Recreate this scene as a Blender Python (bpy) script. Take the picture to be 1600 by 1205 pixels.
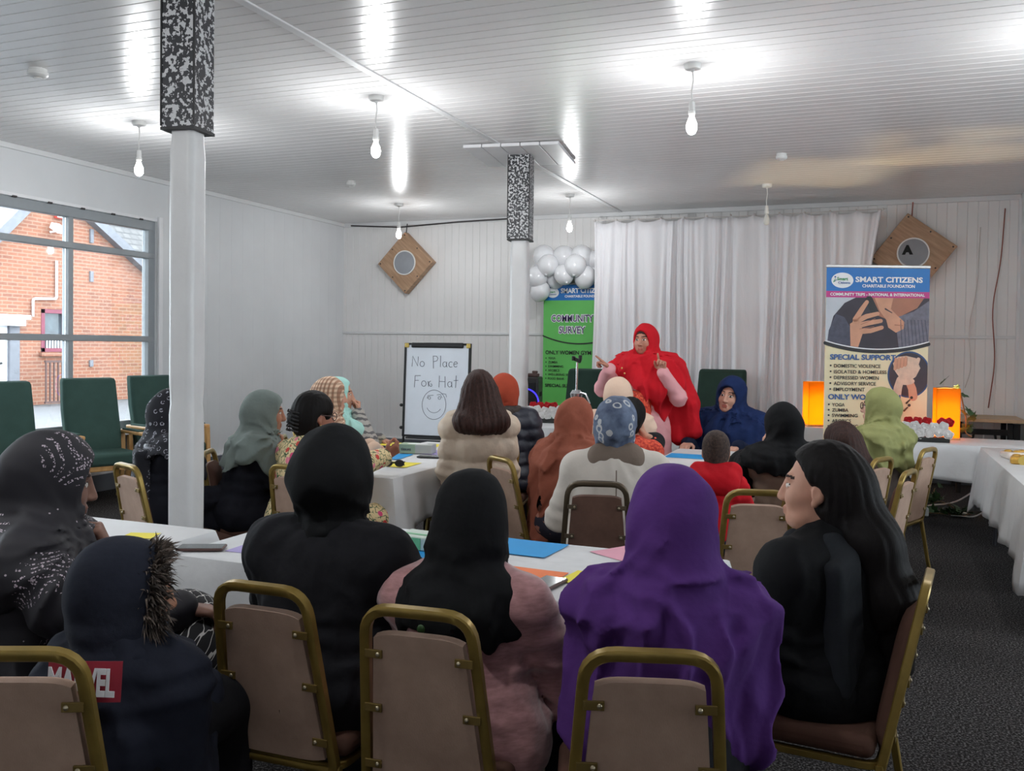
import bpy, bmesh, math, random
import numpy as np
from mathutils import Vector, Matrix

for _o in list(bpy.data.objects):
    bpy.data.objects.remove(_o, do_unlink=True)
SC = bpy.context.scene
COL = SC.collection
PI = math.pi
RNG = random.Random(7)

# ------------------------------------------------------------------ camera
cam_d = bpy.data.cameras.new('camera')
cam = bpy.data.objects.new('camera', cam_d)
COL.objects.link(cam)
SC.camera = cam
_psi, _p, _rho = math.radians(21.5), math.radians(1.23), math.radians(0.73)
_F = Vector((-math.sin(_psi) * math.cos(_p), math.cos(_psi) * math.cos(_p), -math.sin(_p)))
_R = Vector((math.cos(_psi), math.sin(_psi), 0))
_U = _R.cross(_F)
_R2 = _R * math.cos(_rho) + _U * math.sin(_rho)
_U2 = -_R * math.sin(_rho) + _U * math.cos(_rho)
cam.matrix_world = Matrix(((_R2.x, _U2.x, -_F.x, 0), (_R2.y, _U2.y, -_F.y, 0), (_R2.z, _U2.z, -_F.z, 1.5), (0, 0, 0, 1)))
cam_d.sensor_width = 36.0
cam_d.lens = 1420.0 / 1600.0 * 36.0
cam_d.shift_y = -30.5 / 1600.0
cam_d.clip_start = 0.05
cam_d.clip_end = 200

# ------------------------------------------------------------------ world, exposure
SC.view_settings.view_transform = 'Standard'
SC.view_settings.look = 'None'
SC.view_settings.gamma = 1.0
SC.view_settings.use_curve_mapping = False
SC.view_settings.exposure = 0.0
SC.cycles.max_bounces = 8
SC.cycles.diffuse_bounces = 5
SC.cycles.glossy_bounces = 3
SC.cycles.transmission_bounces = 6
SC.cycles.transparent_max_bounces = 10
SC.cycles.caustics_reflective = False
SC.cycles.caustics_refractive = False
SC.cycles.sample_clamp_indirect = 4.0

world = bpy.data.worlds.new('overcast_sky')
SC.world = world
world.use_nodes = True
_nt = world.node_tree
_bg = _nt.nodes['Background']
_bg.inputs['Color'].default_value = (0.86, 0.92, 1.0, 1)
_bg.inputs['Strength'].default_value = 8.6
BULB_W = 40.0          # each bare bulb, watts
LANTERN_W = 60.0

H_CEIL = 3.25
XL, XR, YB, YF = -7.15, 1.52, 11.42, -1.6
XF = 5.6               # far side of an unseen right bay, added to bring in more light


def lin(r, g, b):
    def f(c):
        c /= 255.0
        return c / 12.92 if c <= 0.04045 else ((c + 0.055) / 1.055) ** 2.4
    return (f(r), f(g), f(b), 1.0)


# ------------------------------------------------------------------ materials
MATS = {}


class NT:
    def __init__(s, m):
        m.use_nodes = True
        s.t = m.node_tree
        s.b = s.t.nodes['Principled BSDF']

    def n(s, kind, **kw):
        x = s.t.nodes.new(kind)
        for k, v in kw.items():
            if k in x.inputs.keys() if hasattr(x.inputs, 'keys') else False:
                x.inputs[k].default_value = v
            else:
                setattr(x, k, v)
        return x

    def l(s, a, b):
        s.t.links.new(a, b)

    def math(s, op, a, b=None, c=None):
        x = s.t.nodes.new('ShaderNodeMath')
        x.operation = op
        for i, v in enumerate((a, b, c)):
            if v is None:
                continue
            if isinstance(v, (int, float)):
                x.inputs[i].default_value = v
            else:
                s.l(v, x.inputs[i])
        return x.outputs[0]

    def ramp(s, fac, stops, interp='LINEAR'):
        x = s.t.nodes.new('ShaderNodeValToRGB')
        x.color_ramp.interpolation = interp
        el = x.color_ramp.elements
        while len(el) < len(stops):
            el.new(0.5)
        for e, (p, c) in zip(el, stops):
            e.position = p
            e.color = c
        s.l(fac, x.inputs[0])
        return x.outputs[0]

    def mix(s, fac, a, b):
        x = s.t.nodes.new('ShaderNodeMix')
        x.data_type = 'RGBA'
        for sock, v in ((x.inputs[0], fac), (x.inputs[6], a), (x.inputs[7], b)):
            if isinstance(v, (int, float)):
                sock.default_value = v
            elif isinstance(v, tuple):
                sock.default_value = v
            else:
                s.l(v, sock)
        return x.outputs[2]

    def coords(s, scale=(1, 1, 1), out='Object', rot=(0, 0, 0)):
        tc = s.t.nodes.new('ShaderNodeTexCoord')
        mp = s.t.nodes.new('ShaderNodeMapping')
        mp.inputs['Scale'].default_value = scale
        mp.inputs['Rotation'].default_value = rot
        s.l(tc.outputs[out], mp.inputs[0])
        return mp.outputs[0]

    def noise(s, vec, scale, detail=3.0, rough=0.55, out=0):
        x = s.t.nodes.new('ShaderNodeTexNoise')
        x.inputs['Scale'].default_value = scale
        x.inputs['Detail'].default_value = detail
        x.inputs['Roughness'].default_value = rough
        s.l(vec, x.inputs['Vector'])
        return x.outputs[out]

    def vor(s, vec, scale, feature='F1', out='Distance', rnd=1.0):
        x = s.t.nodes.new('ShaderNodeTexVoronoi')
        x.feature = feature
        x.inputs['Scale'].default_value = scale
        x.inputs['Randomness'].default_value = rnd
        s.l(vec, x.inputs['Vector'])
        return x.outputs[out]

    def sep(s, vec):
        x = s.t.nodes.new('ShaderNodeSeparateXYZ')
        s.l(vec, x.inputs[0])
        return x.outputs

    def bump(s, h, strength=0.3, dist=0.01):
        x = s.t.nodes.new('ShaderNodeBump')
        x.inputs['Strength'].default_value = strength
        x.inputs['Distance'].default_value = dist
        s.l(h, x.inputs['Height'])
        s.l(x.outputs[0], s.b.inputs['Normal'])

    def col(s, v):
        if isinstance(v, tuple):
            s.b.inputs['Base Color'].default_value = v
        else:
            s.l(v, s.b.inputs['Base Color'])


def new_mat(name):
    m = bpy.data.materials.new(name)
    MATS[name] = m
    return m, NT(m)


def shade(c, k):
    return (min(c[0] * k, 1), min(c[1] * k, 1), min(c[2] * k, 1), 1)


def mat(name, rgb, rough=0.6, metal=0.0, var=0.12, scale=6.0, bump=0.0, bscale=60.0, spec=0.5, sheen=0.0, stretch=(1, 1, 1), coat=0.0):
    """plain procedural material: base colour with gentle noise variation and a fine bump"""
    if name in MATS:
        return MATS[name]
    m, t = new_mat(name)
    c = lin(*rgb)
    v = t.coords(stretch)
    t.col(t.ramp(t.noise(v, scale), [(0.3, shade(c, 1 - var)), (0.7, shade(c, 1 + var))]))
    t.b.inputs['Roughness'].default_value = rough
    t.b.inputs['Metallic'].default_value = metal
    t.b.inputs['Specular IOR Level'].default_value = spec
    if sheen:
        t.b.inputs['Sheen Weight'].default_value = sheen
        t.b.inputs['Sheen Roughness'].default_value = 0.5
    if coat:
        t.b.inputs['Coat Weight'].default_value = coat
    if bump:
        t.bump(t.noise(v, bscale, 4.0, 0.6), bump, 0.006)
    return m


def fabric(name, rgb, var=0.10, weave=420.0, bump=0.08, rough=0.9, sheen=0.0, spec=0.2, wrinkle=0.30):
    """woven cloth: mottled colour, fine weave and soft wrinkle bump"""
    if name in MATS:
        return MATS[name]
    m, t = new_mat(name)
    c = lin(*rgb)
    v = t.coords()
    t.col(t.ramp(t.noise(v, 9.0, 4), [(0.3, shade(c, 1 - var)), (0.7, shade(c, 1 + var))]))
    t.b.inputs['Roughness'].default_value = rough
    t.b.inputs['Specular IOR Level'].default_value = spec
    if sheen:
        t.b.inputs['Sheen Weight'].default_value = sheen
    a = t.noise(v, weave, 2)
    w = t.noise(v, 11.0, 3)
    t.bump(t.math('ADD', t.math('MULTIPLY', a, bump), t.math('MULTIPLY', w, wrinkle * 6)), 0.35, 0.01)
    return m


def emit_mat(name, rgb, strength):
    m, t = new_mat(name)
    t.col(lin(*rgb))
    t.b.inputs['Emission Color'].default_value = lin(*rgb)
    t.b.inputs['Emission Strength'].default_value = strength
    return m


# ------------------------------------------------------------------ object helpers
def tag(o, label, cat, group=None, kind=None):
    if label:
        o['label'] = label
    if cat:
        o['category'] = cat
    if group:
        o['group'] = group
    if kind:
        o['kind'] = kind
    return o


def empty(name, loc=(0, 0, 0), rz=0.0):
    o = bpy.data.objects.new(name, None)
    o.empty_display_size = 0.1
    COL.objects.link(o)
    o.location = loc
    o.rotation_euler = (0, 0, rz)
    return o


def copy_tree(o, parent=None):
    c = o.copy()
    COL.objects.link(c)
    if parent is not None:
        c.parent = parent
    for ch in list(o.children):
        copy_tree(ch, c)
    return c


class MB:
    """collects shapes, then links them as ONE mesh object"""

    def __init__(s):
        s.v, s.f, s.m = [], [], []

    def add(s, vs, fs, mi=0):
        k = len(s.v)
        s.v += [tuple(p) for p in vs]
        s.f += [tuple(i + k for i in f) for f in fs]
        s.m += [mi] * len(fs)
        return s

    def box(s, c, size, mi=0, rot=None):
        hx, hy, hz = size[0] / 2, size[1] / 2, size[2] / 2
        vs = [Vector((x, y, z)) for x in (-hx, hx) for y in (-hy, hy) for z in (-hz, hz)]
        if rot is not None:
            vs = [rot @ p for p in vs]
        vs = [p + Vector(c) for p in vs]
        return s.add(vs, [(0, 1, 3, 2), (4, 6, 7, 5), (0, 4, 5, 1), (2, 3, 7, 6), (0, 2, 6, 4), (1, 5, 7, 3)], mi)

    def tube(s, pts, r, n=10, mi=0, closed=False, sect=None, up=None):
        """sweeps a round (or given) section along points"""
        pts = [Vector(p) for p in pts]
        N = len(pts)
        if sect is None:
            sect = [(math.cos(2 * PI * i / n), math.sin(2 * PI * i / n)) for i in range(n)]
        n = len(sect)
        vs, fs = [], []
        prev = None
        for i, p in enumerate(pts):
            a = pts[(i - 1) % N] if (closed or i > 0) else p
            b = pts[(i + 1) % N] if (closed or i < N - 1) else p
            t = (b - a).normalized()
            if up is not None:
                u = Vector(up)
                u = (u - t * u.dot(t)).normalized()
            elif prev is None:
                u = t.orthogonal().normalized()
            else:
                u = (prev - t * prev.dot(t)).normalized()
            prev = u
            w = t.cross(u)
            rr = r[i] if isinstance(r, (list, tuple)) else r
            for (x, y) in sect:
                vs.append(p + u * x * rr + w * y * rr)
        M = N if closed else N - 1
        for i in range(M):
            for j in range(n):
                j2 = (j + 1) % n
                i2 = (i + 1) % N
                fs.append((i * n + j, i * n + j2, i2 * n + j2, i2 * n + j))
        if not closed:
            fs.append(tuple(range(n))[::-1])
            fs.append(tuple((N - 1) * n + j for j in range(n)))
        return s.add(vs, fs, mi)

    def lathe(s, prof, c=(0, 0, 0), n=20, mi=0, axis=None, ring=False):
        """prof: list of (radius, z); axis optional matrix"""
        vs, fs = [], []
        for (r, z) in prof:
            for j in range(n):
                a = 2 * PI * j / n
                p = Vector((r * math.cos(a), r * math.sin(a), z))
                if axis is not None:
                    p = axis @ p
                vs.append(p + Vector(c))
        for i in range(len(prof) - 1):
            for j in range(n):
                j2 = (j + 1) % n
                fs.append((i * n + j, i * n + j2, (i + 1) * n + j2, (i + 1) * n + j))
        if ring:
            k = (len(prof) - 1) * n
            fs += [(k + j, k + (j + 1) % n, (j + 1) % n, j) for j in range(n)]
        else:
            if prof[0][0] > 1e-6:
                fs.append(tuple(range(n))[::-1])
            if prof[-1][0] > 1e-6:
                fs.append(tuple((len(prof) - 1) * n + j for j in range(n)))
        return s.add(vs, fs, mi)

    def prism(s, poly, h, M=None, mi=0):
        """polygon in local xy extruded by h along local z, placed with matrix M"""
        n = len(poly)
        vs = [Vector((x, y, 0)) for x, y in poly] + [Vector((x, y, h)) for x, y in poly]
        if M is not None:
            vs = [M @ p for p in vs]
        fs = [tuple(range(n))[::-1], tuple(range(n, 2 * n))] + [(i, (i + 1) % n, (i + 1) % n + n, i + n) for i in range(n)]
        return s.add(vs, fs, mi)

    def ball(s, c, r, n=16, mi=0, M=None):
        r = r if isinstance(r, (tuple, list)) else (r, r, r)
        vs, fs = [], []
        k = n // 2
        for i in range(1, k):
            th = PI * i / k
            for j in range(n):
                a = 2 * PI * j / n
                p = Vector((r[0] * math.sin(th) * math.cos(a), r[1] * math.sin(th) * math.sin(a), r[2] * math.cos(th)))
                vs.append((M @ p if M is not None else p) + Vector(c))
        top, bot = Vector((0, 0, r[2])), Vector((0, 0, -r[2]))
        vs += [(M @ top if M is not None else top) + Vector(c), (M @ bot if M is not None else bot) + Vector(c)]
        for i in range(k - 2):
            for j in range(n):
                j2 = (j + 1) % n
                fs.append((i * n + j, (i + 1) * n + j, (i + 1) * n + j2, i * n + j2))
        for j in range(n):
            fs.append((len(vs) - 2, j, (j + 1) % n))
            fs.append((len(vs) - 1, (k - 2) * n + (j + 1) % n, (k - 2) * n + j))
        return s.add(vs, fs, mi)

    def build(s, name, mats, parent=None, smooth=False, bevel=0.0, seg=2, solid=0.0):
        me = bpy.data.meshes.new(name)
        me.from_pydata(s.v, [], s.f)
        mats = mats if isinstance(mats, (list, tuple)) else [mats]
        for m in mats:
            me.materials.append(m)
        if len(mats) > 1:
            me.polygons.foreach_set('material_index', s.m)
        if smooth:
            me.polygons.foreach_set('use_smooth', [True] * len(me.polygons))
            if smooth == 'auto':
                me.set_sharp_from_angle(angle=math.radians(40))
        me.update()
        o = bpy.data.objects.new(name, me)
        COL.objects.link(o)
        if parent is not None:
            o.parent = parent
        if solid:
            md = o.modifiers.new('thick', 'SOLIDIFY')
            md.thickness = solid
            md.offset = 0
        if bevel:
            md = o.modifiers.new('bevel', 'BEVEL')
            md.width = bevel
            md.segments = seg
            md.limit_method = 'ANGLE'
            md.harden_normals = False
        return o


def fillet(pts, r, n=5, closed=False):
    """rounds the corners of a polyline"""
    pts = [Vector(p) for p in pts]
    out = []
    N = len(pts)
    for i, p in enumerate(pts):
        if not closed and i in (0, N - 1):
            out.append(p)
            continue
        a, b = pts[(i - 1) % N], pts[(i + 1) % N]
        da, db = (a - p), (b - p)
        q = min(r, da.length * 0.45, db.length * 0.45)
        s_, e_ = p + da.normalized() * q, p + db.normalized() * q
        for k in range(n + 1):
            t = k / n
            out.append(s_ * (1 - t) ** 2 + p * 2 * t * (1 - t) + e_ * t * t)
    return out


def rotz(a):
    return Matrix.Rotation(a, 3, 'Z')


def text_mesh(mb, body, size, x, y, mi, z=0.0, align='LEFT', bold=0.0, width=None, M=None, shear=0.0):
    """sets flat lettering into a collector: local x right, y up, z out"""
    cu = bpy.data.curves.new('lettering', 'FONT')
    cu.body = body
    cu.size = size
    cu.align_x = align
    cu.offset = bold
    cu.shear = shear
    cu.resolution_u = 3
    ob = bpy.data.objects.new('lettering', cu)
    COL.objects.link(ob)
    dg = bpy.context.evaluated_depsgraph_get()
    me = bpy.data.meshes.new_from_object(ob.evaluated_get(dg))
    vs = [Vector(v.co) for v in me.vertices]
    fs = [tuple(p.vertices) for p in me.polygons]
    bpy.data.objects.remove(ob, do_unlink=True)
    bpy.data.curves.remove(cu)
    bpy.data.meshes.remove(me)
    if not vs:
        return
    if width is not None:
        x0, x1 = min(v.x for v in vs), max(v.x for v in vs)
        k = width / max(x1 - x0, 1e-6)
        for v in vs:
            v.x = (v.x - x0) * k if align == 'LEFT' else v.x * k
    vs = [Vector((v.x + x, v.y + y, z)) for v in vs]
    if M is not None:
        vs = [M @ v for v in vs]
    mb.add(vs, fs, mi)

# ------------------------------------------------------------------ the materials of this room
def m_panel(name, rgb, rough, axis_scale=(1, 1, 1), dirt=.05):
    m, t = new_mat(name)
    c = lin(*rgb)
    v = t.coords()
    n1 = t.noise(v, 1.3, 5, .6)
    t.col(t.ramp(n1, [(0.3, shade(c, 1 - dirt)), (0.7, shade(c, 1 + dirt * .5))]))
    t.b.inputs['Roughness'].default_value = rough
    t.bump(t.noise(v, 3.0, 3), .06, .02)
    return m


m_panel('white_board_wall', (236, 235, 234), .42)
m_panel('white_smooth_wall', (222, 224, 226), .38)
m_panel('white_ceiling', (234, 233, 233), .24)
m_panel('white_paint', (225, 226, 227), .45)
mat('window_frame_grey', (150, 156, 160), .35, var=.05)
mat('dark_skirting', (92, 96, 104), .55, var=.1)

m, t = new_mat('carpet')
v = t.coords()
a = t.noise(v, 105, 4, .7)
b = t.noise(v, 2.2, 3)
base = t.ramp(a, [(0.36, lin(10, 10, 10)), (0.50, lin(32, 30, 31)), (0.64, lin(116, 114, 114))])
t.col(t.mix(t.math('MULTIPLY', b, .30), base, lin(58, 52, 50)))
t.b.inputs['Roughness'].default_value = 1.0
t.b.inputs['Specular IOR Level'].default_value = .05
t.bump(a, .3, .008)

m, t = new_mat('window_glass')
for n_ in list(t.t.nodes):
    if n_.type == 'BSDF_PRINCIPLED':
        t.t.nodes.remove(n_)
out = t.t.nodes['Material Output']
tr = t.t.nodes.new('ShaderNodeBsdfTransparent')
tr.inputs[0].default_value = (.93, .96, .96, 1)
gl = t.t.nodes.new('ShaderNodeBsdfGlossy')
gl.inputs['Roughness'].default_value = .02
fr = t.t.nodes.new('ShaderNodeFresnel')
fr.inputs[0].default_value = 1.35
mx = t.t.nodes.new('ShaderNodeMixShader')
t.l(fr.outputs[0], mx.inputs[0])
t.l(tr.outputs[0], mx.inputs[1])
t.l(gl.outputs[0], mx.inputs[2])
t.l(mx.outputs[0], out.inputs[0])

m, t = new_mat('brick')
v = t.coords((1, 1, 1), 'Object')
x, y, z = t.sep(v)
cmb = t.t.nodes.new('ShaderNodeCombineXYZ')
t.l(y, cmb.inputs[0])
t.l(z, cmb.inputs[1])
bt = t.t.nodes.new('ShaderNodeTexBrick')
bt.inputs['Scale'].default_value = 1.0
bt.inputs['Brick Width'].default_value = .26
bt.inputs['Row Height'].default_value = .085
bt.inputs['Mortar Size'].default_value = .010
bt.inputs['Color1'].default_value = lin(140, 90, 68)
bt.inputs['Color2'].default_value = lin(110, 72, 60)
bt.inputs['Mortar'].default_value = lin(152, 128, 110)
bt.inputs['Bias'].default_value = -.35
t.l(cmb.outputs[0], bt.inputs['Vector'])
t.col(t.mix(.25, bt.outputs[0], t.ramp(t.noise(v, 1.1, 5), [(.3, lin(112, 74, 62)), (.7, lin(150, 104, 83))])))
t.b.inputs['Roughness'].default_value = .9

m, t = new_mat('roof_tile')
v = t.coords()
x, y, z = t.sep(v)
cmb = t.t.nodes.new('ShaderNodeCombineXYZ')
t.l(y, cmb.inputs[0])
t.l(z, cmb.inputs[1])
bt = t.t.nodes.new('ShaderNodeTexBrick')
bt.inputs['Scale'].default_value = 1.0
bt.inputs['Brick Width'].default_value = .34
bt.inputs['Row Height'].default_value = .20
bt.inputs['Mortar Size'].default_value = .025
bt.inputs['Color1'].default_value = lin(92, 90, 88)
bt.inputs['Color2'].default_value = lin(74, 72, 72)
bt.inputs['Mortar'].default_value = lin(48, 47, 48)
t.l(cmb.outputs[0], bt.inputs['Vector'])
t.col(bt.outputs[0])
mat('tarmac', (100, 100, 102), .95, var=.12, scale=8)
mat('fascia_grey', (108, 110, 116), .7)
mat('white_upvc', (236, 236, 238), .4, var=.03)
mat('maroon_paint', (112, 40, 60), .5)
mat('dark_glass', (70, 80, 86), .1, var=.3)
mat('iron_brown', (84, 62, 58), .7)
mat('garage_white', (226, 228, 232), .5, var=.04)
mat('alarm_red', (206, 70, 58), .5)

# paper wrapped round the columns
mat('wrap_paper', (216, 216, 216), .35, var=.04, scale=5, bump=.5, bscale=9)
m, t = new_mat('marbled_paper')
v = t.coords()
d = t.noise(v, 52, 2.0, .5)
t.col(t.ramp(d, [(.0, lin(44, 45, 50)), (.522, lin(44, 45, 50)), (.532, lin(205, 206, 208)), (1, lin(205, 206, 208))]))
t.b.inputs['Roughness'].default_value = .45
mat('black_tape', (32, 32, 34), .5)

mat('white_plastic', (232, 232, 230), .35, var=.03)
emit_mat('bulb_glow', (255, 252, 248), 30.0)
mat('bulb_off', (226, 226, 222), .25, var=.02)
m, t = new_mat('plywood')
v = t.coords((1, 1, 1))
t.col(t.ramp(t.noise(t.coords((1.5, 1.5, 14)), 3.0, 5), [(.3, lin(158, 124, 96)), (.7, lin(190, 156, 126))]))
t.b.inputs['Roughness'].default_value = .55
mat('mesh_grey', (150, 154, 160), .7, var=.06)
mat('black_plastic', (24, 24, 26), .45, var=.1)
mat('black_matt', (20, 20, 21), .8, var=.15)
mat('chrome', (205, 206, 208), .25, metal=.9, var=.03)
mat('whiteboard', (236, 242, 250), .16, var=.02)
mat('marker_grey', (92, 98, 112), .6, var=.05)
mat('corner_brass', (208, 180, 96), .35, metal=.4)
mat('balloon_white', (232, 233, 236), .18, var=.02, coat=.4)
mat('printed_blue', (20, 112, 190), .45, var=.04)
mat('printed_green', (98, 190, 92), .45, var=.05, scale=3)
mat('printed_magenta', (196, 50, 134), .45, var=.03)
mat('printed_cream', (233, 222, 182), .45, var=.05, scale=2)
mat('ink_white', (240, 242, 244), .5, var=.02)
mat('ink_black', (30, 28, 32), .5)
mat('ink_purple', (62, 40, 96), .5)
mat('ink_blue', (42, 92, 156), .5)
mat('ink_green', (60, 150, 90), .5)
mat('ink_navy', (44, 42, 64), .5)
mat('ink_skin', (206, 152, 122), .5, var=.1, scale=8)
mat('ink_skin_shade', (168, 112, 88), .5, var=.1)
mat('ink_skin_pale', (214, 190, 168), .5, var=.15, scale=14)
mat('ink_knit', (112, 114, 128), .6, var=.2, scale=20)
mat('ink_knit_dark', (78, 80, 96), .6, var=.2, scale=20)
mat('ink_sky', (196, 202, 210), .5, var=.06)
mat('ink_dark', (48, 40, 52), .5, var=.2)
mat('ink_yellow', (232, 200, 60), .5)
mat('aluminium', (190, 188, 186), .35, metal=.7, var=.05)

m, t = new_mat('sheer_curtain')
t.col(lin(240, 239, 242))
t.b.inputs['Roughness'].default_value = .8
t.bump(t.noise(t.coords((3, 3, .6)), 14, 4), .25, .01)

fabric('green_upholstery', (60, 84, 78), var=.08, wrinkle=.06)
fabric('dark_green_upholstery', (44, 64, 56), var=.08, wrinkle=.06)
m, t = new_mat('beech_wood')
t.col(t.ramp(t.noise(t.coords((6, 6, 1.2)), 5, 4), [(.3, lin(190, 142, 86)), (.7, lin(216, 172, 112))]))
t.b.inputs['Roughness'].default_value = .4
m, t = new_mat('pale_table_wood')
t.col(t.ramp(t.noise(t.coords((1.2, 8, 6)), 3, 4), [(.3, lin(176, 146, 112)), (.7, lin(196, 168, 134))]))
t.b.inputs['Roughness'].default_value = .5
mat('table_cloth_paper', (214, 215, 216), .55, var=.025, scale=7, bump=.35, bscale=14)
mat('table_cloth_print', (216, 217, 218), .5, var=.05, scale=18, bump=.25, bscale=22)
mat('folding_leg', (70, 70, 74), .4, metal=.5)

mat('chair_gold', (146, 122, 62), .32, metal=.55, var=.18, scale=14)
mat('chair_bronze', (84, 72, 56), .36, metal=.5, var=.12)
mat('bracket_gold', (128, 106, 58), .35, metal=.6)
mat('stud', (176, 164, 140), .3, metal=.8)
m, t = new_mat('panel_tan')
v = t.coords()
t.col(t.mix(t.ramp(t.noise(v, 5, 5, .65), [(.35, (0, 0, 0, 1)), (.7, (1, 1, 1, 1))]), lin(160, 132, 115), lin(184, 155, 136)))
t.b.inputs['Roughness'].default_value = .75
t.bump(t.noise(t.coords((6, 6, 1)), 90, 3), .2, .004)
m, t = new_mat('panel_brown')
v = t.coords()
t.col(t.ramp(t.noise(v, 6, 5, .65), [(.3, lin(84, 58, 48)), (.7, lin(112, 82, 68))]))
t.b.inputs['Roughness'].default_value = .8
fabric('seat_brown', (88, 62, 52), var=.14, wrinkle=.05)

mat('eye_white', (214, 206, 198), .25, var=.03)
mat('iris', (34, 22, 18), .15, var=.2)
mat('face_pin', (235, 235, 235), .3)
mat('brow', (44, 30, 26), .8)
m, t = new_mat('black_hair')
t.col(lin(20, 17, 17))
t.b.inputs['Roughness'].default_value = .6
t.b.inputs['Specular IOR Level'].default_value = .14
t.bump(t.noise(t.coords((60, 60, 4)), 6, 3), .25, .004)
m, t = new_mat('brown_hair')
t.col(t.ramp(t.noise(t.coords((40, 40, 2)), 3, 3), [(.3, lin(34, 22, 20)), (.7, lin(66, 42, 36))]))
t.b.inputs['Roughness'].default_value = .6
t.b.inputs['Specular IOR Level'].default_value = .2
t.bump(t.noise(t.coords((60, 60, 4)), 6, 3), .25, .004)
m, t = new_mat('cropped_hair')
t.col(t.ramp(t.noise(t.coords(), 90, 3), [(.3, lin(36, 28, 26)), (.7, lin(78, 60, 52))]))
t.b.inputs['Roughness'].default_value = .9
mat('fur', (96, 84, 76), .9, var=.45, scale=40)
mat('fur_dark', (60, 52, 48), .9, var=.4, scale=40)
fabric('black_cloth', (25, 25, 29), var=.12)
fabric('black_jersey', (18, 19, 21), var=.12)
fabric('black_coat', (27, 28, 36), var=.12)
fabric('black_wool', (36, 39, 43), var=.14)
fabric('navy_black', (30, 33, 44), var=.12)
fabric('navy_cloth', (26, 42, 82), var=.10)
fabric('navy_dark', (24, 32, 54), var=.10)
fabric('navy_puffer', (30, 34, 48), var=.1, weave=200, wrinkle=.4, rough=.5, spec=.5)
fabric('purple_cloth', (78, 44, 108), var=.08)
fabric('grey_green_cloth', (120, 130, 126), var=.08)
fabric('grey_slate', (84, 92, 98), var=.08)
fabric('terracotta_cloth', (146, 84, 66), var=.08)
fabric('rust_cloth', (154, 64, 44), var=.08)
fabric('beige_cloth', (208, 180, 160), var=.05)
fabric('mint_cloth', (160, 204, 196), var=.05)
fabric('olive_cloth', (138, 140, 92), var=.07)
fabric('red_cloth', (190, 26, 38), var=.08)
fabric('red_fleece', (190, 22, 34), var=.08)
fabric('pink_coat', (214, 156, 160), var=.05)
fabric('white_coat', (206, 198, 188), var=.04, wrinkle=.25)
fabric('beige_puffer', (196, 178, 158), var=.05, weave=200, wrinkle=.5, rough=.55, spec=.4)
fabric('taupe_coat', (126, 108, 94), var=.06)
fabric('taupe_collar', (118, 104, 94), var=.05)
fabric('grey_fleece', (92, 84, 80), var=.15)
fabric('grey_trousers', (150, 142, 136), var=.1)
fabric('jeans', (44, 52, 74), var=.1)
fabric('shoe_black', (26, 25, 26), var=.1, rough=.5)

m, t = new_mat('pink_velvet')
v = t.coords((1, 1, 1))
n1 = t.noise(t.coords((8, 8, 30)), 4, 4)
t.col(t.ramp(t.math('ADD', t.math('MULTIPLY', n1, .5), t.math('MULTIPLY', t.noise(v, 9, 4), .5)), [(.35, lin(142, 98, 98)), (.65, lin(190, 140, 140))]))
t.b.inputs['Roughness'].default_value = .8
t.b.inputs['Sheen Weight'].default_value = .5
t.bump(t.noise(v, 10, 3), .4, .012)

m, t = new_mat('plaid_cloth')
v = t.coords()
x, y, z = t.sep(v)
s1 = t.math('SINE', t.math('MULTIPLY', t.math('ADD', x, y), 190))
s2 = t.math('SINE', t.math('MULTIPLY', z, 210))
k1 = t.math('GREATER_THAN', s1, .1)
k2 = t.math('GREATER_THAN', s2, .1)
c1 = t.mix(k1, lin(214, 186, 160), lin(160, 122, 100))
t.col(t.mix(t.math('MULTIPLY', k2, .5), c1, lin(122, 92, 78)))
t.b.inputs['Roughness'].default_value = .9

m, t = new_mat('floral_cloth')
v = t.coords()
w = t.vor(v, 17, 'F1')
vc = t.vor(v, 17, 'F1', 'Color')
st = t.vor(v, 34, 'DISTANCE_TO_EDGE')
leaf = t.noise(v, 46, 2)
c0 = t.mix(t.math('MULTIPLY', t.math('LESS_THAN', st, .07), t.math('GREATER_THAN', leaf, .46)), lin(226, 204, 156), lin(66, 92, 62))
hue = t.ramp(t.sep(vc)[0], [(0, lin(214, 70, 118)), (.4, lin(206, 70, 60)), (.7, lin(226, 130, 150)), (1, lin(214, 150, 60))], 'CONSTANT')
t.col(t.mix(t.math('LESS_THAN', t.math('ADD', w, t.math('MULTIPLY', leaf, .25)), .42), c0, hue))
t.b.inputs['Roughness'].default_value = .85

m, t = new_mat('dark_floral_hem')
v = t.coords()
w = t.vor(v, 16, 'F1')
n1 = t.noise(v, 34, 2)
t.col(t.mix(t.math('LESS_THAN', t.math('ADD', w, t.math('MULTIPLY', n1, 1.1)), .86), lin(34, 32, 48), lin(164, 108, 90)))
t.b.inputs['Roughness'].default_value = .85

m, t = new_mat('blue_flower_scarf')
v = t.coords()
w = t.vor(v, 13, 'F1')
n1 = t.noise(v, 40, 2)
ring = t.math('ADD', w, t.math('MULTIPLY', n1, .10))
inn = t.math('MULTIPLY', t.math('GREATER_THAN', ring, .24), t.math('LESS_THAN', ring, .34))
bs = t.ramp(t.noise(v, 14, 4), [(.35, lin(64, 76, 100)), (.65, lin(108, 122, 146))])
t.col(t.mix(t.math('MULTIPLY', inn, .75), bs, lin(206, 206, 204)))
t.b.inputs['Roughness'].default_value = .85

m, t = new_mat('trellis_cloth')
v = t.coords((1, 1, 1))
x, y, z = t.sep(v)
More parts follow.
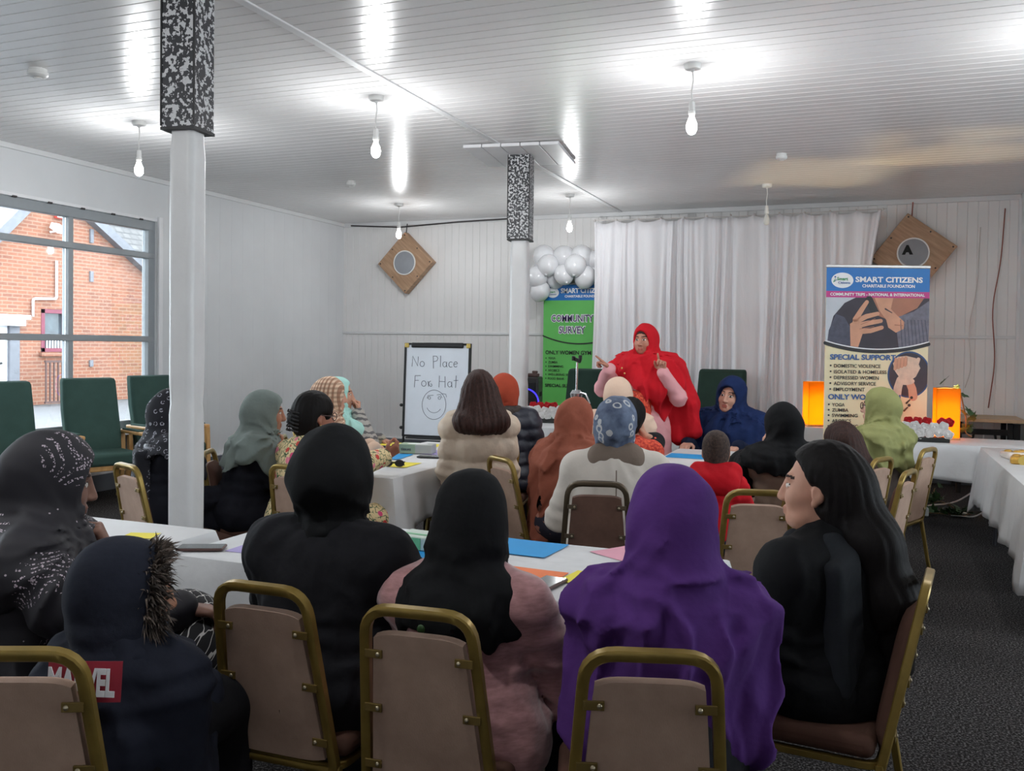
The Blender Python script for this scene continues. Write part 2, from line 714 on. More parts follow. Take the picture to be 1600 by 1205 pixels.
# a black cloth with a wavy white trellis of four-lobed cells
u = t.math('MULTIPLY', t.math('ADD', x, t.math('MULTIPLY', z, .6)), 125)
w_ = t.math('MULTIPLY', t.math('SUBTRACT', y, t.math('MULTIPLY', z, .8)), 125)
f = t.math('ADD', t.math('SINE', u), t.math('SINE', w_))
f2 = t.math('ADD', f, t.math('MULTIPLY', t.math('MULTIPLY', t.math('SINE', t.math('MULTIPLY', u, 2)), t.math('SINE', t.math('MULTIPLY', w_, 2))), .35))
t.col(t.mix(t.math('LESS_THAN', t.math('ABSOLUTE', f2), .20), lin(24, 23, 26), lin(206, 204, 200)))
t.b.inputs['Roughness'].default_value = .8

m, t = new_mat('sequin_cloth')
v = t.coords()
big = t.vor(v, 4.2, 'F1')
x, y, z = t.sep(v)
cv = t.noise(v, 3.0, 1)
lines = t.math('SINE', t.math('MULTIPLY', t.math('ADD', t.math('ADD', t.math('MULTIPLY', x, .9), t.math('MULTIPLY', z, .5)), t.math('MULTIPLY', cv, .5)), 330))
dots = t.vor(v, 150, 'F1')
lf = t.math('MULTIPLY', t.math('LESS_THAN', big, .36), t.math('GREATER_THAN', lines, .45))
k_ = t.math('MULTIPLY', lf, t.math('LESS_THAN', dots, .42))
spk = t.math('LESS_THAN', t.vor(v, 24, 'F1'), .07)
tot = t.math('MINIMUM', t.math('ADD', k_, spk), 1.0)
t.col(t.mix(tot, lin(24, 22, 30), lin(182, 168, 178)))
t.b.inputs['Roughness'].default_value = .7

m, t = new_mat('border_scarf')
v = t.coords()
x, y, z = t.sep(v)
fl = t.vor(v, 26, 'F1', 'Distance', .5)
n1 = t.noise(v, 90, 1)
mo = t.math('MULTIPLY', t.math('LESS_THAN', t.math('ABSOLUTE', t.math('SUBTRACT', fl, .28)), .05), t.math('GREATER_THAN', n1, .48))
t.col(t.mix(mo, lin(26, 26, 34), lin(160, 160, 170)))
t.b.inputs['Roughness'].default_value = .85

m, t = new_mat('border_band')
v = t.coords()
x, y, z = t.sep(v)
az = t.math('ARCTAN2', x, y)
bnd = t.math('GREATER_THAN', t.math('SINE', t.math('MULTIPLY', z, 190)), .55)
zig = t.math('GREATER_THAN', t.math('SINE', t.math('MULTIPLY', az, 60)), .3)
t.col(t.mix(t.math('MULTIPLY', t.math('MAXIMUM', bnd, t.math('MULTIPLY', zig, .4)), .6), lin(28, 28, 36), lin(156, 156, 166)))

m, t = new_mat('striped_knit')
v = t.coords()
n1 = t.noise(v, 20, 3)
q = t.math('SINE', t.math('ADD', t.math('MULTIPLY', t.sep(v)[2], 150), t.math('MULTIPLY', n1, 8)))
t.col(t.mix(t.math('GREATER_THAN', q, .3), lin(160, 156, 150), lin(92, 90, 92)))
t.b.inputs['Roughness'].default_value = .95

m, t = new_mat('orange_lace')
v = t.coords()
t.col(t.mix(t.ramp(t.noise(v, 60, 3), [(.4, (0, 0, 0, 1)), (.6, (1, 1, 1, 1))]), lin(176, 44, 34), lin(226, 92, 62)))
t.b.inputs['Roughness'].default_value = .85
t.bump(t.noise(v, 80, 2), .5, .008)
mat('peach_cloth', (214, 170, 140), .8)
mat('gold_glint', (222, 190, 120), .3, metal=.6)
mat('lens', (120, 120, 120), .1)

# paper sheets and small things
mat('paper_yellow', (236, 220, 66), .7, var=.03)
mat('paper_orange', (240, 128, 74), .7, var=.03)
mat('paper_blue', (34, 150, 216), .7, var=.03)
mat('paper_pink', (226, 160, 178), .7, var=.03)
mat('paper_lilac', (172, 160, 208), .7, var=.03)
mat('phone_black', (30, 28, 30), .3)
mat('phone_case', (86, 62, 58), .45)
mat('phone_screen', (84, 90, 92), .12, var=.05)
mat('tissue_green', (158, 178, 150), .6, var=.08)
mat('tissue_grey', (176, 180, 176), .6, var=.05)
mat('leaflet', (190, 204, 192), .5, var=.12, scale=30)
mat('leaflet_green', (100, 170, 122), .5, var=.1)
mat('leaf_green', (44, 74, 36), .5, var=.3, scale=30)
mat('vine_brown', (120, 96, 66), .8)
mat('rose_white', (232, 230, 228), .6, var=.03)
mat('rose_red', (190, 24, 34), .6, var=.1)
mat('tray_black', (24, 26, 24), .5)
m, t = new_mat('lantern_orange')
t.col(lin(250, 140, 16))
t.b.inputs['Roughness'].default_value = .6
for n_ in list(t.t.nodes):
    if n_.type == 'BSDF_PRINCIPLED':
        t.t.nodes.remove(n_)
o_ = t.t.nodes['Material Output']
d1 = t.t.nodes.new('ShaderNodeBsdfDiffuse')
d1.inputs[0].default_value = lin(190, 130, 40)
d2 = t.t.nodes.new('ShaderNodeBsdfTranslucent')
d2.inputs[0].default_value = lin(190, 138, 44)
mx = t.t.nodes.new('ShaderNodeMixShader')
mx.inputs[0].default_value = .6
t.l(d1.outputs[0], mx.inputs[1])
t.l(d2.outputs[0], mx.inputs[2])
t.l(mx.outputs[0], o_.inputs[0])
emit_mat('flame_glow', (255, 190, 70), 25.0)
emit_mat('blue_led', (60, 50, 230), 2.0)
mat('food_gold', (206, 160, 70), .3, metal=.3, var=.3, scale=30)
mat('film_clear', (226, 214, 204), .12, var=.1)
mat('patch_red', (150, 36, 52), .7)
mat('skirt_blue_print', (32, 70, 120), .5)
mat('bag_plastic', (150, 164, 170), .15, var=.2)
mat('cord_white', (214, 208, 204), .5)
mat('wire_dark', (60, 56, 58), .6)
mat('wire_red', (150, 84, 70), .6)

# ------------------------------------------------------------------ implicit-surface modelling (bodies, clothes, hair)
def V3(*a):
    return np.array(a, dtype=np.float64)


def unit(v):
    v = np.asarray(v, float)
    return v / max(np.linalg.norm(v), 1e-9)


def rotm(axis, deg):
    return np.array(Matrix.Rotation(math.radians(deg), 3, axis))


class Cap:
    """tapered capsule"""

    def __init__(s, a, b, ra, rb=None):
        s.a, s.b, s.ra = np.asarray(a, float), np.asarray(b, float), ra
        s.rb = ra if rb is None else rb

    def box(s):
        r = max(s.ra, s.rb)
        return np.minimum(s.a, s.b) - r, np.maximum(s.a, s.b) + r

    def ev(s, X, Y, Z):
        d = s.b - s.a
        L2 = max(float(d @ d), 1e-12)
        px, py, pz = X - s.a[0], Y - s.a[1], Z - s.a[2]
        t = np.clip((px * d[0] + py * d[1] + pz * d[2]) / L2, 0, 1)
        return np.sqrt((px - t * d[0]) ** 2 + (py - t * d[1]) ** 2 + (pz - t * d[2]) ** 2) - (s.ra + (s.rb - s.ra) * t)

    def grow(s, t):
        return Cap(s.a, s.b, s.ra + t, s.rb + t)


class Ell:
    """ellipsoid, R rows = local axes in body space"""

    def __init__(s, c, r, R=None):
        s.c, s.r = np.asarray(c, float), np.asarray(r, float)
        s.R = np.eye(3) if R is None else np.asarray(R, float)

    def box(s):
        e = np.sqrt(((s.R.T * s.r) ** 2).sum(1))
        return s.c - e, s.c + e

    def ev(s, X, Y, Z):
        px, py, pz = X - s.c[0], Y - s.c[1], Z - s.c[2]
        q = [s.R[i, 0] * px + s.R[i, 1] * py + s.R[i, 2] * pz for i in range(3)]
        k0 = np.sqrt(sum((q[i] / s.r[i]) ** 2 for i in range(3)))
        k1 = np.sqrt(sum((q[i] / s.r[i] ** 2) ** 2 for i in range(3))) + 1e-9
        return k0 * (k0 - 1) / k1

    def grow(s, t):
        return Ell(s.c, s.r + t, s.R)


class Box:
    def __init__(s, c, h, R=None, rd=0.01):
        s.c, s.h, s.rd = np.asarray(c, float), np.asarray(h, float), rd
        s.R = np.eye(3) if R is None else np.asarray(R, float)

    def box(s):
        e = (np.abs(s.R.T) * (s.h + s.rd)).sum(1)
        return s.c - e, s.c + e

    def ev(s, X, Y, Z):
        px, py, pz = X - s.c[0], Y - s.c[1], Z - s.c[2]
        q = [np.abs(s.R[i, 0] * px + s.R[i, 1] * py + s.R[i, 2] * pz) - s.h[i] for i in range(3)]
        out = np.sqrt(sum(np.maximum(x, 0) ** 2 for x in q))
        return out + np.minimum(np.maximum(np.maximum(q[0], q[1]), q[2]), 0) - s.rd

    def grow(s, t):
        return Box(s.c, s.h, s.R, s.rd + t)


def surface(ops, h, disp=None, smooth=1, pad=0.03):
    """ops: list of ('+', prim, k) | ('-', prim, k) | ('cut', fn) ; returns verts, quads of the zero level"""
    los, his = zip(*[p.box() for (o, p, *k) in ops if o == '+'])
    lo, hi = np.min(los, 0) - pad, np.max(his, 0) + pad
    n = np.ceil((hi - lo) / h).astype(int) + 1
    ax = [lo[i] + h * np.arange(n[i]) for i in range(3)]
    D = np.full(tuple(n), 0.5, np.float32)
    for op in ops:
        if op[0] == 'cut':
            X, Y, Z = np.meshgrid(*ax, indexing='ij', sparse=True)
            D = np.maximum(D, op[1](X, Y, Z).astype(np.float32))
            continue
        p, k = op[1], op[2]
        b0, b1 = p.box()
        m = k * 1.3 + 3 * h + 0.012
        i0 = np.maximum(np.floor((b0 - m - lo) / h).astype(int), 0)
        i1 = np.minimum(np.ceil((b1 + m - lo) / h).astype(int) + 1, n)
        if np.any(i1 <= i0):
            continue
        sl = tuple(slice(a, b) for a, b in zip(i0, i1))
        X, Y, Z = np.meshgrid(*[ax[i][sl[i]] for i in range(3)], indexing='ij', sparse=True)
        d = p.ev(X, Y, Z).astype(np.float32)
        o = D[sl]
        if op[0] == '+':
            if k > 0:
                hh = np.maximum(k - np.abs(o - d), 0) / k
                D[sl] = np.minimum(o, d) - hh * hh * k * 0.25
            else:
                D[sl] = np.minimum(o, d)
        else:
            d = -d
            if k > 0:
                hh = np.maximum(k - np.abs(o - d), 0) / k
                D[sl] = np.maximum(o, d) + hh * hh * k * 0.25
            else:
                D[sl] = np.maximum(o, d)
    if disp is not None:
        near = np.nonzero(np.abs(D) < 0.06)
        P = [ax[i][near[i]] for i in range(3)]
        D[near] += disp(*P).astype(np.float32)
    # surface nets
    S = D < 0
    c = S[:-1, :-1, :-1].astype(np.int8)
    cnt = np.zeros_like(c)
    corners = [(i, j, k) for i in (0, 1) for j in (0, 1) for k in (0, 1)]
    for (i, j, k) in corners:
        cnt += S[i:n[0] - 1 + i, j:n[1] - 1 + j, k:n[2] - 1 + k]
    ci = np.nonzero((cnt > 0) & (cnt < 8))
    ids = np.full(cnt.shape, -1, np.int32)
    ids[ci] = np.arange(len(ci[0]))
    acc = np.zeros((len(ci[0]), 3))
    w = np.zeros(len(ci[0]))
    vals = {q: D[ci[0] + q[0], ci[1] + q[1], ci[2] + q[2]] for q in corners}
    for a in range(3):
        for q in corners:
            if q[a] == 0:
                q2 = list(q)
                q2[a] = 1
                d0, d1 = vals[q], vals[tuple(q2)]
                m = (d0 < 0) != (d1 < 0)
                t = d0[m] / (d0[m] - d1[m])
                pos = np.tile(np.array(q, float), (len(t), 1))
                pos[:, a] = t
                acc[m] += pos
                w[m] += 1
    V = lo + h * (np.stack(ci, 1) + acc / np.maximum(w, 1)[:, None])
    Q = []
    for a in range(3):
        b, cc = (a + 1) % 3, (a + 2) % 3
        s0 = [slice(None)] * 3
        s1 = [slice(None)] * 3
        s0[a], s1[a] = slice(0, -1), slice(1, None)
        E = S[tuple(s0)] != S[tuple(s1)]
        idx = np.stack(np.nonzero(E), 1)
        ok = (idx[:, b] > 0) & (idx[:, cc] > 0) & (idx[:, b] < n[b] - 1) & (idx[:, cc] < n[cc] - 1)
        idx = idx[ok]
        if not len(idx):
            continue
        ins = S[idx[:, 0], idx[:, 1], idx[:, 2]]

        def cell(db, dc):
            t = idx.copy()
            t[:, b] -= db
            t[:, cc] -= dc
            return ids[t[:, 0], t[:, 1], t[:, 2]]
        q = np.stack([cell(1, 1), cell(0, 1), cell(0, 0), cell(1, 0)], 1)
        q[~ins] = q[~ins][:, ::-1]
        Q.append(q)
    Q = np.concatenate(Q)
    Q = Q[(Q >= 0).all(1)]
    for _ in range(smooth):
        s = np.zeros_like(V)
        c2 = np.zeros(len(V))
        for i in range(4):
            a_, b_ = Q[:, i], Q[:, (i + 1) % 4]
            for q3 in range(3):
                s[:, q3] += np.bincount(a_, V[b_, q3], len(V)) + np.bincount(b_, V[a_, q3], len(V))
            c2 += np.bincount(a_, minlength=len(V)) + np.bincount(b_, minlength=len(V))
        V = V * 0.5 + 0.5 * s / np.maximum(c2, 1)[:, None]
    return V, Q


def np_mesh(name, V, Q, mats, parent=None, mi=None):
    me = bpy.data.meshes.new(name)
    me.vertices.add(len(V))
    me.vertices.foreach_set('co', np.asarray(V, np.float32).ravel())
    me.loops.add(Q.size)
    me.loops.foreach_set('vertex_index', Q.astype(np.int32).ravel())
    me.polygons.add(len(Q))
    me.polygons.foreach_set('loop_start', np.arange(0, Q.size, Q.shape[1], dtype=np.int32))
    mats = mats if isinstance(mats, (list, tuple)) else [mats]
    for m in mats:
        me.materials.append(m)
    if mi is not None:
        me.polygons.foreach_set('material_index', mi.astype(np.int32))
    me.polygons.foreach_set('use_smooth', np.ones(len(Q), bool))
    me.update(calc_edges=True)
    me.validate()
    o = bpy.data.objects.new(name, me)
    COL.objects.link(o)
    if parent is not None:
        o.parent = parent
    return o


def wob(seed, freq=9.0):
    """smooth pseudo-random field: a few warped sine waves"""
    r = np.random.RandomState(seed)
    ws = [(r.normal(size=3) * freq * (0.6 + 0.9 * i), r.uniform(0, 6.3), 1.0 / (1 + i)) for i in range(4)]

    def f(X, Y, Z):
        o = 0
        for (k, ph, a) in ws:
            o = o + a * np.sin(k[0] * X + k[1] * Y + k[2] * Z + ph)
        return o * 0.5
    return f

# ------------------------------------------------------------------ people
def head_ops(C, M, k=1.0, nose=1.0):
    """C: eye-level centre of the head; M rows: right, forward, up of the head"""
    M = np.asarray(M)

    def P(x, y, z):
        return C + (V3(x, y, z) * k) @ M

    def E(c, r):
        return Ell(P(*c), V3(*r) * k, M)

    def c_(a, b, ra, rb=None):
        return Cap(P(*a), P(*b), ra * k, (ra if rb is None else rb) * k)
    ops = [('+', E((0, -.014, .032), (.073, .092, .084)), .01),
           ('+', E((0, .030, -.035), (.061, .060, .082)), .03),
           ('+', E((0, .058, -.094), (.030, .030, .024)), .028),
           ('+', c_((-.038, .036, -.082), (.038, .036, -.082), .028), .03)]
    for sx in (-1, 1):
        ops += [('+', E((sx * .037, .056, -.030), (.026, .026, .026)), .025)]
    ops += [('+', c_((-.030, .079, .024), (.030, .079, .024), .011), .018)]
    for sx in (-1, 1):
        ops += [('-', E((sx * .030, .100, .004), (.019, .017, .013)), .016)]
    ops += [('+', c_((0, .090, .008), (0, .102 + .005 * nose, -.034), .0085, .0115), .014),
            ('+', c_((-.010, .098, -.038), (.010, .098, -.038), .0075), .010),
            ('+', c_((-.016, .090, -.063), (.016, .090, -.063), .0062), .006),
            ('+', c_((-.013, .088, -.0745), (.013, .088, -.0745), .0072), .006),
            ('-', c_((-.020, .0985, -.0685), (.020, .0985, -.0685), .0028), .004)]
    for sx in (-1, 1):
        ops += [('+', E((sx * .030, .0755, .003), (.0135, .0125, .0105)), .003),
                ('+', E((sx * .074, -.010, -.006), (.010, .019, .029)), .004),
                ('+', E((sx * .073, -.001, -.034), (.008, .010, .012)), .006),
                ('-', E((sx * .086, -.004, -.002), (.007, .010, .018)), .003)]
    return ops


def head_paint(C, M, k, V):
    """material slot by place on the face: 0 skin, 1 eye white, 2 iris, 3 lips, 4 brow"""
    L = ((V - C) @ np.asarray(M).T) / k
    x, y, z = np.abs(L[:, 0]), L[:, 1], L[:, 2]
    mi = np.zeros(len(V), int)
    e = ((x - .030) / .0135) ** 2 + ((z - .003) / .0075) ** 2
    mi[(e < 1) & (y > .07)] = 1
    mi[(((x - .030) / .0065) ** 2 + ((z - .003) / .0078) ** 2 < 1) & (y > .07)] = 2
    mi[(e >= 1) & (e < 1.45) & (z > .004) & (y > .07)] = 4
    mi[(x < .020 - .25 * np.abs(z + .068)) & (np.abs(z + .069) < .0105) & (y > .075)] = 3
    arch = .026 + .004 * np.sin(np.clip((x - .012) / .036, 0, 1) * PI)
    mi[(x > .012) & (x < .048) & (np.abs(z - arch) < .0032) & (y > .06)] = 4
    return mi


def hand_ops(w, d, nrm, side, curl=(.4, .45, .5, .55), thumb=.4, k=1.0):
    """w wrist, d pointing direction, nrm direction the palm faces, side -1 left / +1 right hand"""
    d = unit(d)
    nrm = unit(np.asarray(nrm, float) - d * (np.asarray(nrm, float) @ d))
    s = np.cross(d, nrm) * side      # towards the thumb
    k = k * .95
    ops = []
    offs = (.030, .010, -.010, -.028)
    lens = (.072, .080, .074, .058)
    for i in range(4):
        b = w + d * (.088 - .004 * abs(i - 1)) * k + s * offs[i] * k
        ops.append(('+', Cap(w + d * .018 * k + s * offs[i] * .55 * k, b, .0155 * k, .0115 * k), .014))
    for i in range(4):
        b = w + d * (.088 - .004 * abs(i - 1)) * k + s * offs[i] * k
        p, ang = b, 0.0
        seg = (.46, .30, .24)
        for j in range(3):
            ang += curl[i] * (1.35, 1.55, 1.0)[j]
            q = p + (d * math.cos(ang) + nrm * math.sin(ang)) * lens[i] * seg[j] * k
            ops.append(('+', Cap(p, q, (.0096, .0088, .0080)[j] * k, (.0088, .0080, .0068)[j] * k), .004))
            p = q
    t0 = w + d * .022 * k + s * .022 * k
    t1 = t0 + unit(d * .65 + s * .75 + nrm * (.15 + .3 * thumb)) * .044 * k
    t2 = t1 + unit(d * (.9 - .3 * thumb) + s * (.35 - .8 * thumb) + nrm * (.1 + .7 * thumb)) * .034 * k
    t3 = t2 + unit(d * (.9 - .5 * thumb) + s * (.1 - .9 * thumb) + nrm * (.1 + .7 * thumb)) * .026 * k
    ops += [('+', Cap(t0, t1, .0150 * k, .0110 * k), .012), ('+', Cap(t1, t2, .0105 * k, .0095 * k), .004),
            ('+', Cap(t2, t3, .0095 * k, .0080 * k), .004)]
    return ops


def ik(a, t, l1, l2, hint):
    d = t - a
    L = np.linalg.norm(d)
    if L > (l1 + l2) * .995:
        t = a + d / L * (l1 + l2) * .995
        d = t - a
        L = np.linalg.norm(d)
    x = (L * L + l1 * l1 - l2 * l2) / (2 * L)
    y = math.sqrt(max(l1 * l1 - x * x, 1e-6))
    u = d / L
    hv = np.asarray(hint, float)
    hv = unit(hv - u * (hv @ u))
    return a + u * x + hv * y, t


def skin(name, rgb):
    if name in MATS:
        return MATS[name]
    m, t = new_mat(name)
    c = lin(*rgb)
    v = t.coords()
    t.col(t.ramp(t.noise(v, 24.0, 4), [(0.3, shade(c, .92)), (0.7, (min(c[0] * 1.08, 1), c[1] * 1.03, c[2] * 1.02, 1))]))
    t.b.inputs['Roughness'].default_value = 0.55
    t.b.inputs['Subsurface Weight'].default_value = 0.0
    t.b.inputs['Specular IOR Level'].default_value = 0.35
    return m


class Person:
    """A figure posed in its own frame: faces +Y, floor at z = 0, seat of a chair at z = .46"""

    def __init__(s, head, face, lean=6.0, turn=0.0, nod=0.0, tilt=0.0, sit=True, girth=1.0, hk=1.0, wide=1.0, side=0.0,
                 handL=None, handR=None, hipz=.55, tz=.46, knee=.43, elbL=(-.35, -.5, -.8), elbR=(.35, -.5, -.8), splay=.10,
                 skin_rgb=(176, 128, 102), seed=1, h=.006, nose=1.0, foot_fwd=0.0, legs=True):
        s.h, s.hk, s.seed, s.girth, s.sit = h, hk, seed, girth, sit
        s.skin = skin('skin_%d_%d_%d' % skin_rgb, skin_rgb)
        hx, hy, hz = head
        K = hk
        s.K = K
        # spine
        if not sit:
            hipz = .52 * hz
        top = hz - .118 * K
        nz = top - .165 * K
        L = (nz - hipz) / math.cos(math.radians(lean))
        pel = V3(0, 0, hipz)
        ax = V3(math.sin(math.radians(side)), math.sin(math.radians(lean)), math.cos(math.radians(lean)))
        ax = unit(ax)
        neck = pel + ax * L
        fwd = unit(V3(0, 1, 0) - ax * ax[1])
        rt = np.cross(fwd, ax)
        T = np.stack([rt, fwd, ax])
        hm = np.eye(3) @ rotm('Y', tilt) @ np.eye(3)
        Hm = (rotm('Z', turn) @ rotm('X', nod) @ rotm('Y', tilt)).T
        C = neck + V3(0, .028 * K, .165 * K) + V3(0, .02, 0) * math.sin(math.radians(lean))
        s.C, s.Hm, s.T, s.neck, s.pel, s.ax, s.rt, s.fwd, s.L = C, Hm, T, neck, pel, ax, rt, fwd, L
        fr = math.radians(face)
        s.yaw = fr
        c, sn = math.cos(fr), math.sin(fr)
        s.root_xy = (hx - (c * C[0] - sn * C[1]), hy - (sn * C[0] + c * C[1]))
        s.c, s.sn = c, sn
        W = wide
        sh = .158 * W * K ** .7
        s.shL = neck + rt * -sh - ax * .045
        s.shR = neck + rt * sh - ax * .045
        g = girth
        kk = K ** .8
        s.torso = [(Ell(pel + V3(0, -.005, .01), V3(.168 * W, .135, .12) * g * kk, T), .05),
                   (Ell(pel + ax * L * .34 + fwd * .01, V3(.142 * W, .115, .16) * g * kk, T), .08),
                   (Ell(pel + ax * L * .70 - fwd * .005, V3(.150 * W, .105, .17) * kk * (1 + (g - 1) * .6), T), .06),
                   (Cap(s.shL + ax * .0, s.shR, .056 * kk), .06),
                   (Cap(neck - ax * .05, neck + ax * .01, .075 * kk, .055 * kk), .05)]
        for sx in (-1, 1):
            s.torso.append((Ell(pel + ax * L * .66 + fwd * .085 * kk + rt * sx * .07, V3(.068, .058, .066) * kk * (.6 + .4 * g), T), .05))
        # arms
        l1, l2 = .275 * kk, .245 * kk
        s.arms = []
        dl = pel + V3(-.17, .30, .13)
        dr = pel + V3(.17, .30, .13)
        for side_, shd, tgt, hint in ((-1, s.shL, handL, elbL), (1, s.shR, handR, elbR)):
            spec = dict(pos=(dl if side_ < 0 else dr), d=(-.2 * side_, 1, -.25), n=(0, 0, -1), curl=(.3, .35, .4, .45), thumb=.3)
            if tgt:
                spec.update(tgt)
            if 'face' in spec:      # place relative to the head, in head axes
                spec['pos'] = C + (V3(*spec['face']) * K) @ Hm
            if 'at' in spec:        # world point
                w = spec['at']
                dx, dy = w[0] - s.root_xy[0], w[1] - s.root_xy[1]
                spec['pos'] = V3(c * dx + sn * dy, -sn * dx + c * dy, w[2])
            e, wr = ik(shd, np.asarray(spec['pos'], float), l1, l2, hint)
            s.arms.append(dict(side=side_, sh=shd, el=e, wr=wr, d=spec['d'], n=spec['n'], curl=spec['curl'], thumb=spec['thumb']))
        # legs
        s.legs = []
        if legs:
            for sx in (-1, 1):
                hip = pel + V3(sx * .088 * W, .02, -.015)
                if sit:
                    kn = V3(sx * splay * 1.25, knee * kk + .01, max(.50, .46 + .04))
                    kn[2] = hipz - .035
                    an = V3(sx * splay * 1.2, knee * kk + .03 + foot_fwd, .085)
                else:
                    kn = V3(sx * .092, .03, .27 * hz)
                    an = V3(sx * .10, -.01, .085)
                s.legs.append((hip, kn, an, V3(an[0] * 1.15, an[1] + .155, .045)))

    def W2L(s, p):
        dx, dy = p[0] - s.root_xy[0], p[1] - s.root_xy[1]
        return V3(s.c * dx + s.sn * dy, -s.sn * dx + s.c * dy, p[2])

    def body(s, label, cat='person', group=None, nose=1.0, hands=True):
        K = s.K
        ops = []
        for p, k in s.torso:
            ops.append(('+', p, k))
        for (hip, kn, an, toe) in s.legs:
            ops += [('+', Cap(hip, kn, .082, .056), .04), ('+', Cap(kn, an, .056, .036), .03), ('+', Cap(an, toe, .036, .026), .03)]
        for a in s.arms:
            ops += [('+', Cap(a['sh'], a['el'], .045 * K, .037 * K), .03), ('+', Cap(a['el'], a['wr'], .036 * K, .026 * K), .02)]
        ops += [('+', Cap(s.neck - s.ax * .02, s.C + (V3(0, -.020, -.045) * K) @ s.Hm, .054 * K, .050 * K), .03)]
        ops += head_ops(s.C, s.Hm, K, nose)
        if hands:
            for a in s.arms:
                ops += hand_ops(a['wr'], a['d'], a['n'], a['side'], a['curl'], a['thumb'], K)
        V, Q = surface(ops, s.h, smooth=1)
        mi = head_paint(s.C, s.Hm, K, V[Q].mean(1))
        o = np_mesh('person', V, Q, [s.skin, MATS['eye_white'], MATS['iris'], lip_of(s.skin), MATS['brow']], None, mi)
        o.location = (s.root_xy[0], s.root_xy[1], 0)
        o.rotation_euler = (0, 0, s.yaw)
        tag(o, label, cat, group)
        s.o = o
        return o

    # ---- clothing
    def piece(s, name, m, ops, h=None, disp=None, smooth=1):
        V, Q = surface(ops, h or .009, disp, smooth)
        return np_mesh(name, V, Q, m, s.o)

    def coat(s, m, name='coat', t=.02, hem=None, sleeve=1.0, sk=.03, arm_t=None, skirt=False, puff=None, k=.03, h=None, fold=.004, extra=(), neck=0.0, cuts=()):
        """upper garment; hem = z of the lower edge; skirt adds cloth over the lap down to the shins"""
        arm_t = t if arm_t is None else arm_t
        ops, roles = [], []
        for i, (p, kk) in enumerate(s.torso):
            if i == 4:
                p = Cap(s.neck - s.ax * .06, s.neck - s.ax * (.012 - neck), .070 * s.K, .054 * s.K)
            ops.append(('+', p.grow(t), kk * .75))
            roles.append('t%d' % i)
        for a in s.arms:
            wr = a['el'] + (a['wr'] - a['el']) * min(max(sleeve * 2 - 1, 0), 1) * .97
            ops.append(('+', Cap(a['sh'], a['el'], .047 * s.K + arm_t, .040 * s.K + arm_t), sk))
            roles.append('u')
            if sleeve > .5:
                ops.append(('+', Cap(a['el'], wr, .040 * s.K + arm_t, .031 * s.K + arm_t * .8), .02))
                roles.append('l')
        s.coat_ops = list(zip(ops, roles))
        if skirt and s.legs:
            (h0, k0, a0, t0), (h1, k1, a1, t1) = s.legs
            for q in s.legs:
                ops.append(('+', Cap(q[0], q[1], .088 + t * .6, .066 + t * .6), .04))
                ops.append(('+', Cap(q[1], q[2] + V3(0, 0, .03), .066 + t * .6, .066 + t), .04))
            ops.append(('+', Cap((h0 + h1) / 2, (k0 + k1) / 2, .075 + t * .6, .06 + t * .6), .04))
            ops.append(('+', Cap((k0 + k1) / 2, (a0 + a1) / 2 + V3(0, .0, .05), .06 + t * .6, .07 + t), .05))
        for e in extra:
            ops.append(e)
        if hem is not None:
            ops.append(('cut', lambda X, Y, Z: hem - Z + 0 * X + 0 * Y))
        for c_ in cuts:
            ops.append(('cut', c_))
        w1, w2 = wob(s.seed, 13), wob(s.seed + 5, 30)
        A = s.arms

        def disp(X, Y, Z):
            d = fold * (1.3 * w1(X, Y, Z) + .8 * w2(X, Y, Z))
            g = w1(X, Y, Z)
            az = np.arctan2(X - s.pel[0], -(Y - s.pel[1]))
            d += fold * .9 * np.abs(np.sin(az * 5 + 2.5 * g + 5 * Z)) - fold * .5
            # creases that ring the elbows and bunch at the armpit and waist
            for a in A:
                e = a['el']
                r = np.sqrt((X - e[0]) ** 2 + (Y - e[1]) ** 2 + (Z - e[2]) ** 2)
                ax_ = unit(a['wr'] - a['sh'])
                u = (X - e[0]) * ax_[0] + (Y - e[1]) * ax_[1] + (Z - e[2]) * ax_[2]
                d += fold * .9 * np.exp(-(r / .10) ** 2) * np.sin(u * 120 + 3 * w1(X, Y, Z))
            z0 = s.pel[2] + .14
            d += fold * .8 * np.exp(-((Z - z0) / .09) ** 2) * np.sin(Z * 95 + 2.5 * w1(X, Y, Z) + 6 * X)
            if puff:
                per, am = puff
                q = np.abs(np.sin((Z + .25 * Y * 0 + .02 * w1(X, Y, Z)) * PI / per))
                d -= am * (np.sqrt(q) - .6)
            return np.clip(d, -.05, .007)
        return s.piece(name, m, ops, h, disp)

    def trousers(s, m, name='trousers', t=.012, h=None, to=.95, hips=True):
        ops = []
        if hips:
            ops.append(('+', s.torso[0][0].grow(t * .8), .05))
        for (hip, kn, an, toe) in s.legs:
            ops += [('+', Cap(hip, kn, .084 + t, .062 + t), .05), ('+', Cap(kn, kn + (an - kn) * to, .062 + t, .046 + t), .04)]
        w = wob(s.seed + 9, 22)
        return s.piece(name, m, ops, h, lambda X, Y, Z: .004 * w(X, Y, Z))

    def shoes(s, m):
        for (hip, kn, an, toe) in s.legs:
            ops = [('+', Cap(an - V3(0, .02, .03), toe, .044, .036), .03), ('+', Cap(an - V3(0, .03, .04), an + V3(0, 0, .01), .044, .046), .02),
                   ('cut', lambda X, Y, Z: .004 - Z + 0 * X + 0 * Y)]
            s.piece('shoe', m, ops, .009)

    def headL(s, x, y, z):
        return s.C + (V3(x, y, z) * s.K) @ s.Hm

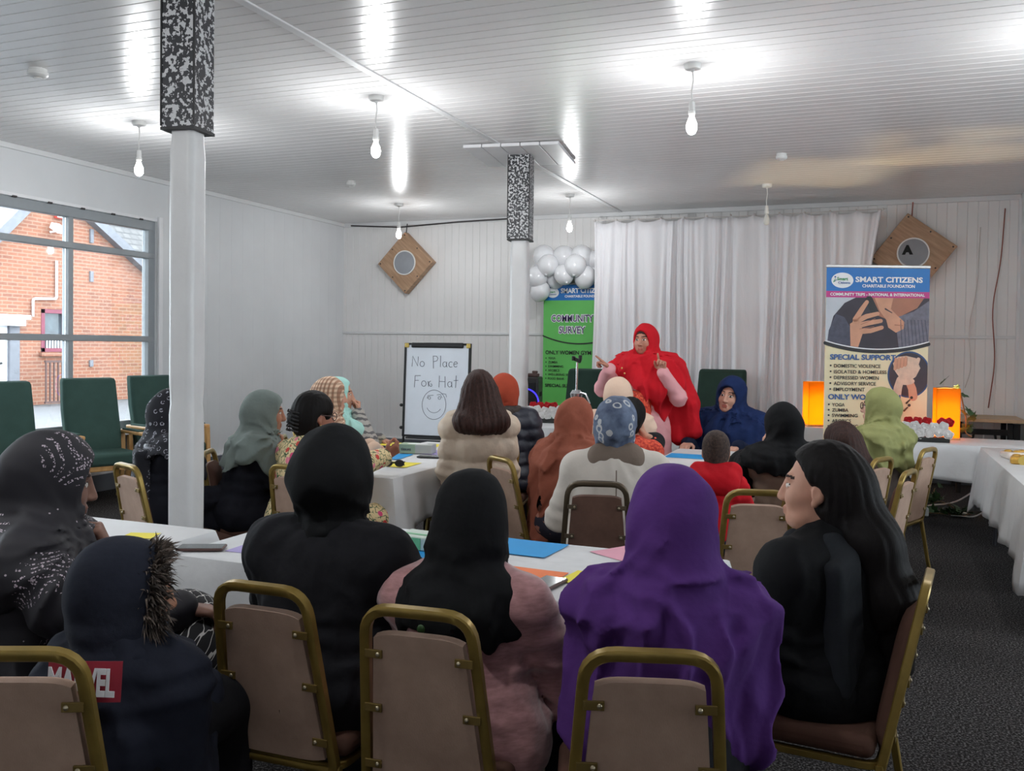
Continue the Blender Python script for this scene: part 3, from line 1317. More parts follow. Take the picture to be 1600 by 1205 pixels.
    def scarf(s, m, name='headscarf', t=.016, kind='cape', back=.26, front=.20, body_t=.036, bun=.0, h=None, fold=.0035, nfold=9, face_open=1.0,
              flare=.0, extra=(), width=1.0, side_len=None, open_y=.0, slope=0.0, cuts=(), off=.021, neckw=.84, shoulders=True):
        """head covering; kind: 'wrap' (tied round head and neck), 'cape' (falls to the shoulders), 'shawl' (over shoulders and arms)"""
        K, C, Hm = s.K, s.C, s.Hm
        ops = []
        nk = s.neck
        if kind in ('cape', 'shawl') and shoulders:
            for (o, r) in s.coat_ops:
                if r in ('t1', 't2', 't3', 't4', 't5', 't6'):
                    ops.append((o[0], o[1].grow(off), o[2]))
                elif r == 'u':
                    c_ = o[1].grow(off + (flare if kind == 'shawl' else 0))
                    if kind == 'cape':
                        c_ = Cap(c_.a, c_.a + (c_.b - c_.a) * .55, c_.ra, c_.rb)
                    ops.append((o[0], c_, o[2]))
        ops += [('+', Ell(s.headL(0, -.012, .030), V3(.076 + t, .095 + t, .088 + t) * K, Hm), .02),
                ('+', Ell(s.headL(0, .012, -.040), V3(.068 + t, .060 + t, .082 + t) * K, Hm), .04)]
        if bun:
            ops.append(('+', Ell(s.headL(0, -.085, -.005), V3(.045 + bun, .035 + bun, .045 + bun) * K, Hm), .05))
        ops.append(('+', Cap(s.headL(0, -.020, -.06), nk + V3(0, .0, -.01), (.056 + t) * K, (.068 + t) * K * neckw), .035))
        if kind in ('cape', 'shawl'):
            ops.append(('+', Cap(s.headL(0, -.045, -.03), nk - s.ax * .05 - s.fwd * .03, (.058 + t) * K, (.078 + t) * K * neckw), .045))
        for e in extra:
            ops.append(e)
        fo = face_open
        ops.append(('-', Ell(s.headL(0, .098 + open_y, -.022), V3(.070 * fo, .074, .097 * fo) * K, Hm), .010))
        nz = nk[2]
        w1, w2 = wob(s.seed + 2, 8), wob(s.seed + 3, 17)
        bk, ft = nz - back, nz - front
        sl = side_len if side_len is not None else (bk + ft) / 2 - nz
        if kind in ('cape', 'shawl'):
            def cut(X, Y, Z):
                f = np.clip((Y - nk[1] + .02) / .16, -1, 1)
                e = np.where(f < 0, (nz + sl) + (bk - (nz + sl)) * -f, (nz + sl) + (ft - (nz + sl)) * f)
                e = e + .006 * np.sin(X * 26 + s.seed) + .005 * np.sin(Y * 31 + X * 12) + slope * X
                return e - Z
            ops.append(('cut', cut))
        else:
            ops.append(('cut', lambda X, Y, Z: (nz - .035) - Z + .006 * np.sin(X * 40) + 0 * Y))
        for c_ in cuts:
            ops.append(('cut', c_))
        fold0 = fold * 1.55

        def disp(X, Y, Z):
            # folds sweep from under the chin round the head, then hang down over the shoulders
            L = ((X - C[0]) * Hm[1, 0] + (Y - C[1]) * Hm[1, 1] + (Z - C[2]) * Hm[1, 2])
            Zl = ((X - C[0]) * Hm[2, 0] + (Y - C[1]) * Hm[2, 1] + (Z - C[2]) * Hm[2, 2])
            g, g2 = w1(X, Y, Z), w2(X, Y, Z)
            fold = fold0
            ph = np.arctan2(Zl + .12, L - .07)
            low = np.clip((.10 - Zl) / .22, .18, 1.0)
            q = nfold * ph + 2.4 * g + 9 * (X - C[0])
            d = fold * low * (.5 * np.sin(q) - 1.5 * (1 - np.abs(np.sin(.62 * q + 1.3 * g2))) ** 1.5)
            az = np.arctan2(X - nk[0], -(Y - nk[1] - .03))
            hang = np.clip((nz + .12 - Z) / .18, 0, 1)
            q = az * 7 + 2.6 * g + s.seed + 4 * (Z - nz)
            d -= fold * 2.6 * hang * (1 - np.abs(np.sin(.8 * q + .8 * g2))) ** 1.4 + fold * .5 * hang * np.sin(2.3 * q + 2 * g2)
            d += fold * .9 * g2 + fold * .8 * g
            roll = np.exp(-((Z - nz - .03) / .06) ** 2)
            d += fold * 1.2 * roll * (np.abs(np.sin(Z * 42 + 2.5 * g + 5 * X + s.seed)) - .5)
            return np.clip(d, -.04, .006 if kind != 'wrap' else .010)
        return s.piece(name, m, ops, h, disp)

    def hair(s, m, name='hair', t=.012, long=0.0, spread=.10, bun=0.0, face=1.0, h=None, strand=.0016, front=True, ears=True, extra=(), thick=.045, line=.0, nape=None):
        K, Hm = s.K, s.Hm
        ops = [('+', Ell(s.headL(0, -.018, .036), V3(.075 + t, .094 + t, .086 + t) * K, Hm), .02)]
        if nape is None:
            ops.append(('+', Ell(s.headL(0, -.055, -.035), V3(.062 + t, .050 + t, .07 + t) * K, Hm), .05))
        if long:
            top = s.headL(0, -.075, -.02)
            for i in range(-3, 4):
                f = i / 3
                lowp = s.neck + s.rt * f * spread - s.fwd * (.150 + .02 * (1 - f * f)) - s.ax * (long - .05 * f * f)
                mid = s.neck + s.rt * f * spread * .9 - s.fwd * (.095 + .02 * (1 - f * f)) - s.ax * .01
                ops += [('+', Cap(s.headL(f * .055, -.06, .0), mid, .045, thick), .05), ('+', Cap(mid, lowp, thick, thick * .55), .05)]
        if bun:
            ops.append(('+', Ell(s.headL(0, -.118, -.018), V3(bun, bun * .8, bun * .95) * K, Hm), .015))
        for e in extra:
            ops.append(e)
        ops.append(('-', Ell(s.headL(0, .108, -.040 + line), V3(.066 * face, .078, .098) * K, Hm), .010))
        if ears:
            for sx in (-1, 1):
                ops.append(('-', Ell(s.headL(sx * .086, .016, -.026), V3(.026, .042, .046) * K, Hm), .010))
        w1 = wob(s.seed + 4, 7)
        C = s.C

        def disp(X, Y, Z):
            az = np.arctan2(X - C[0], -(Y - C[1]))
            g = w1(X, Y, Z)
            return strand * (.7 * np.sin(az * 31 + 6 * g) + .6 * np.sin(az * 67 + 9 * g + 8 * Z) + .5 * np.sin(X * 240 + 7 * g)) + .004 * g
        return s.piece(name, m, ops, h or .006, disp)


_LIP = {}


def lip_of(sk):
    if sk.name not in _LIP:
        c = sk.node_tree.nodes['Color Ramp'].color_ramp.elements[0].color
        m, t = new_mat('lips_' + sk.name)
        t.col((c[0] * .80, c[1] * .45, c[2] * .45, 1))
        t.b.inputs['Roughness'].default_value = 0.4
        _LIP[sk.name] = m
    return _LIP[sk.name]

# ------------------------------------------------------------------ the room
def structure(o):
    o['kind'] = 'structure'
    return o


def grooved(u0, u1, pitch, gw, gd):
    """profile (u, depth) of boards with v-grooves"""
    pr = []
    u = u0
    while u < u1 - 1e-6:
        e = min(u + pitch, u1)
        pr += [(u + gw / 2, 0), (e - gw / 2, 0), (e, -gd)]
        u = e
    return [(u0, -gd)] + pr


mb = MB()
mb.box((-.8, 5, -.05), (13.4, 14, .1))
structure(mb.build('floor', MATS['carpet']))

# ceiling boards run across the room
mb = MB()
pr = grooved(YF, YB + .1, .108, .010, .006)
vs, fs = [], []
for (u, d) in pr:
    vs += [(XL - .1, u, H_CEIL - d), (XF + .1, u, H_CEIL - d)]
for i in range(len(pr) - 1):
    fs.append((2 * i, 2 * i + 1, 2 * i + 3, 2 * i + 2))
mb.add(vs, fs)
structure(mb.build('ceiling', MATS['white_ceiling']))
mb = MB()
mb.box((-.8, 5, H_CEIL + .08), (13.4, 14, .1))
structure(mb.build('ceiling_deck', MATS['white_paint']))
# the joint strip between the two runs of boards
mb = MB()
mb.box((-3.02, 4.9, H_CEIL - .004), (.055, 13.0, .012))
structure(mb.build('trim_1', MATS['white_paint'], bevel=.003))

# back wall: upright boards above and below a rail
mb = MB()
pr = grooved(XL - .05, XR + .05, .105, .010, .007)
vs, fs = [], []
for (u, d) in pr:
    vs += [(u, YB - d, -.02), (u, YB - d, H_CEIL + .03)]
for i in range(len(pr) - 1):
    fs.append((2 * i, 2 * i + 1, 2 * i + 3, 2 * i + 2))
mb.add(vs, fs)
mb.box((-3, YB + .09, 1.6), (9.0, .12, 3.4))
structure(mb.build('wall_back', MATS['white_board_wall']))
mb = MB()
mb.box(((XL + XR) / 2, YB - .006, 1.67), (XR - XL, .022, .035))
structure(mb.build('trim_2', MATS['white_paint'], bevel=.006))
mb = MB()
mb.box(((XL + XR) / 2, YB - .012, H_CEIL - .03), (XR - XL, .03, .06))
structure(mb.build('trim_3', MATS['white_paint'], bevel=.008))
mb = MB()
mb.box(((XL + XR) / 2, YB - .012, .085), (XR - XL, .028, .17), 0)
mb.box(((XL + XR) / 2, YB - .014, .178), (XR - XL, .034, .018), 1)
structure(mb.build('baseboard_back', [MATS['dark_skirting'], MATS['white_paint']], bevel=.003))

# left wall with the big window opening
WY0, WY1, WZ0, WZ1 = 3.9, 7.70, .60, 2.79
mb = MB()
xw = XL - .10
VY0, VY1 = 1.3, 3.4        # second window in the same wall, unseen, added for more daylight
for (y0, y1, z0, z1) in ((YF, VY0, -.02, H_CEIL + .03), (VY1, WY0, -.02, H_CEIL + .03), (VY0, VY1, -.02, WZ0), (VY0, VY1, WZ1, H_CEIL + .03), (WY1, YB + .1, -.02, H_CEIL + .03), (WY0, WY1, -.02, WZ0), (WY0, WY1, WZ1, H_CEIL + .03)):
    mb.box((xw, (y0 + y1) / 2, (z0 + z1) / 2), (.20, y1 - y0, z1 - z0))
# faint panel joints
for k in range(36):
    y = WY1 + .18 + k * .21
    if y < YB - .05:
        mb.box((XL + .0003, y, 1.7), (.0014, .007, 3.1))
structure(mb.build('wall_left', MATS['white_smooth_wall']))
mb = MB()
mb.box((XL + .012, (YF + YB) / 2, H_CEIL - .025), (.03, YB - YF, .05))
structure(mb.build('trim_4', MATS['white_paint'], bevel=.006))
mb = MB()
mb.box((XL + .012, (YF + YB) / 2, .085), (.028, YB - YF, .17), 0)
mb.box((XL + .014, (YF + YB) / 2, .178), (.034, YB - YF, .018), 1)
structure(mb.build('baseboard_left', [MATS['dark_skirting'], MATS['white_paint']], bevel=.003))
mb = MB()
mb.box((XR + .06, 10.3, 1.6), (.12, 2.6, 3.4))
RY0, RY1, RZ0, RZ1 = 2.2, 7.4, .95, 2.6     # unseen window in the added right bay, put in for daylight
for (y0, y1, z0, z1) in ((-1.7, RY0, -.1, 3.3), (RY1, 9.1, -.1, 3.3), (RY0, RY1, -.1, RZ0), (RY0, RY1, RZ1, 3.3)):
    mb.box((5.66, (y0 + y1) / 2, (z0 + z1) / 2), (.12, y1 - y0, z1 - z0))
mb.box((3.66, 9.10, 1.6), (4.06, .12, 3.4))  # end wall of the unseen bay added for light
structure(mb.build('wall_right', MATS['white_paint']))
mb = MB()
mb.box((XR - .012, YB - .03, 1.6), (.03, .05, 3.2))
structure(mb.build('trim_5', MATS['white_paint'], bevel=.004))
mb = MB()
mb.box((-.8, YF - .06, 1.6), (13.2, .12, 3.4))
structure(mb.build('wall_front', MATS['white_paint']))
for nm, boxes, pane in [('added_window_2', [((XL - .07, y, (WZ0 + WZ1) / 2), (.09, .08, WZ1 - WZ0)) for y in (VY0 + .04, 2.35, VY1 - .04)] + [((XL - .07, (VY0 + VY1) / 2, z), (.09, VY1 - VY0, .09)) for z in (WZ0 + .04, 1.53, 2.42, WZ1 - .04)],  # both windows here are unseen, added to let in daylight
                         ((XL - .07, (VY0 + VY1) / 2, (WZ0 + WZ1) / 2), (.006, VY1 - VY0, WZ1 - WZ0))),
                        ('added_window_3', [((5.66, y, (RZ0 + RZ1) / 2), (.09, .08, RZ1 - RZ0)) for y in (RY0 + .04, 3.9, 5.7, RY1 - .04)] + [((5.66, (RY0 + RY1) / 2, z), (.09, RY1 - RY0, .08)) for z in (RZ0 + .04, RZ1 - .04)],
                         ((5.66, (RY0 + RY1) / 2, (RZ0 + RZ1) / 2), (.006, RY1 - RY0, RZ1 - RZ0)))]:
    r = empty(nm, boxes[0][0])
    structure(r)
    mb = MB()
    for c_, s_ in boxes:
        mb.box(Vector(c_) - Vector(boxes[0][0]), s_)
    mb.build('window_frame', MATS['window_frame_grey'], r, bevel=.005)
    mb = MB()
    mb.box(Vector(pane[0]) - Vector(boxes[0][0]), pane[1])
    mb.build('window_pane', MATS['window_glass'], r)

# window: frame bars and panes
wf = empty('window_1', (XL - .07, (WY0 + WY1) / 2, WZ0))
structure(wf)


def L(y, z):
    return (0, y - (WY0 + WY1) / 2, z - WZ0)


mb = MB()
fw = .075
mull = [5.18, 6.60]
trans = [1.53, 2.42]
for (y, w_) in [(WY0 + fw / 2, fw), (WY1 - fw / 2, fw * 1.4)] + [(y, .055) for y in mull]:
    mb.box(L(y, (WZ0 + WZ1) / 2), (.09, w_, WZ1 - WZ0))
for (z, w_) in [(WZ0 + .04, .08), (WZ1 - .05, .10)] + [(z, .062) for z in trans]:
    mb.box(Vector(L((WY0 + WY1) / 2, z)) + Vector((.004, 0, 0)), (.09, WY1 - WY0, w_))
mb.build('window_frame', MATS['window_frame_grey'], wf, bevel=.006)
ys = [WY0] + mull + [WY1]
zs = [WZ0] + trans + [WZ1]
for i in range(3):
    for j in range(3):
        mb = MB()
        y0, y1, z0, z1 = ys[i], ys[i + 1], zs[j], zs[j + 1]
        mb.box(L((y0 + y1) / 2, (z0 + z1) / 2), (.006, y1 - y0 - .06, z1 - z0 - .06))
        mb.build('window_pane', MATS['window_glass'], wf)
mb = MB()
mb.box((.13, 0, -.02), (.24, WY1 - WY0 + .08, .045))
mb.build('window_sill', MATS['white_upvc'], wf, bevel=.008)
mb = MB()
mb.box((.062, 0, WZ1 - WZ0 + .012), (.03, WY1 - WY0, .03))
for k in range(10):
    mb.box((.075, -1.75 + k * .38, WZ1 - WZ0 - .004), (.012, .05, .018), 1)
mb.build('blind_rail', [MATS['white_upvc'], MATS['wire_dark']], wf, bevel=.003)
mb = MB()
for y in (WY0 - .03, WY1 + .03):
    mb.box((.09, y - (WY0 + WY1) / 2, (WZ1 - WZ0) / 2), (.03, .06, WZ1 - WZ0 + .1))
mb.build('window_architrave', MATS['white_upvc'], wf, bevel=.005)

# dark speck cable at the top of the back wall
mb = MB()
mb.tube([(XL + .15, YB - .05, 3.21), (-6.2, YB - .05, 3.16), (-5.3, YB - .05, 3.20), (-4.5, YB - .05, 3.215)], .010, 6)
mb.box((-4.45, YB - .05, 3.20), (.14, .05, .07), 1)
tag(mb.build('cable', [MATS['wire_dark'], MATS['white_plastic']], smooth='auto'), 'dark cable sagging along the top of the back wall to a white junction box', 'cable')
mb = MB()
mb.tube(fillet([(1.36, YB - .02, 3.1), (1.33, YB - .02, 2.5), (1.25, YB - .02, 2.0), (1.30, YB - .02, 1.4), (1.24, YB - .02, .88)], .2), .006, 6)
tag(mb.build('wire', MATS['wire_red'], smooth=True), 'thin reddish wire hanging down the back wall in the right corner', 'wire')
mb = MB()
mb.tube(fillet([(1.12, YB - .02, 2.9), (1.10, YB - .02, 2.2), (1.02, YB - .02, 1.8), (1.06, YB - .02, 1.3), (1.0, YB - .02, 1.1)], .2), .005, 6)
tag(mb.build('wire', MATS['cord_white'], smooth=True), 'thin white wire trailing down the boards left of the reddish one', 'wire')

# ------------------------------------------------------------------ outside the window
mb = MB()
mb.box((-17, 10, -.06), (19.4, 44, .1))
structure(mb.build('ground', MATS['tarmac']))
XB = -18.0
bld = empty('brick_building', (XB, 16.5, 0))
tag(bld, 'gabled red brick building outside the window', 'building')


def B(y, z, dx=0.0):
    return (dx, y - 16.5, z)


gy, gz = 15.95, 5.85          # ridge
eL, eR = 10.6, 21.5
mb = MB()
sl = .62


def gable(y):
    return 5.20 - .60 * abs(y - 15.9) if y > 15.9 else 5.20 - 1.0 * abs(y - 15.9)


hole = (15.70, 16.47, 1.23, 2.24)
door = (12.9, 15.12, .0, 1.98)
# facade in vertical strips so that the door and window are real openings
yy = sorted(set([12.0, door[0], door[1], hole[0], hole[1], 15.9, 21.5]))
for i in range(len(yy) - 1):
    y0, y1 = yy[i], yy[i + 1]
    segs = [(0.0, None)]
    if y0 >= door[0] - 1e-6 and y1 <= door[1] + 1e-6:
        segs = [(door[3], None)]
    elif y0 >= hole[0] - 1e-6 and y1 <= hole[1] + 1e-6:
        segs = [(0.0, hole[2]), (hole[3], None)]
    for (z0, z1) in segs:
        za, zb = (gable(y0), gable(y1)) if z1 is None else (z1, z1)
        vs = [B(y0, z0), B(y1, z0), B(y1, zb), B(y0, za), B(y0, z0, -.25), B(y1, z0, -.25), B(y1, zb, -.25), B(y0, za, -.25)]
        mb.add(vs, [(0, 1, 2, 3), (7, 6, 5, 4), (0, 4, 5, 1), (1, 5, 6, 2), (2, 6, 7, 3), (3, 7, 4, 0)])
mb.build('brick_wall', MATS['brick'], bld)
mb = MB()
for (y0, y1) in ((15.9, 11.8), (15.9, 21.7)):
    a, b = Vector(B(y0, gable(y0) + .02)), Vector(B(y1, gable(y1) + .02))
    d = (b - a)
    n_ = Vector((0, -d.z, d.y)).normalized() * (1 if d.y > 0 else -1)
    vs = []
    for x in (.22, -5.0):
        for k in (0, .22):
            vs += [a + Vector((x, 0, 0)) + n_ * (k - .1), b + Vector((x, 0, 0)) + n_ * (k - .1)]
    mb.add(vs, [(0, 1, 3, 2), (4, 6, 7, 5), (0, 4, 5, 1), (2, 3, 7, 6), (0, 2, 6, 4), (1, 5, 7, 3)])
mb.build('barge_board', MATS['fascia_grey'], bld)
mb = MB()
mb.box(B((hole[0] + hole[1]) / 2, (hole[2] + hole[3]) / 2, -.12), (.05, hole[1] - hole[0], hole[3] - hole[2]), 1)
for (y, w_) in ((hole[0] + .05, .1), (hole[1] - .05, .1)):
    mb.box(B(y, (hole[2] + hole[3]) / 2, -.05), (.12, w_, hole[3] - hole[2]))
for z in (hole[2] + .05, hole[3] - .05, hole[2] + .36):
    mb.box(B((hole[0] + hole[1]) / 2, z, -.05), (.12, hole[1] - hole[0], .09))
for k in range(8):
    mb.box(B(hole[0] + .1 + .08 * k, hole[2] + .2, -.02), (.02, .035, .28), 2)
mb.box(B((hole[0] + hole[1]) / 2, hole[2] - .05, .03), (.14, hole[1] - hole[0] + .12, .09), 3)
mb.build('window', [MATS['maroon_paint'], MATS['dark_glass'], MATS['white_upvc'], MATS['brick']], bld)
mb = MB()
mb.box(B(14.0, .99, -.1), (.06, 2.2, 1.98))
for k in range(9):
    mb.box(B(13.9, .1 + .215 * k, -.062), (.02, 1.9, .19))
mb.box(B(15.0, .99, -.04), (.1, .26, 1.98), 1)
mb.box(B(14.6, .98, -.03), (.05, .2, .05), 2)
g = mb.build('garage_door', [MATS['garage_white'], MATS['fascia_grey'], MATS['black_plastic']], bld, bevel=.01)
mb = MB()
mb.box(B(13.9, 2.02, .12), (.32, 2.6, .1))
mb.box(B(13.9, 1.90, .08), (.2, 2.5, .16))
mb.build('door_canopy', MATS['white_upvc'], bld, bevel=.01)
mb = MB()
k_ = 18 / 14
mb.tube(fillet([B(16.09, 3.39, .05), B(16.09, 2.49, .05), B(15.44, 2.46, .05), B(15.44, 2.05, .05)], .06), .03, 8)
mb.build('pipe', MATS['white_upvc'], bld, smooth=True)
mb = MB()
mb.box(B(16.22, 4.52, .08), (.16, .34, .26), 0)
mb.box(B(16.10, 4.52, .17), (.02, .20, .24), 1)
mb.build('alarm_box', [MATS['alarm_red'], MATS['white_upvc']], bld, bevel=.02)
mb = MB()
mb.box(B(15.95, 4.13, .25), (.3, .22, .14), 0, Matrix.Rotation(.5, 3, 'Y'))
mb.tube([B(15.95, 4.05, 0), B(15.95, 4.08, .25)], .03, 8)
mb.build('floodlight', MATS['white_upvc'], bld, bevel=.02)
mb = MB()
for z in (.08, 1.02):
    mb.box(B(15.68, z, .5), (.05, .62, .05))
for k in range(6):
    mb.box(B(15.40 + .112 * k, .55, .5), (.03, .03, .96))
mb.build('iron_gate', MATS['iron_brown'], bld)
for z, h_ in ((4.1, .34), (3.1, .26), (.95, .16)):
    mb = MB()
    mb.box(B(17.15, z, .02), (.05, .10, h_))
    mb.build('wall_plate', MATS['fascia_grey'], bld)
# the tiled roof of the wing behind the gable
wing = empty('tiled_roof', (-21, 22.5, 0))
tag(wing, 'grey tiled roof rising behind the right slope of the gable', 'roof')
mb = MB()
vs = [(0, -6.5, 2.2), (0, 9, 2.2), (-3.6, 9, 6.2), (-3.6, -6.5, 6.2), (-.2, -6.5, 2.0), (-.2, 9, 2.0), (-3.8, 9, 6.0), (-3.8, -6.5, 6.0)]
mb.add(vs, [(0, 1, 2, 3), (7, 6, 5, 4), (0, 4, 5, 1), (1, 5, 6, 2), (2, 6, 7, 3), (3, 7, 4, 0)])
mb.build('tile_slope', MATS['roof_tile'], wing)
mb = MB()
mb.box((-2.2, 1.2, 1.0), (3.6, 15.2, 2.1))
mb.build('wing_wall', MATS['brick'], wing)

# ------------------------------------------------------------------ columns
def column(x, y, box_bottom, half, box_half, rz, label, plate=False, seed=1):
    r = empty('column', (x, y, 0), rz)
    tag(r, label, 'column')
    rs = random.Random(seed)
    # paper wrapped round a square post, creased and tied part way up
    mb = MB()
    tie = 1.22
    zs_ = [.05 * i for i in range(int((box_bottom + .03) / .05))] + [box_bottom - .02, box_bottom + .03]
    n = 56
    f1, f2 = wob(seed, 9), wob(seed + 1, 26)
    vs, fs = [], []
    for zi, z in enumerate(zs_):
        for j in range(n):
            a = 2 * PI * j / n
            c_, s_ = math.cos(a), math.sin(a)
            q = half / max(abs(c_), abs(s_))
            q = min(q, half * 1.22)
            X_, Y_ = c_ * half, s_ * half
            crush = math.exp(-((z - tie) / .10) ** 2) + math.exp(-((z - box_bottom) / .13) ** 2)
            k = 1 - .10 * math.exp(-((z - tie) / .03) ** 2) - .09 * math.exp(-((z - box_bottom + .03) / .05) ** 2)
            k += .020 * f1(X_ * 2, Y_ * 2, z * .5) + .010 * f2(X_ * 2, Y_ * 2, z * .35)
            k += .055 * crush * abs(f2(X_ * 3, Y_ * 3, z * 1.6)) - .02 * crush
            vs.append((q * c_ * k, q * s_ * k, z))
    for i in range(len(zs_) - 1):
        for j in range(n):
            j2 = (j + 1) % n
            fs.append((i * n + j, i * n + j2, (i + 1) * n + j2, (i + 1) * n + j))
    mb.add(vs, fs)
    mb.build('paper_wrap', MATS['wrap_paper'], r, smooth=True)
    mb = MB()
    mb.box((0, 0, (box_bottom + H_CEIL) / 2), (box_half * 2, box_half * 2, H_CEIL - box_bottom - .004))
    mb.build('box_casing', MATS['marbled_paper'], r, bevel=.004)
    mb = MB()
    mb.box((0, 0, box_bottom - .002), (box_half * 2 + .006, box_half * 2 + .006, .014))
    for sx, sy in ((-1, -1), (1, -1)):
        mb.box((sx * box_half, sy * box_half, (box_bottom + H_CEIL) / 2), (.008, .008, H_CEIL - box_bottom - .02))
    mb.build('casing_edge', MATS['black_tape'], r)
    if plate:
        mb = MB()
        for k in range(5):
            mb.box((-.34 + .17 * k, 0, H_CEIL - .022), (.164, .86, .03))
        mb.build('ceiling_plate', MATS['white_upvc'], r, bevel=.006)
    return r


column(-3.09, 3.53, 2.52, .067, .087, math.radians(8), 'near column wrapped in white paper with a large black marbled box on top, left of centre', seed=3)
column(-2.96, 7.68, 2.46, .080, .098, math.radians(8), 'far column wrapped in white paper, marbled box meeting a square panel on the ceiling', plate=True, seed=8)

# ------------------------------------------------------------------ bare bulbs, detectors
BULBS = [(-5.44, 5.66, 'bare lit bulb hanging nearest the window left of the near column'),
         (-3.27, 5.63, 'bare lit bulb hanging right of the near column, middle of the front row'),
         (-1.05, 5.63, 'largest bare lit bulb, hanging at the right of the front row'),
         (-5.46, 9.98, 'bare lit bulb hanging in front of the left plywood diamond'),
         (-3.23, 9.94, 'bare lit bulb hanging above the white balloons by the far column'),
         (-1.05, 9.96, 'unlit bulb hanging in front of the white curtain')]
BULBS += [(1.10, 5.63, 'added bare lit bulb at the right end of the front row, unseen'),  # from here on: unseen bulbs added to brighten the room
          (3.25, 5.63, 'added bare lit bulb in the right bay, unseen, in line with the front row'),
          (3.25, 2.40, 'added bare lit bulb in the right bay nearest the camera, unseen'),
          (-5.42, 1.30, 'added bare lit bulb overhead near the window, unseen'),
          (-3.27, 1.30, 'added bare lit bulb overhead on the left, unseen'),
          (-1.05, 1.30, 'added bare lit bulb overhead above the nearest chairs, unseen')]
for i, (x, y, lab) in enumerate(BULBS):
    lit = i != 5
    r = empty('pendant_lamp', (x, y, H_CEIL))
    tag(r, lab, 'lamp', 'bare pendant bulbs')
    mb = MB()
    mb.lathe([(.0, .004), (.052, .004), (.052, -.020), (.046, -.032), (.015, -.036), (.006, -.05)], n=24)
    mb.build('ceiling_rose', MATS['white_plastic'], r, smooth='auto')
    mb = MB()
    mb.tube([(0, 0, -.03), (.006, 0, -.1), (-.004, 0, -.17), (0, 0, -.25)], .0042, 8)
    mb.build('flex', MATS['white_plastic'], r, smooth=True)
    mb = MB()
    mb.lathe([(.006, -.225), (.017, -.23), (.020, -.26), (.020, -.285), (.023, -.287), (.023, -.305), (.019, -.31)], n=20)
    mb.build('lamp_holder', MATS['white_plastic'], r, smooth='auto')
    mb = MB()
    prof = [(.014, -.305), (.016, -.325), (.024, -.345), (.031, -.362), (.0335, -.385), (.031, -.408), (.022, -.424), (.010, -.431), (.001, -.432)]
    mb.lathe(prof, n=24)
    mb.build('bulb', MATS['bulb_glow' if lit else 'bulb_off'], r, smooth=True)
    if lit:
        ld = bpy.data.lights.new('bulb_light', 'POINT')
        ld.energy = BULB_W * (.62 if i in (3, 4) else 1.0)
        ld.color = (.965, .985, 1.0)
        ld.shadow_soft_size = .036
        lo = bpy.data.objects.new('bulb_light', ld)
        COL.objects.link(lo)
        lo.parent = r
        lo.location = (0, 0, -.385 - .055)

for (x, y, s_, lab) in ((-5.03, 4.36, 1.0, 'white smoke detector on the ceiling left of the near column'),
                        (-5.21, 8.45, .8, 'white smoke detector on the ceiling between the two columns'),
                        (-.77, 8.45, .8, 'white smoke detector on the ceiling in front of the curtain')):
    mb = MB()
    mb.lathe([(.0, .003), (.055 * s_, .003), (.055 * s_, -.018), (.062 * s_, -.022), (.062 * s_, -.040), (.050 * s_, -.052), (.030 * s_, -.056), (.0, -.056)], n=28)
    mb.lathe([(.024 * s_, -.055), (.024 * s_, -.062), (.0, -.062)], n=20)
    o = mb.build('smoke_detector', MATS['white_plastic'], smooth='auto')
    o.location = (x, y, H_CEIL)
    tag(o, lab, 'smoke detector', 'ceiling smoke detectors')

# ------------------------------------------------------------------ tables and cloths
def cloth(label, group, w, d, loc, rz, drop=.24, m=None, seed=1, z=.748, corner=.10, flare=.035):
    """a sheet over a table: flat top, skirt with soft waves, corners that hang lower"""
    w1 = wob(seed, 5)
    pts, nor = [], []
    r = .02
    hw, hd = w / 2, d / 2

    def edge(a, b, n):
        for i in range(n):
            t = i / n
            pts.append((a[0] + (b[0] - a[0]) * t, a[1] + (b[1] - a[1]) * t))
    nx, ny = max(6, int(w / .035)), max(6, int(d / .035))
    edge((-hw, -hd), (hw, -hd), nx)
    edge((hw, -hd), (hw, hd), ny)
    edge((hw, hd), (-hw, hd), nx)
    edge((-hw, hd), (-hw, -hd), ny)
    N = len(pts)
    dr = drop if callable(drop) else (lambda x, y: drop)
    rows = 9
    vs, fs = [], []
    for k in range(rows + 1):
        f = k / rows
        for i, (x, y) in enumerate(pts):
            cx = math.exp(-((hw - abs(x)) ** 2 + (hd - abs(y)) ** 2) / .012)
            ex = max(0, 1 - (hw - abs(x)) / .012) if hw - abs(x) < .012 else 0
            nx_, ny_ = 0, 0
            if hw - abs(x) < 1e-6:
                nx_ = math.copysign(1, x)
            if hd - abs(y) < 1e-6:
                ny_ = math.copysign(1, y)
            l = math.hypot(nx_, ny_) or 1
            nx_, ny_ = nx_ / l, ny_ / l
            s_ = i * .035
            D = dr(x, y) + corner * cx + .012 * math.sin(s_ * 9 + seed)
            wave = .014 * math.sin(s_ * 13 + seed * 2) + .010 * math.sin(s_ * 29 + seed)
            if k == 0:
                o, zz = 0, 0
            elif k == 1:
                o, zz = .010, -.004
            else:
                q = (k - 1) / (rows - 1)
                o = .012 + (flare + wave + .05 * cx) * q ** .8
                zz = -.006 - D * q
            vs.append((x + nx_ * o, y + ny_ * o, z + zz))
    for k in range(rows):
        for i in range(N):
            i2 = (i + 1) % N
            fs.append((k * N + i, (k + 1) * N + i, (k + 1) * N + i2, k * N + i2))
    fs.append(tuple(range(N)))
    mb = MB()
    mb.add(vs, fs)
    o = mb.build('tablecloth', m or MATS['table_cloth_paper'], smooth='auto', solid=.004)
    o.location = (loc[0], loc[1], 0)
    o.rotation_euler = (0, 0, rz)
    return tag(o, label, 'tablecloth', group)


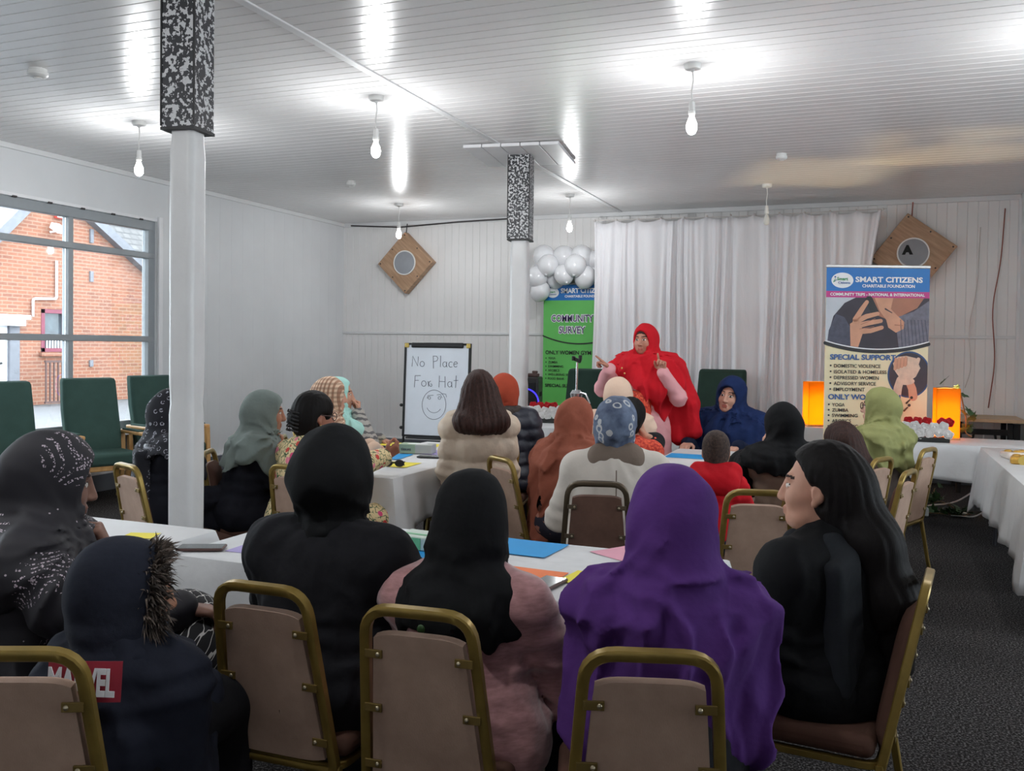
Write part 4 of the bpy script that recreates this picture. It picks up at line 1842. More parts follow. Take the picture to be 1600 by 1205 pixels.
def trestle(label, w, d, loc, rz, z=.74, legmat=None):
    r = empty('folding_table', (loc[0], loc[1], 0), rz)
    tag(r, label, 'table', 'folding tables under white cloths')
    mb = MB()
    mb.box((0, 0, z - .016), (w, d, .028))
    mb.build('tabletop', MATS['pale_table_wood'], r, bevel=.004)
    for sx in (-1, 1):
        x = sx * (w / 2 - .22)
        for sy in (-1, 1):
            mb = MB()
            mb.tube([(x, sy * (d / 2 - .10), z - .03), (x + sx * .05, sy * (d / 2 - .07), .012)], .014, 8)
            mb.build('leg', MATS['folding_leg'], r, smooth='auto')
        mb = MB()
        mb.tube([(x + sx * .02, -d / 2 + .09, .42), (x + sx * .02, d / 2 - .09, .42)], .010, 8)
        mb.build('leg_brace', MATS['folding_leg'], r, smooth='auto')
    return r


GC = 'white paper tablecloths'
TB = [  # x0, x1, y0, y1, drop, label of the table, label of the cloth
    (-2.28, -.46, 2.56, 3.28, .28, 'folding table nearest the camera, in front of the black, pink and purple clad women', 'white cloth on the nearest table, strewn with coloured paper and phones', 'table_cloth_print'),
    (-3.24, -2.44, 2.44, 2.94, .22, 'folding table end by the foot of the near column', 'white cloth on the small table end beside the near column', None),
    (-3.20, -2.50, 4.52, 6.34, .27, 'folding table on the left between the floral top and the beige puffer jacket', 'white cloth on the left table, holding the tissue box', None),
    (-1.32, -.74, 5.22, 6.80, .24, 'folding table on the right behind the child in red', 'white cloth with a blue and an orange sheet behind the child in red', None),
    (-3.50, -1.95, 7.98, 8.72, .42, 'folding table at the front left, in front of the green banner', 'white cloth under the flowers by the far column', None),
    (-1.85, -.30, 9.32, 9.98, .62, 'folding table behind the standing woman in red', 'white cloth hanging behind the standing woman in red', None),
    (.16, 1.46, 8.17, 8.84, .28, 'folding table at the right in front of the roll-up banner', 'white cloth under the flowers beside the roll-up banner', None),
    (.84, 1.42, 5.55, 8.06, .40, 'folding table along the right edge of the room', 'white cloth hanging low on the table at the right edge', None)]
for i, (x0, x1, y0, y1, dr, la, lb, cm) in enumerate(TB):
    loc = ((x0 + x1) / 2, (y0 + y1) / 2)
    long_y = (y1 - y0) > (x1 - x0)
    w, d = (y1 - y0, x1 - x0) if long_y else (x1 - x0, y1 - y0)
    trestle(la, w - .02, d - .02, loc, PI / 2 if long_y else 0)
    cl = cloth(lb, GC, x1 - x0, y1 - y0, loc, 0, dr, MATS[cm] if cm else None, seed=3 + i, corner=.14 if i in (2, 7) else .08, flare=.05 if i in (2, 7) else .03)

# plain wooden table against the back wall
r = empty('wooden_table', (1.14, 11.02, 0))
tag(r, 'bare pale wooden table with black folding legs against the back wall at right', 'table')
mb = MB()
mb.box((0, 0, .785), (.74, .72, .036))
mb.build('tabletop', MATS['pale_table_wood'], r, bevel=.004)
for sx in (-1, 1):
    mb = MB()
    mb.box((sx * .24, -.26, .38), (.05, .05, .76))
    mb.build('leg', MATS['black_matt'], r, bevel=.004)
    mb = MB()
    mb.box((sx * .24, .26, .38), (.05, .05, .76))
    mb.build('leg', MATS['black_matt'], r, bevel=.004)
mb = MB()
mb.box((0, -.26, .66), (.62, .03, .06))
mb.box((-.30, -.27, .67), (.06, .05, .16))
mb.box((.30, -.27, .67), (.06, .05, .16))
mb.tube([(-.1, -.25, .64), (-.16, -.2, .3)], .012, 6)
mb.tube([(.1, -.25, .64), (.16, -.2, .3)], .012, 6)
mb.build('folding_brace', MATS['black_matt'], r)


# ------------------------------------------------------------------ banquet chairs
def make_chair(frame_m, panel_m, front_m, tw=.126, bw=.166):
    """stacking banquet chair facing +Y: looped back frame, framed panel back, padded seat"""
    r = empty('banquet_chair')
    # the loop of the back: leans away from the sitter
    z0, z1 = .40, .88

    def bp(x, z):
        t = (z - .40) / .48
        return Vector((x, -.205 - .095 * t, z))
    loop = [bp(-bw, z0 + .02), bp(-tw, z1), bp(tw, z1), bp(bw, z0 + .02)]
    pts = fillet([bp(-.12, z0), bp(-bw, z0), bp(-tw - .005, z1), bp(tw + .005, z1), bp(bw, z0), bp(.12, z0)], .065, 6)
    sect = [(-.9, -.6), (-.65, -.9), (.65, -.9), (.9, -.6), (.9, .6), (.65, .9), (-.65, .9), (-.9, .6)]
    mb = MB()
    mb.tube(pts, .0138, sect=sect, up=(0, 1, .2))
    mb.tube([bp(-.13, z0), bp(.13, z0)], .0120, sect=sect, up=(0, 1, .2))
    mb.build('back_frame', frame_m, r, smooth='auto')
    # panel: hard back board, cushioned front
    nu, nv = 14, 16
    vs, fs, mi = [], [], []
    zt, zb = .824, .422
    for side in (0, 1):
        for j in range(nv + 1):
            v = j / nv
            z = zb + (zt - zb) * v
            hw = bw - .023 + (tw - bw) * ((z - .4) / .48) + .004
            for i in range(nu + 1):
                u = i / nu * 2 - 1
                # rounded corners
                x = u * hw
                edge = (1 - abs(u) ** 6) * (1 - abs(2 * v - 1) ** 6)
                off = (-.010 if side == 0 else .012 + .030 * edge ** .6)
                top = .012 * (abs(u) ** 5)
                p = bp(x, z - (top if v > .9 else 0) + (top if v < .1 else 0))
                vs.append(p + Vector((0, off, off * .2)))
    n = (nu + 1) * (nv + 1)
    mb = MB()
    for side in (0, 1):
        f2 = []
        for j in range(nv):
            for i in range(nu):
                a = side * n + j * (nu + 1) + i
                q = (a, a + 1, a + nu + 2, a + nu + 1)
                f2.append(q if side == 0 else q[::-1])
        fs.append(f2)
    per = [i for i in range(nu)] + [j * (nu + 1) + nu for j in range(nv)] + [nv * (nu + 1) + i for i in range(nu, 0, -1)] + [j * (nu + 1) for j in range(nv, 0, -1)]
    f3 = [(per[i], per[i] + n, per[(i + 1) % len(per)] + n, per[(i + 1) % len(per)]) for i in range(len(per))]
    mb.add(vs, fs[0] + f3, 0)
    k = len(mb.v)
    mb.f += fs[1]
    mb.m += [1] * len(fs[1])
    mb.build('backrest', [panel_m, front_m], r, smooth='auto')
    for sx in (-1, 1):
        for z in (.77, .63, .48):
            hw = bw + (tw - bw) * ((z - .4) / .48)
            mb = MB()
            c = bp(sx * (hw - .022), z) + Vector((0, -.014, 0))
            mb.box(c, (.044, .006, .020))
            mb.ball(c + Vector((-sx * .012, -.004, 0)), (.006, .004, .006), 8, 1)
            mb.build('bracket', [MATS['bracket_gold'] if frame_m is MATS['chair_gold'] else frame_m, MATS['stud']], r, bevel=.002)
    mb = MB()
    mb.box((0, .01, .455), (.385, .40, .065))
    mb.build('seat', front_m, r, smooth='auto', bevel=.026, seg=4)
    mb = MB()
    mb.tube(fillet([(-.172, -.20, .405), (-.172, .20, .405), (.172, .20, .405), (.172, -.20, .405)], .05, 4, True), .012, sect=sect, closed=True, up=(0, 0, 1))
    mb.build('seat_frame', frame_m, r, smooth='auto')
    for sx in (-1, 1):
        for (ya, yb) in ((.185, .225), (-.20, -.265)):
            mb = MB()
            mb.tube([(sx * .168, ya, .41), (sx * .180, (ya + yb) / 2, .2), (sx * .19, yb, .004)], .0125, sect=sect, up=(0, 1, 0))
            mb.build('leg', frame_m, r, smooth='auto')
    return r


gold = make_chair(MATS['chair_gold'], MATS['panel_tan'], MATS['seat_brown'])
bronze = make_chair(MATS['chair_bronze'], MATS['panel_brown'], MATS['seat_brown'])
_used = set()


def chair(x, y, face, label, kind=None):
    """x, y: where the middle of the top rail stands"""
    src = kind or gold
    c = src if src.name not in _used else copy_tree(src)
    _used.add(src.name)
    a = math.radians(face)
    c.location = (x - math.sin(a) * .30, y + math.cos(a) * .30, 0)
    c.rotation_euler = (0, 0, a)
    tag(c, label, 'chair', 'banquet chairs')
    return c


# ------------------------------------------------------------------ green high-back armchairs
def make_armchair(m):
    r = empty('high_back_armchair')
    # faces +Y
    mb = MB()
    prof = [(-.20, .44), (-.235, .62), (-.30, .86), (-.345, 1.12), (-.355, 1.15)]
    vs, fs = [], []
    secs = []
    for i, (y, z) in enumerate(prof):
        hw = .245 + .012 * math.sin(i)
        secs.append([(-hw, y - .045, z), (-hw + .02, y - .06, z), (hw - .02, y - .06, z), (hw, y - .045, z), (hw, y + .03, z - .005), (hw - .03, y + .05, z - .01), (-hw + .03, y + .05, z - .01), (-hw, y + .03, z - .005)])
    for s_ in secs:
        vs += s_
    for i in range(len(secs) - 1):
        for j in range(8):
            fs.append((i * 8 + j, i * 8 + (j + 1) % 8, (i + 1) * 8 + (j + 1) % 8, (i + 1) * 8 + j))
    fs.append(tuple(range(8))[::-1])
    fs.append(tuple((len(secs) - 1) * 8 + j for j in range(8)))
    mb.add(vs, fs)
    mb.build('backrest', m, r, smooth='auto', bevel=.018, seg=3)
    mb = MB()
    mb.box((0, .03, .43), (.50, .50, .11))
    mb.build('seat', m, r, smooth='auto', bevel=.03, seg=4)
    mb = MB()
    mb.box((0, .03, .355), (.50, .46, .05))
    mb.build('seat_rail', MATS['beech_wood'], r, bevel=.008)
    for sx in (-1, 1):
        mb = MB()
        mb.box((sx * .285, -.02, .64), (.065, .52, .034))
        a = mb.build('armrest', MATS['beech_wood'], r, bevel=.012, seg=3)
        mb = MB()
        mb.box((sx * .285, -.02, .662), (.055, .36, .02))
        mb.build('arm_pad', m, a, bevel=.008)
        mb = MB()
        mb.tube([(sx * .285, .23, .63), (sx * .285, .245, .34), (sx * .285, .235, .0)], .030, sect=[(-.8, -.7), (.8, -.7), (.8, .7), (-.8, .7)], up=(0, 1, 0))
        mb.build('leg', MATS['beech_wood'], r, bevel=.006)
        mb = MB()
        mb.tube([(sx * .285, -.26, .63), (sx * .285, -.24, .36), (sx * .285, -.33, .0)], .030, sect=[(-.8, -.7), (.8, -.7), (.8, .7), (-.8, .7)], up=(0, 1, 0))
        mb.build('leg', MATS['beech_wood'], r, bevel=.006)
    return r


arm0 = make_armchair(MATS['green_upholstery'])
ARMS = [(-6.52, 5.42, -112, 'green high-back armchair at the left edge of the photo, nearest under the window'),
        (-6.58, 6.42, -112, 'green high-back armchair with wooden arms, middle of three under the window'),
        (-6.66, 7.36, -106, 'green high-back armchair under the window, furthest from the camera')]
for i, (x, y, a, lab) in enumerate(ARMS):
    o = arm0 if i == 0 else copy_tree(arm0)
    o.location = (x, y, 0)
    o.rotation_euler = (0, 0, math.radians(a))
    tag(o, lab, 'armchair', 'green high-back armchairs')
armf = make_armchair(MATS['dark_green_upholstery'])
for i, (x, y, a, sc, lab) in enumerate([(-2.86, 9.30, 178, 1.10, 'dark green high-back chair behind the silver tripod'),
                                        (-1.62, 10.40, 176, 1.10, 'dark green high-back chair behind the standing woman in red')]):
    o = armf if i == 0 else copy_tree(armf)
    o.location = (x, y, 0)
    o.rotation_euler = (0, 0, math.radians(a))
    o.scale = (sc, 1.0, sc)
    tag(o, lab, 'armchair', 'green high-back armchairs')

# ------------------------------------------------------------------ whiteboard easel
r = empty('flip_chart_whiteboard', (-4.25, 8.62, 0), math.radians(4))
tag(r, 'portrait whiteboard on an easel with handwriting and a smiling face', 'whiteboard')
tilt = Matrix.Rotation(math.radians(-3), 4, 'X')
BM = Matrix.Translation((0, -.02, .54)) @ tilt     # board plane: local x right, y = up along the board after the turn below
PM = BM @ Matrix(((1, 0, 0, 0), (0, 0, -1, 0), (0, 1, 0, 0), (0, 0, 0, 1)))     # drawing plane facing -Y
hw, hh = .365, .975


def bbox(mb, cx, cz, w, h, t, mi=0, dy=0.0):
    mb.box(BM @ Vector((cx, dy, cz)), (w, t, h), mi, tilt.to_3x3())


mb = MB()
bbox(mb, 0, hh / 2, hw * 2, hh, .016)
mb.build('board', MATS['whiteboard'], r)
mb = MB()
for sx in (-1, 1):
    bbox(mb, sx * hw, hh / 2, .026, hh + .02, .030)
bbox(mb, 0, 0, hw * 2, .022, .030)
bbox(mb, 0, hh, hw * 2, .022, .030)
bf = mb.build('board_frame', MATS['black_plastic'], r, bevel=.004)
for sx in (-1, 1):
    mb = MB()
    bbox(mb, sx * (hw - .015), hh - .015, .05, .05, .036)
    mb.build('corner_clip', MATS['corner_brass'], bf, bevel=.008)
mb = MB()
bbox(mb, 0, hh - .012, hw * 2 - .14, .055, .04, 0, -.012)
mb.build('paper_clamp', MATS['black_plastic'], r, bevel=.012)
mb = MB()
bbox(mb, 0, -.02, hw * 2 - .1, .018, .07, 0, -.03)
mb.build('pen_tray', MATS['black_plastic'], r, bevel=.005)
for (x, y1) in ((-.34, .0), (.34, .0)):
    mb = MB()
    mb.tube([(x, .03, 1.2), (x * 1.12, -.06, .0)], .014, 8)
    lg = mb.build('leg', MATS['black_plastic'], r, smooth='auto')
mb = MB()
mb.tube([(0, .05, 1.35), (0, .62, .0)], .014, 8)
mb.build('leg', MATS['black_plastic'], r, smooth='auto')
for z in (.86, .62):
    mb = MB()
    mb.ball((-.40, 0, z), (.022, .018, .018), 10)
    mb.tube([(-.40, 0, z), (-.36, 0, z)], .008, 6)
    mb.build('knob', MATS['black_plastic'], r, smooth=True)
# the handwriting as thin pen strokes
mb = MB()


def pen(strokes, ox, oy, k=1.0, rad=.0028):
    for st in strokes:
        pts = [PM @ Vector((ox + x * k, oy + y * k, .0095)) for x, y in st]
        if len(pts) > 1:
            mb.tube(pts, rad, 5)


def arc(cx, cy, rx, ry, a0, a1, n=14):
    return [(cx + rx * math.cos(math.radians(a0 + (a1 - a0) * i / n)), cy + ry * math.sin(math.radians(a0 + (a1 - a0) * i / n))) for i in range(n + 1)]


GL = {'N': ([[(0, 0), (.05, 1.05), (.62, .05), (.66, 1.0)]], .85), 'o': ([arc(.25, .27, .24, .26, 80, 440)], .65),
      'P': ([[(.05, -.15), (.0, 1.05)], [(0, 1.05), (.35, 1.05), (.5, .85), (.4, .6), (.03, .5)]], .68), 'l': ([[(.1, 0), (.1, 1.1)]], .32),
      'a': ([arc(.22, .26, .2, .25, 60, 400), [(.42, .52), (.44, .02), (.52, .0)]], .62), 'c': ([arc(.24, .26, .22, .26, 50, 310)], .5),
      'e': ([[(.04, .28), (.42, .34)] + arc(.24, .28, .2, .26, 20, 320)], .55), 'F': ([[(.0, -.1), (.04, 1.0)], [(.04, 1.0), (.6, 1.02)], [(.02, .55), (.42, .57)]], .7),
      'r': ([[(.02, .5), (.1, .0), (.12, .42), (.3, .52)], arc(.32, .14, .12, .12, 100, -200)], .55), 'H': ([[(0, -.05), (.02, 1.05)], [(.62, -.05), (.58, 1.0)], [(.0, .52), (.62, .5)]], .85),
      't': ([[(.2, -.05), (.24, 1.1)], [(.0, .62), (.45, .66)]], .5)}


def write(s_, ox, oy, k):
    for ch in s_:
        if ch == ' ':
            ox += .62 * k
            continue
        st, adv = GL[ch]
        pen(st, ox, oy, k)
        ox += adv * k


write('No', -.285, .735, .105)
write('Place', -.045, .735, .108)
write('For', -.25, .525, .112)
write('Hat', .03, .525, .112)
pen([arc(-.02, .335, .135, .155, 0, 360, 40), arc(-.02, .335, .085, .085, 205, 330, 14), [(-.10, .40), (-.09, .43), (-.03, .435)],
     [(.01, .44), (.05, .445), (.07, .41)], arc(-.075, .405, .014, .014, 0, 360, 10), arc(.04, .408, .015, .015, 0, 360, 10),
     [(.06, .455), (.11, .45), (.12, .42)]], 0, 0, 1.0, .0024)
mb.build('handwriting', MATS['marker_grey'], r)

# ------------------------------------------------------------------ speaker diamonds on the wall
for (x, z, half, deg, lab, let) in ((-6.075, 2.65, .305, 44, 'plywood diamond with a grey disc on the back wall, left of the far column', False),
                                    (.43, 2.62, .325, 37, 'plywood diamond with a grey disc and a black letter, behind the right banner', True)):
    r = empty('wall_speaker', (x, YB - .075, z))
    r.rotation_euler = (0, math.radians(deg), 0)
    tag(r, lab, 'wall speaker')
    mb = MB()
    mb.box((0, 0, 0), (half * 2, .12, half * 2))
    mb.build('plywood_box', MATS['plywood'], r, bevel=.006)
    mb = MB()
    M = Matrix(((1, 0, 0), (0, 0, 1), (0, -1, 0)))
    mb.lathe([(.0, -.0), (.150, -.0), (.165, .004), (.165, .010), (.150, .013), (.0, .013)], (0, -.063, 0), 36, 0, Matrix.Rotation(PI / 2, 3, 'X'))
    g = mb.build('speaker_grille', MATS['mesh_grey'], r, smooth='auto')
    mb = MB()
    mb.lathe([(.157, -.002), (.172, -.002), (.172, .014), (.157, .014)], (0, -.062, 0), 36, 0, Matrix.Rotation(PI / 2, 3, 'X'), True)
    mb.build('grille_ring', MATS['white_plastic'], r, smooth='auto')
    mb = MB()
    for a in (-1, 1):
        for b in (-1, 0, 1):
            mb.ball((a * half * .9, -.061, b * half * .9), .010, 8)
            mb.ball((b * half * .9, -.061, a * half * .9), .010, 8)
    mb.build('screw', MATS['wire_dark'], r)
    mb = MB()
    dz = H_CEIL - .06 - z - half * 1.15
    q = Matrix.Rotation(-math.radians(deg), 3, 'Y')
    mb.tube([q @ Vector((-.02, -.0, half * 1.2)), q @ Vector((-.01, .02, half * 1.2 + max(dz, .05)))], .007, 6)
    mb.build('lead', MATS['wire_dark' if not let else 'wire_red'], r)
    if let:
        mb = MB()
        M = Matrix.Translation((0, -.078, 0)) @ Matrix.Rotation(-math.radians(deg), 4, 'Y') @ Matrix(((1, 0, 0, 0), (0, 0, -1, 0), (0, 1, 0, 0), (0, 0, 0, 1)))
        text_mesh(mb, 'A', .13, -.06, -.01, 0, 0, 'CENTER', .010, None, M)
        mb.build('lettering', MATS['black_matt'], r, solid=.006)

# ------------------------------------------------------------------ white balloons
BAL = [(-3.966, 0, 2.674, .155), (-3.705, .05, 2.651, .165), (-3.473, .05, 2.655, .160), (-3.868, -.12, 2.548, .145), (-3.497, -.14, 2.535, .150), (-3.658, -.10, 2.425, .140),
       (-3.401, -.02, 2.395, .150), (-4.024, -.10, 2.402, .150), (-3.995, -.06, 2.219, .140), (-3.824, .06, 2.398, .145), (-4.145, .10, 2.33, .135), (-3.30, .10, 2.62, .13), (-4.06, .12, 2.50, .13),
       (-3.32, .10, 2.43, .12)]
pos_w = ['at the top left of the cluster', 'at the top middle of the cluster', 'at the top right of the cluster', 'in front below the top left one', 'in front below the top right one',
         'at the lower middle, just over the banner', 'at the lower right, over the end of the blue heading', 'at the left, second from the bottom', 'lowest of all, hanging at the banner corner',
         'tucked behind in the middle of the cluster', 'half hidden behind the far left of the cluster', 'tucked behind at the far right top', 'tucked behind at the left, below the top one', 'tucked behind at the far right by the curtain']
for (x, dy, z, rr), pw in zip(BAL, pos_w):
    rr *= .94
    mb = MB()
    mb.lathe([(rr * math.sin(PI * i / 16) * (1 if i < 9 else .97), rr * 1.08 * math.cos(PI * i / 16)) for i in range(0, 16)] + [(.012, -rr * 1.09), (.016, -rr * 1.15), (.004, -rr * 1.15)], n=26)
    o = mb.build('balloon', MATS['balloon_white'], smooth=True)
    o.location = (x, 11.16 + dy, z)
    o.rotation_euler = (RNG.uniform(-.6, .6), RNG.uniform(-.6, .6), 0)
    tag(o, 'white balloon ' + pw, 'balloon', 'white balloons above the green banner')

# ------------------------------------------------------------------ curtain
mb = MB()
x0, x1 = -3.26, .10
NX, NZ = 420, 26
vs, fs = [], []
cw = wob(5, 2.0)
tabs = 12
for j in range(NZ + 1):
    v = j / NZ
    for i in range(NX + 1):
        u = i / NX
        ph = u * tabs
        scal = abs(math.sin(ph * PI)) ** .8
        zt = 3.09 - .045 * scal
        zb = .02
        z = zt + (zb - zt) * v
        x = x0 + (x1 - x0) * u
        loose = min(1, .35 + v * 1.6)
        warp = u * 41 + .9 * math.sin(u * 17) + .5 * math.sin(u * 37 + 1)
        y = .032 * loose * math.sin(warp * 2 * PI * .52 + .6 * math.sin(v * 2.2 + u * 9)) + .014 * math.sin(warp * 2 * PI * 1.31 + 2) * loose
        y += .02 * math.cos(ph * 2 * PI) * (1 - v)
        # the free right edge is pulled in below its last tie
        pull = .10 * max(0, (u - .93) / .07) * min(1, v * 5)
        x -= pull
        x += .012 * math.sin(v * 6 + u * 30)
        vs.append((x, 11.02 + y, z))
for j in range(NZ):
    for i in range(NX):
        a = j * (NX + 1) + i
        fs.append((a, a + 1, a + NX + 2, a + NX + 1))
mb.add(vs, fs)
r = empty('curtain', (0, 0, 0))
tag(r, 'long white gathered curtain hung across the back wall', 'curtain')
mb.build('drape', MATS['sheer_curtain'], r, smooth=True, solid=.003)
mb = MB()
mb.tube([(x0 - .02, 11.06, 3.10), (-1.5, 11.06, 3.08), (x1 + .04, 11.06, 3.10)], .006, 6)
for k in range(tabs + 1):
    mb.ball((x0 + (x1 - x0) * k / tabs, 11.05, 3.095), .016, 8)
mb.build('hanging_line', MATS['cord_white'], r)

# ------------------------------------------------------------------ banners
def banner_base(r, w):
    mb = MB()
    mb.box((0, .0, .045), (w + .02, .16, .085))
    mb.build('base', MATS['aluminium'], r, bevel=.015)
    for sx in (-1, 1):
        mb = MB()
        mb.box((sx * (w / 2 - .1), -.0, .006), (.04, .34, .012))
        mb.build('foot', MATS['aluminium'], r, bevel=.004)


FLAT = Matrix(((1, 0, 0, 0), (0, 0, -1, 0), (0, 1, 0, 0), (0, 0, 0, 1)))      # drawing x, y -> banner x, z; out = -Y


def poly(mb, pts, z, mi):
    mb.add([FLAT @ Vector((x, y, z)) for x, y in pts], [tuple(range(len(pts)))], mi)


def rectp(mb, x0, x1, y0, y1, z, mi):
    poly(mb, [(x0, y0), (x1, y0), (x1, y1), (x0, y1)], z, mi)


def ellp(cx, cy, rx, ry, n=36, a0=0, a1=360):
    return [(cx + rx * math.cos(math.radians(a0 + (a1 - a0) * i / n)), cy + ry * math.sin(math.radians(a0 + (a1 - a0) * i / n))) for i in range(n + (0 if a1 - a0 == 360 else 1))]


def stroke(mb, pts, w0, w1, z, mi):
    """a tapering stroke with round ends drawn flat"""
    n = len(pts)
    Lf, Rt = [], []
    for i, (x, y) in enumerate(pts):
        a, b = pts[max(i - 1, 0)], pts[min(i + 1, n - 1)]
        dx, dy = b[0] - a[0], b[1] - a[1]
        l = math.hypot(dx, dy) or 1
        w = (w0 + (w1 - w0) * i / (n - 1)) / 2
        Lf.append((x - dy / l * w, y + dx / l * w))
        Rt.append((x + dy / l * w, y - dx / l * w))
    for i in range(n - 1):
        poly(mb, [Lf[i], Rt[i], Rt[i + 1], Lf[i + 1]], z, mi)
    for (q, w) in ((pts[0], w0), (pts[-1], w1)):
        poly(mb, ellp(q[0], q[1], w / 2, w / 2, 14), z + .0001, mi)


BAN_L = Vector((-.385, 8.73, 0))
W_, HB = .94, 2.27
ban = empty('roll_up_banner', (-.385 + .5 * W_ * math.cos(_psi), 8.75 + .5 * W_ * math.sin(_psi), 0), _psi)
tag(ban, 'tall blue and cream roll-up banner offering special support, right of the curtain', 'banner')
banner_base(ban, W_)
mb = MB()
mb.box((0, 0, HB / 2 + .04), (W_, .004, HB - .08))
mb.build('banner_sheet', MATS['printed_cream'], ban)
mb = MB()
mb.box((0, 0, HB), (W_ + .01, .022, .026))
mb.build('top_rail', MATS['aluminium'], ban, bevel=.005)
mb = MB()
mb.tube([(0, .03, .08), (0, .03, HB)], .010, 8)
mb.build('pole', MATS['aluminium'], ban, smooth='auto')
hw = W_ / 2
mats = ['printed_blue', 'printed_magenta', 'ink_sky', 'ink_knit_dark', 'ink_knit', 'ink_dark', 'ink_skin', 'ink_skin_shade', 'ink_skin_pale', 'ink_black', 'ink_white', 'ink_green', 'skirt_blue_print', 'ink_yellow', 'brown_hair']
IX = {n_: i for i, n_ in enumerate(mats)}
mb = MB()
E0 = .004
T_ = HB - .015
rectp(mb, -hw, hw, T_ - .213, T_, E0, IX['printed_blue'])
rectp(mb, -hw, hw, T_ - .27, T_ - .213, E0, IX['printed_magenta'])
poly(mb, ellp(-hw + .145, T_ - .115, .100, .070), E0 + .001, IX['ink_white'])
# the photograph of a bowed person holding a telephone
pt, pb = T_ - .27, T_ - .705


def curve(x):
    return pb + .045 * (x / hw) ** 2 * 1.6 - .035


N = 24
bot = [(-hw + 2 * hw * i / N, curve(-hw + 2 * hw * i / N)) for i in range(N + 1)]
poly(mb, bot + [(hw, pt), (-hw, pt)], E0, IX['ink_sky'])
z1 = E0 + .001
poly(mb, [(-hw + .02, curve(-hw + .02) + .01), (-.30, curve(-.3)), (-.1, curve(-.1)), (.1, curve(.1)), (.3, curve(.3)), (hw, curve(hw)), (hw, pt), (-.20, pt), (-.30, pt - .05), (-.40, pt - .17), (-.44, pt - .32)], z1, IX['ink_dark'])
poly(mb, [(-hw + .02, curve(-hw + .02) + .01), (-.30, curve(-.3)), (-.18, curve(-.18)), (-.24, pt - .28), (-.30, pt - .18), (-.38, pt - .15), (-.44, pt - .3)], z1 + .001, IX['ink_knit_dark'])
poly(mb, [(.20, curve(.2)), (hw, curve(hw)), (hw, pt - .02), (.33, pt - .12), (.16, pt - .18)], z1 + .001, IX['ink_knit'])
for k in range(8):
    stroke(mb, [(.21 + .032 * k, pt - .20 - .0 * k), (.23 + .033 * k, curve(.23 + .033 * k) + .01)], .007, .007, z1 + .002, IX['ink_knit_dark'])
poly(mb, [(-.05, pt), (.42, pt), (.36, pt - .09), (.22, pt - .16), (.10, pt - .20), (.0, pt - .16)], z1 + .0015, IX['ink_skin_shade'])
poly(mb, [(-.03, pt), (.02, pt - .12), (.08, pt - .20), (.10, pt - .27), (.17, pt - .315), (.24, pt - .28), (.25, pt - .22), (.18, pt - .16), (.12, pt - .10), (.14, pt)], z1 + .002, IX['ink_skin'])
stroke(mb, [(.07, pt - .10), (.13, pt - .135)], .014, .008, z1 + .003, IX['ink_dark'])
stroke(mb, [(.16, pt - .245), (.23, pt - .25)], .010, .006, z1 + .003, IX['ink_skin_shade'])
stroke(mb, [(-.08, pt - .02), (-.02, pt - .14)], .07, .07, z1 + .002, IX['ink_black'])
for (a, b, c) in (((-.20, pt - .22), (-.10, pt - .17), (.0, pt - .145)), ((-.20, pt - .26), (-.08, pt - .23), (.03, pt - .21)), ((-.19, pt - .31), (-.06, pt - .30), (.04, pt - .27)), ((-.20, pt - .20), (-.14, pt - .10), (-.10, pt - .04))):
    stroke(mb, [a, b, c], .052, .036, z1 + .0035, IX['ink_skin'])
poly(mb, [(-.25, pt - .24), (-.16, pt - .18), (-.13, pt - .32), (-.17, curve(-.17) + .01), (-.24, curve(-.24) + .01)], z1 + .003, IX['ink_skin'])
stroke(mb, [(-.16, pt - .285), (-.03, pt - .262)], .006, .004, z1 + .004, IX['ink_skin_shade'])
stroke(mb, [(-.15, pt - .245), (-.02, pt - .19)], .006, .004, z1 + .004, IX['ink_skin_shade'])
stroke(mb, [(-hw + 2 * hw * i / N, curve(-hw + 2 * hw * i / N) - .018) for i in range(N + 1)], .034, .034, z1 + .003, IX['ink_black'])
stroke(mb, [(-hw + 2 * hw * i / N, curve(-hw + 2 * hw * i / N) + .002) for i in range(N + 1)], .010, .010, z1 + .0032, IX['ink_white'])
# round inset of clasped hands
cx, cy = .300, T_ - .965
ring = [p for p in ellp(cx, cy, .196, .212, 48)]
clip = [(min(x, hw - .003), y) for x, y in ring]
poly(mb, clip, z1, IX['skirt_blue_print'])
clip = [(min(x, hw - .003), y) for x, y in ellp(cx, cy, .182, .198, 48)]
poly(mb, clip, z1 + .001, IX['ink_dark'])
poly(mb, [(.17, cy + .03), (.15, cy + .10), (.19, cy + .16), (.27, cy + .17), (.36, cy + .15), (.40, cy + .06), (.36, cy - .02), (.30, cy - .06), (.22, cy - .04)], z1 + .002, IX['ink_skin_pale'])
for k in range(4):
    stroke(mb, [(.17 + .03 * k, cy + .05 + .012 * k), (.175 + .03 * k, cy + .14 + .005 * k)], .030, .024, z1 + .0025, IX['ink_skin'])
    stroke(mb, [(.186 + .03 * k, cy + .05 + .012 * k), (.19 + .03 * k, cy + .14 + .005 * k)], .004, .004, z1 + .003, IX['ink_skin_shade'])
stroke(mb, [(.38, cy + .14), (.34, cy + .03), (.28, cy - .02)], .035, .06, z1 + .003, IX['ink_skin_pale'])
stroke(mb, [(.22, cy - .05), (.20, cy - .12), (.19, cy - .19)], .07, .08, z1 + .002, IX['ink_skin_pale'])
stroke(mb, [(.30, cy - .06), (.33, cy - .13), (.34, cy - .20)], .07, .08, z1 + .0022, IX['ink_skin'])
poly(mb, ellp(.27, cy - .06, .08, .035), z1 + .003, IX['ink_skin_pale'])
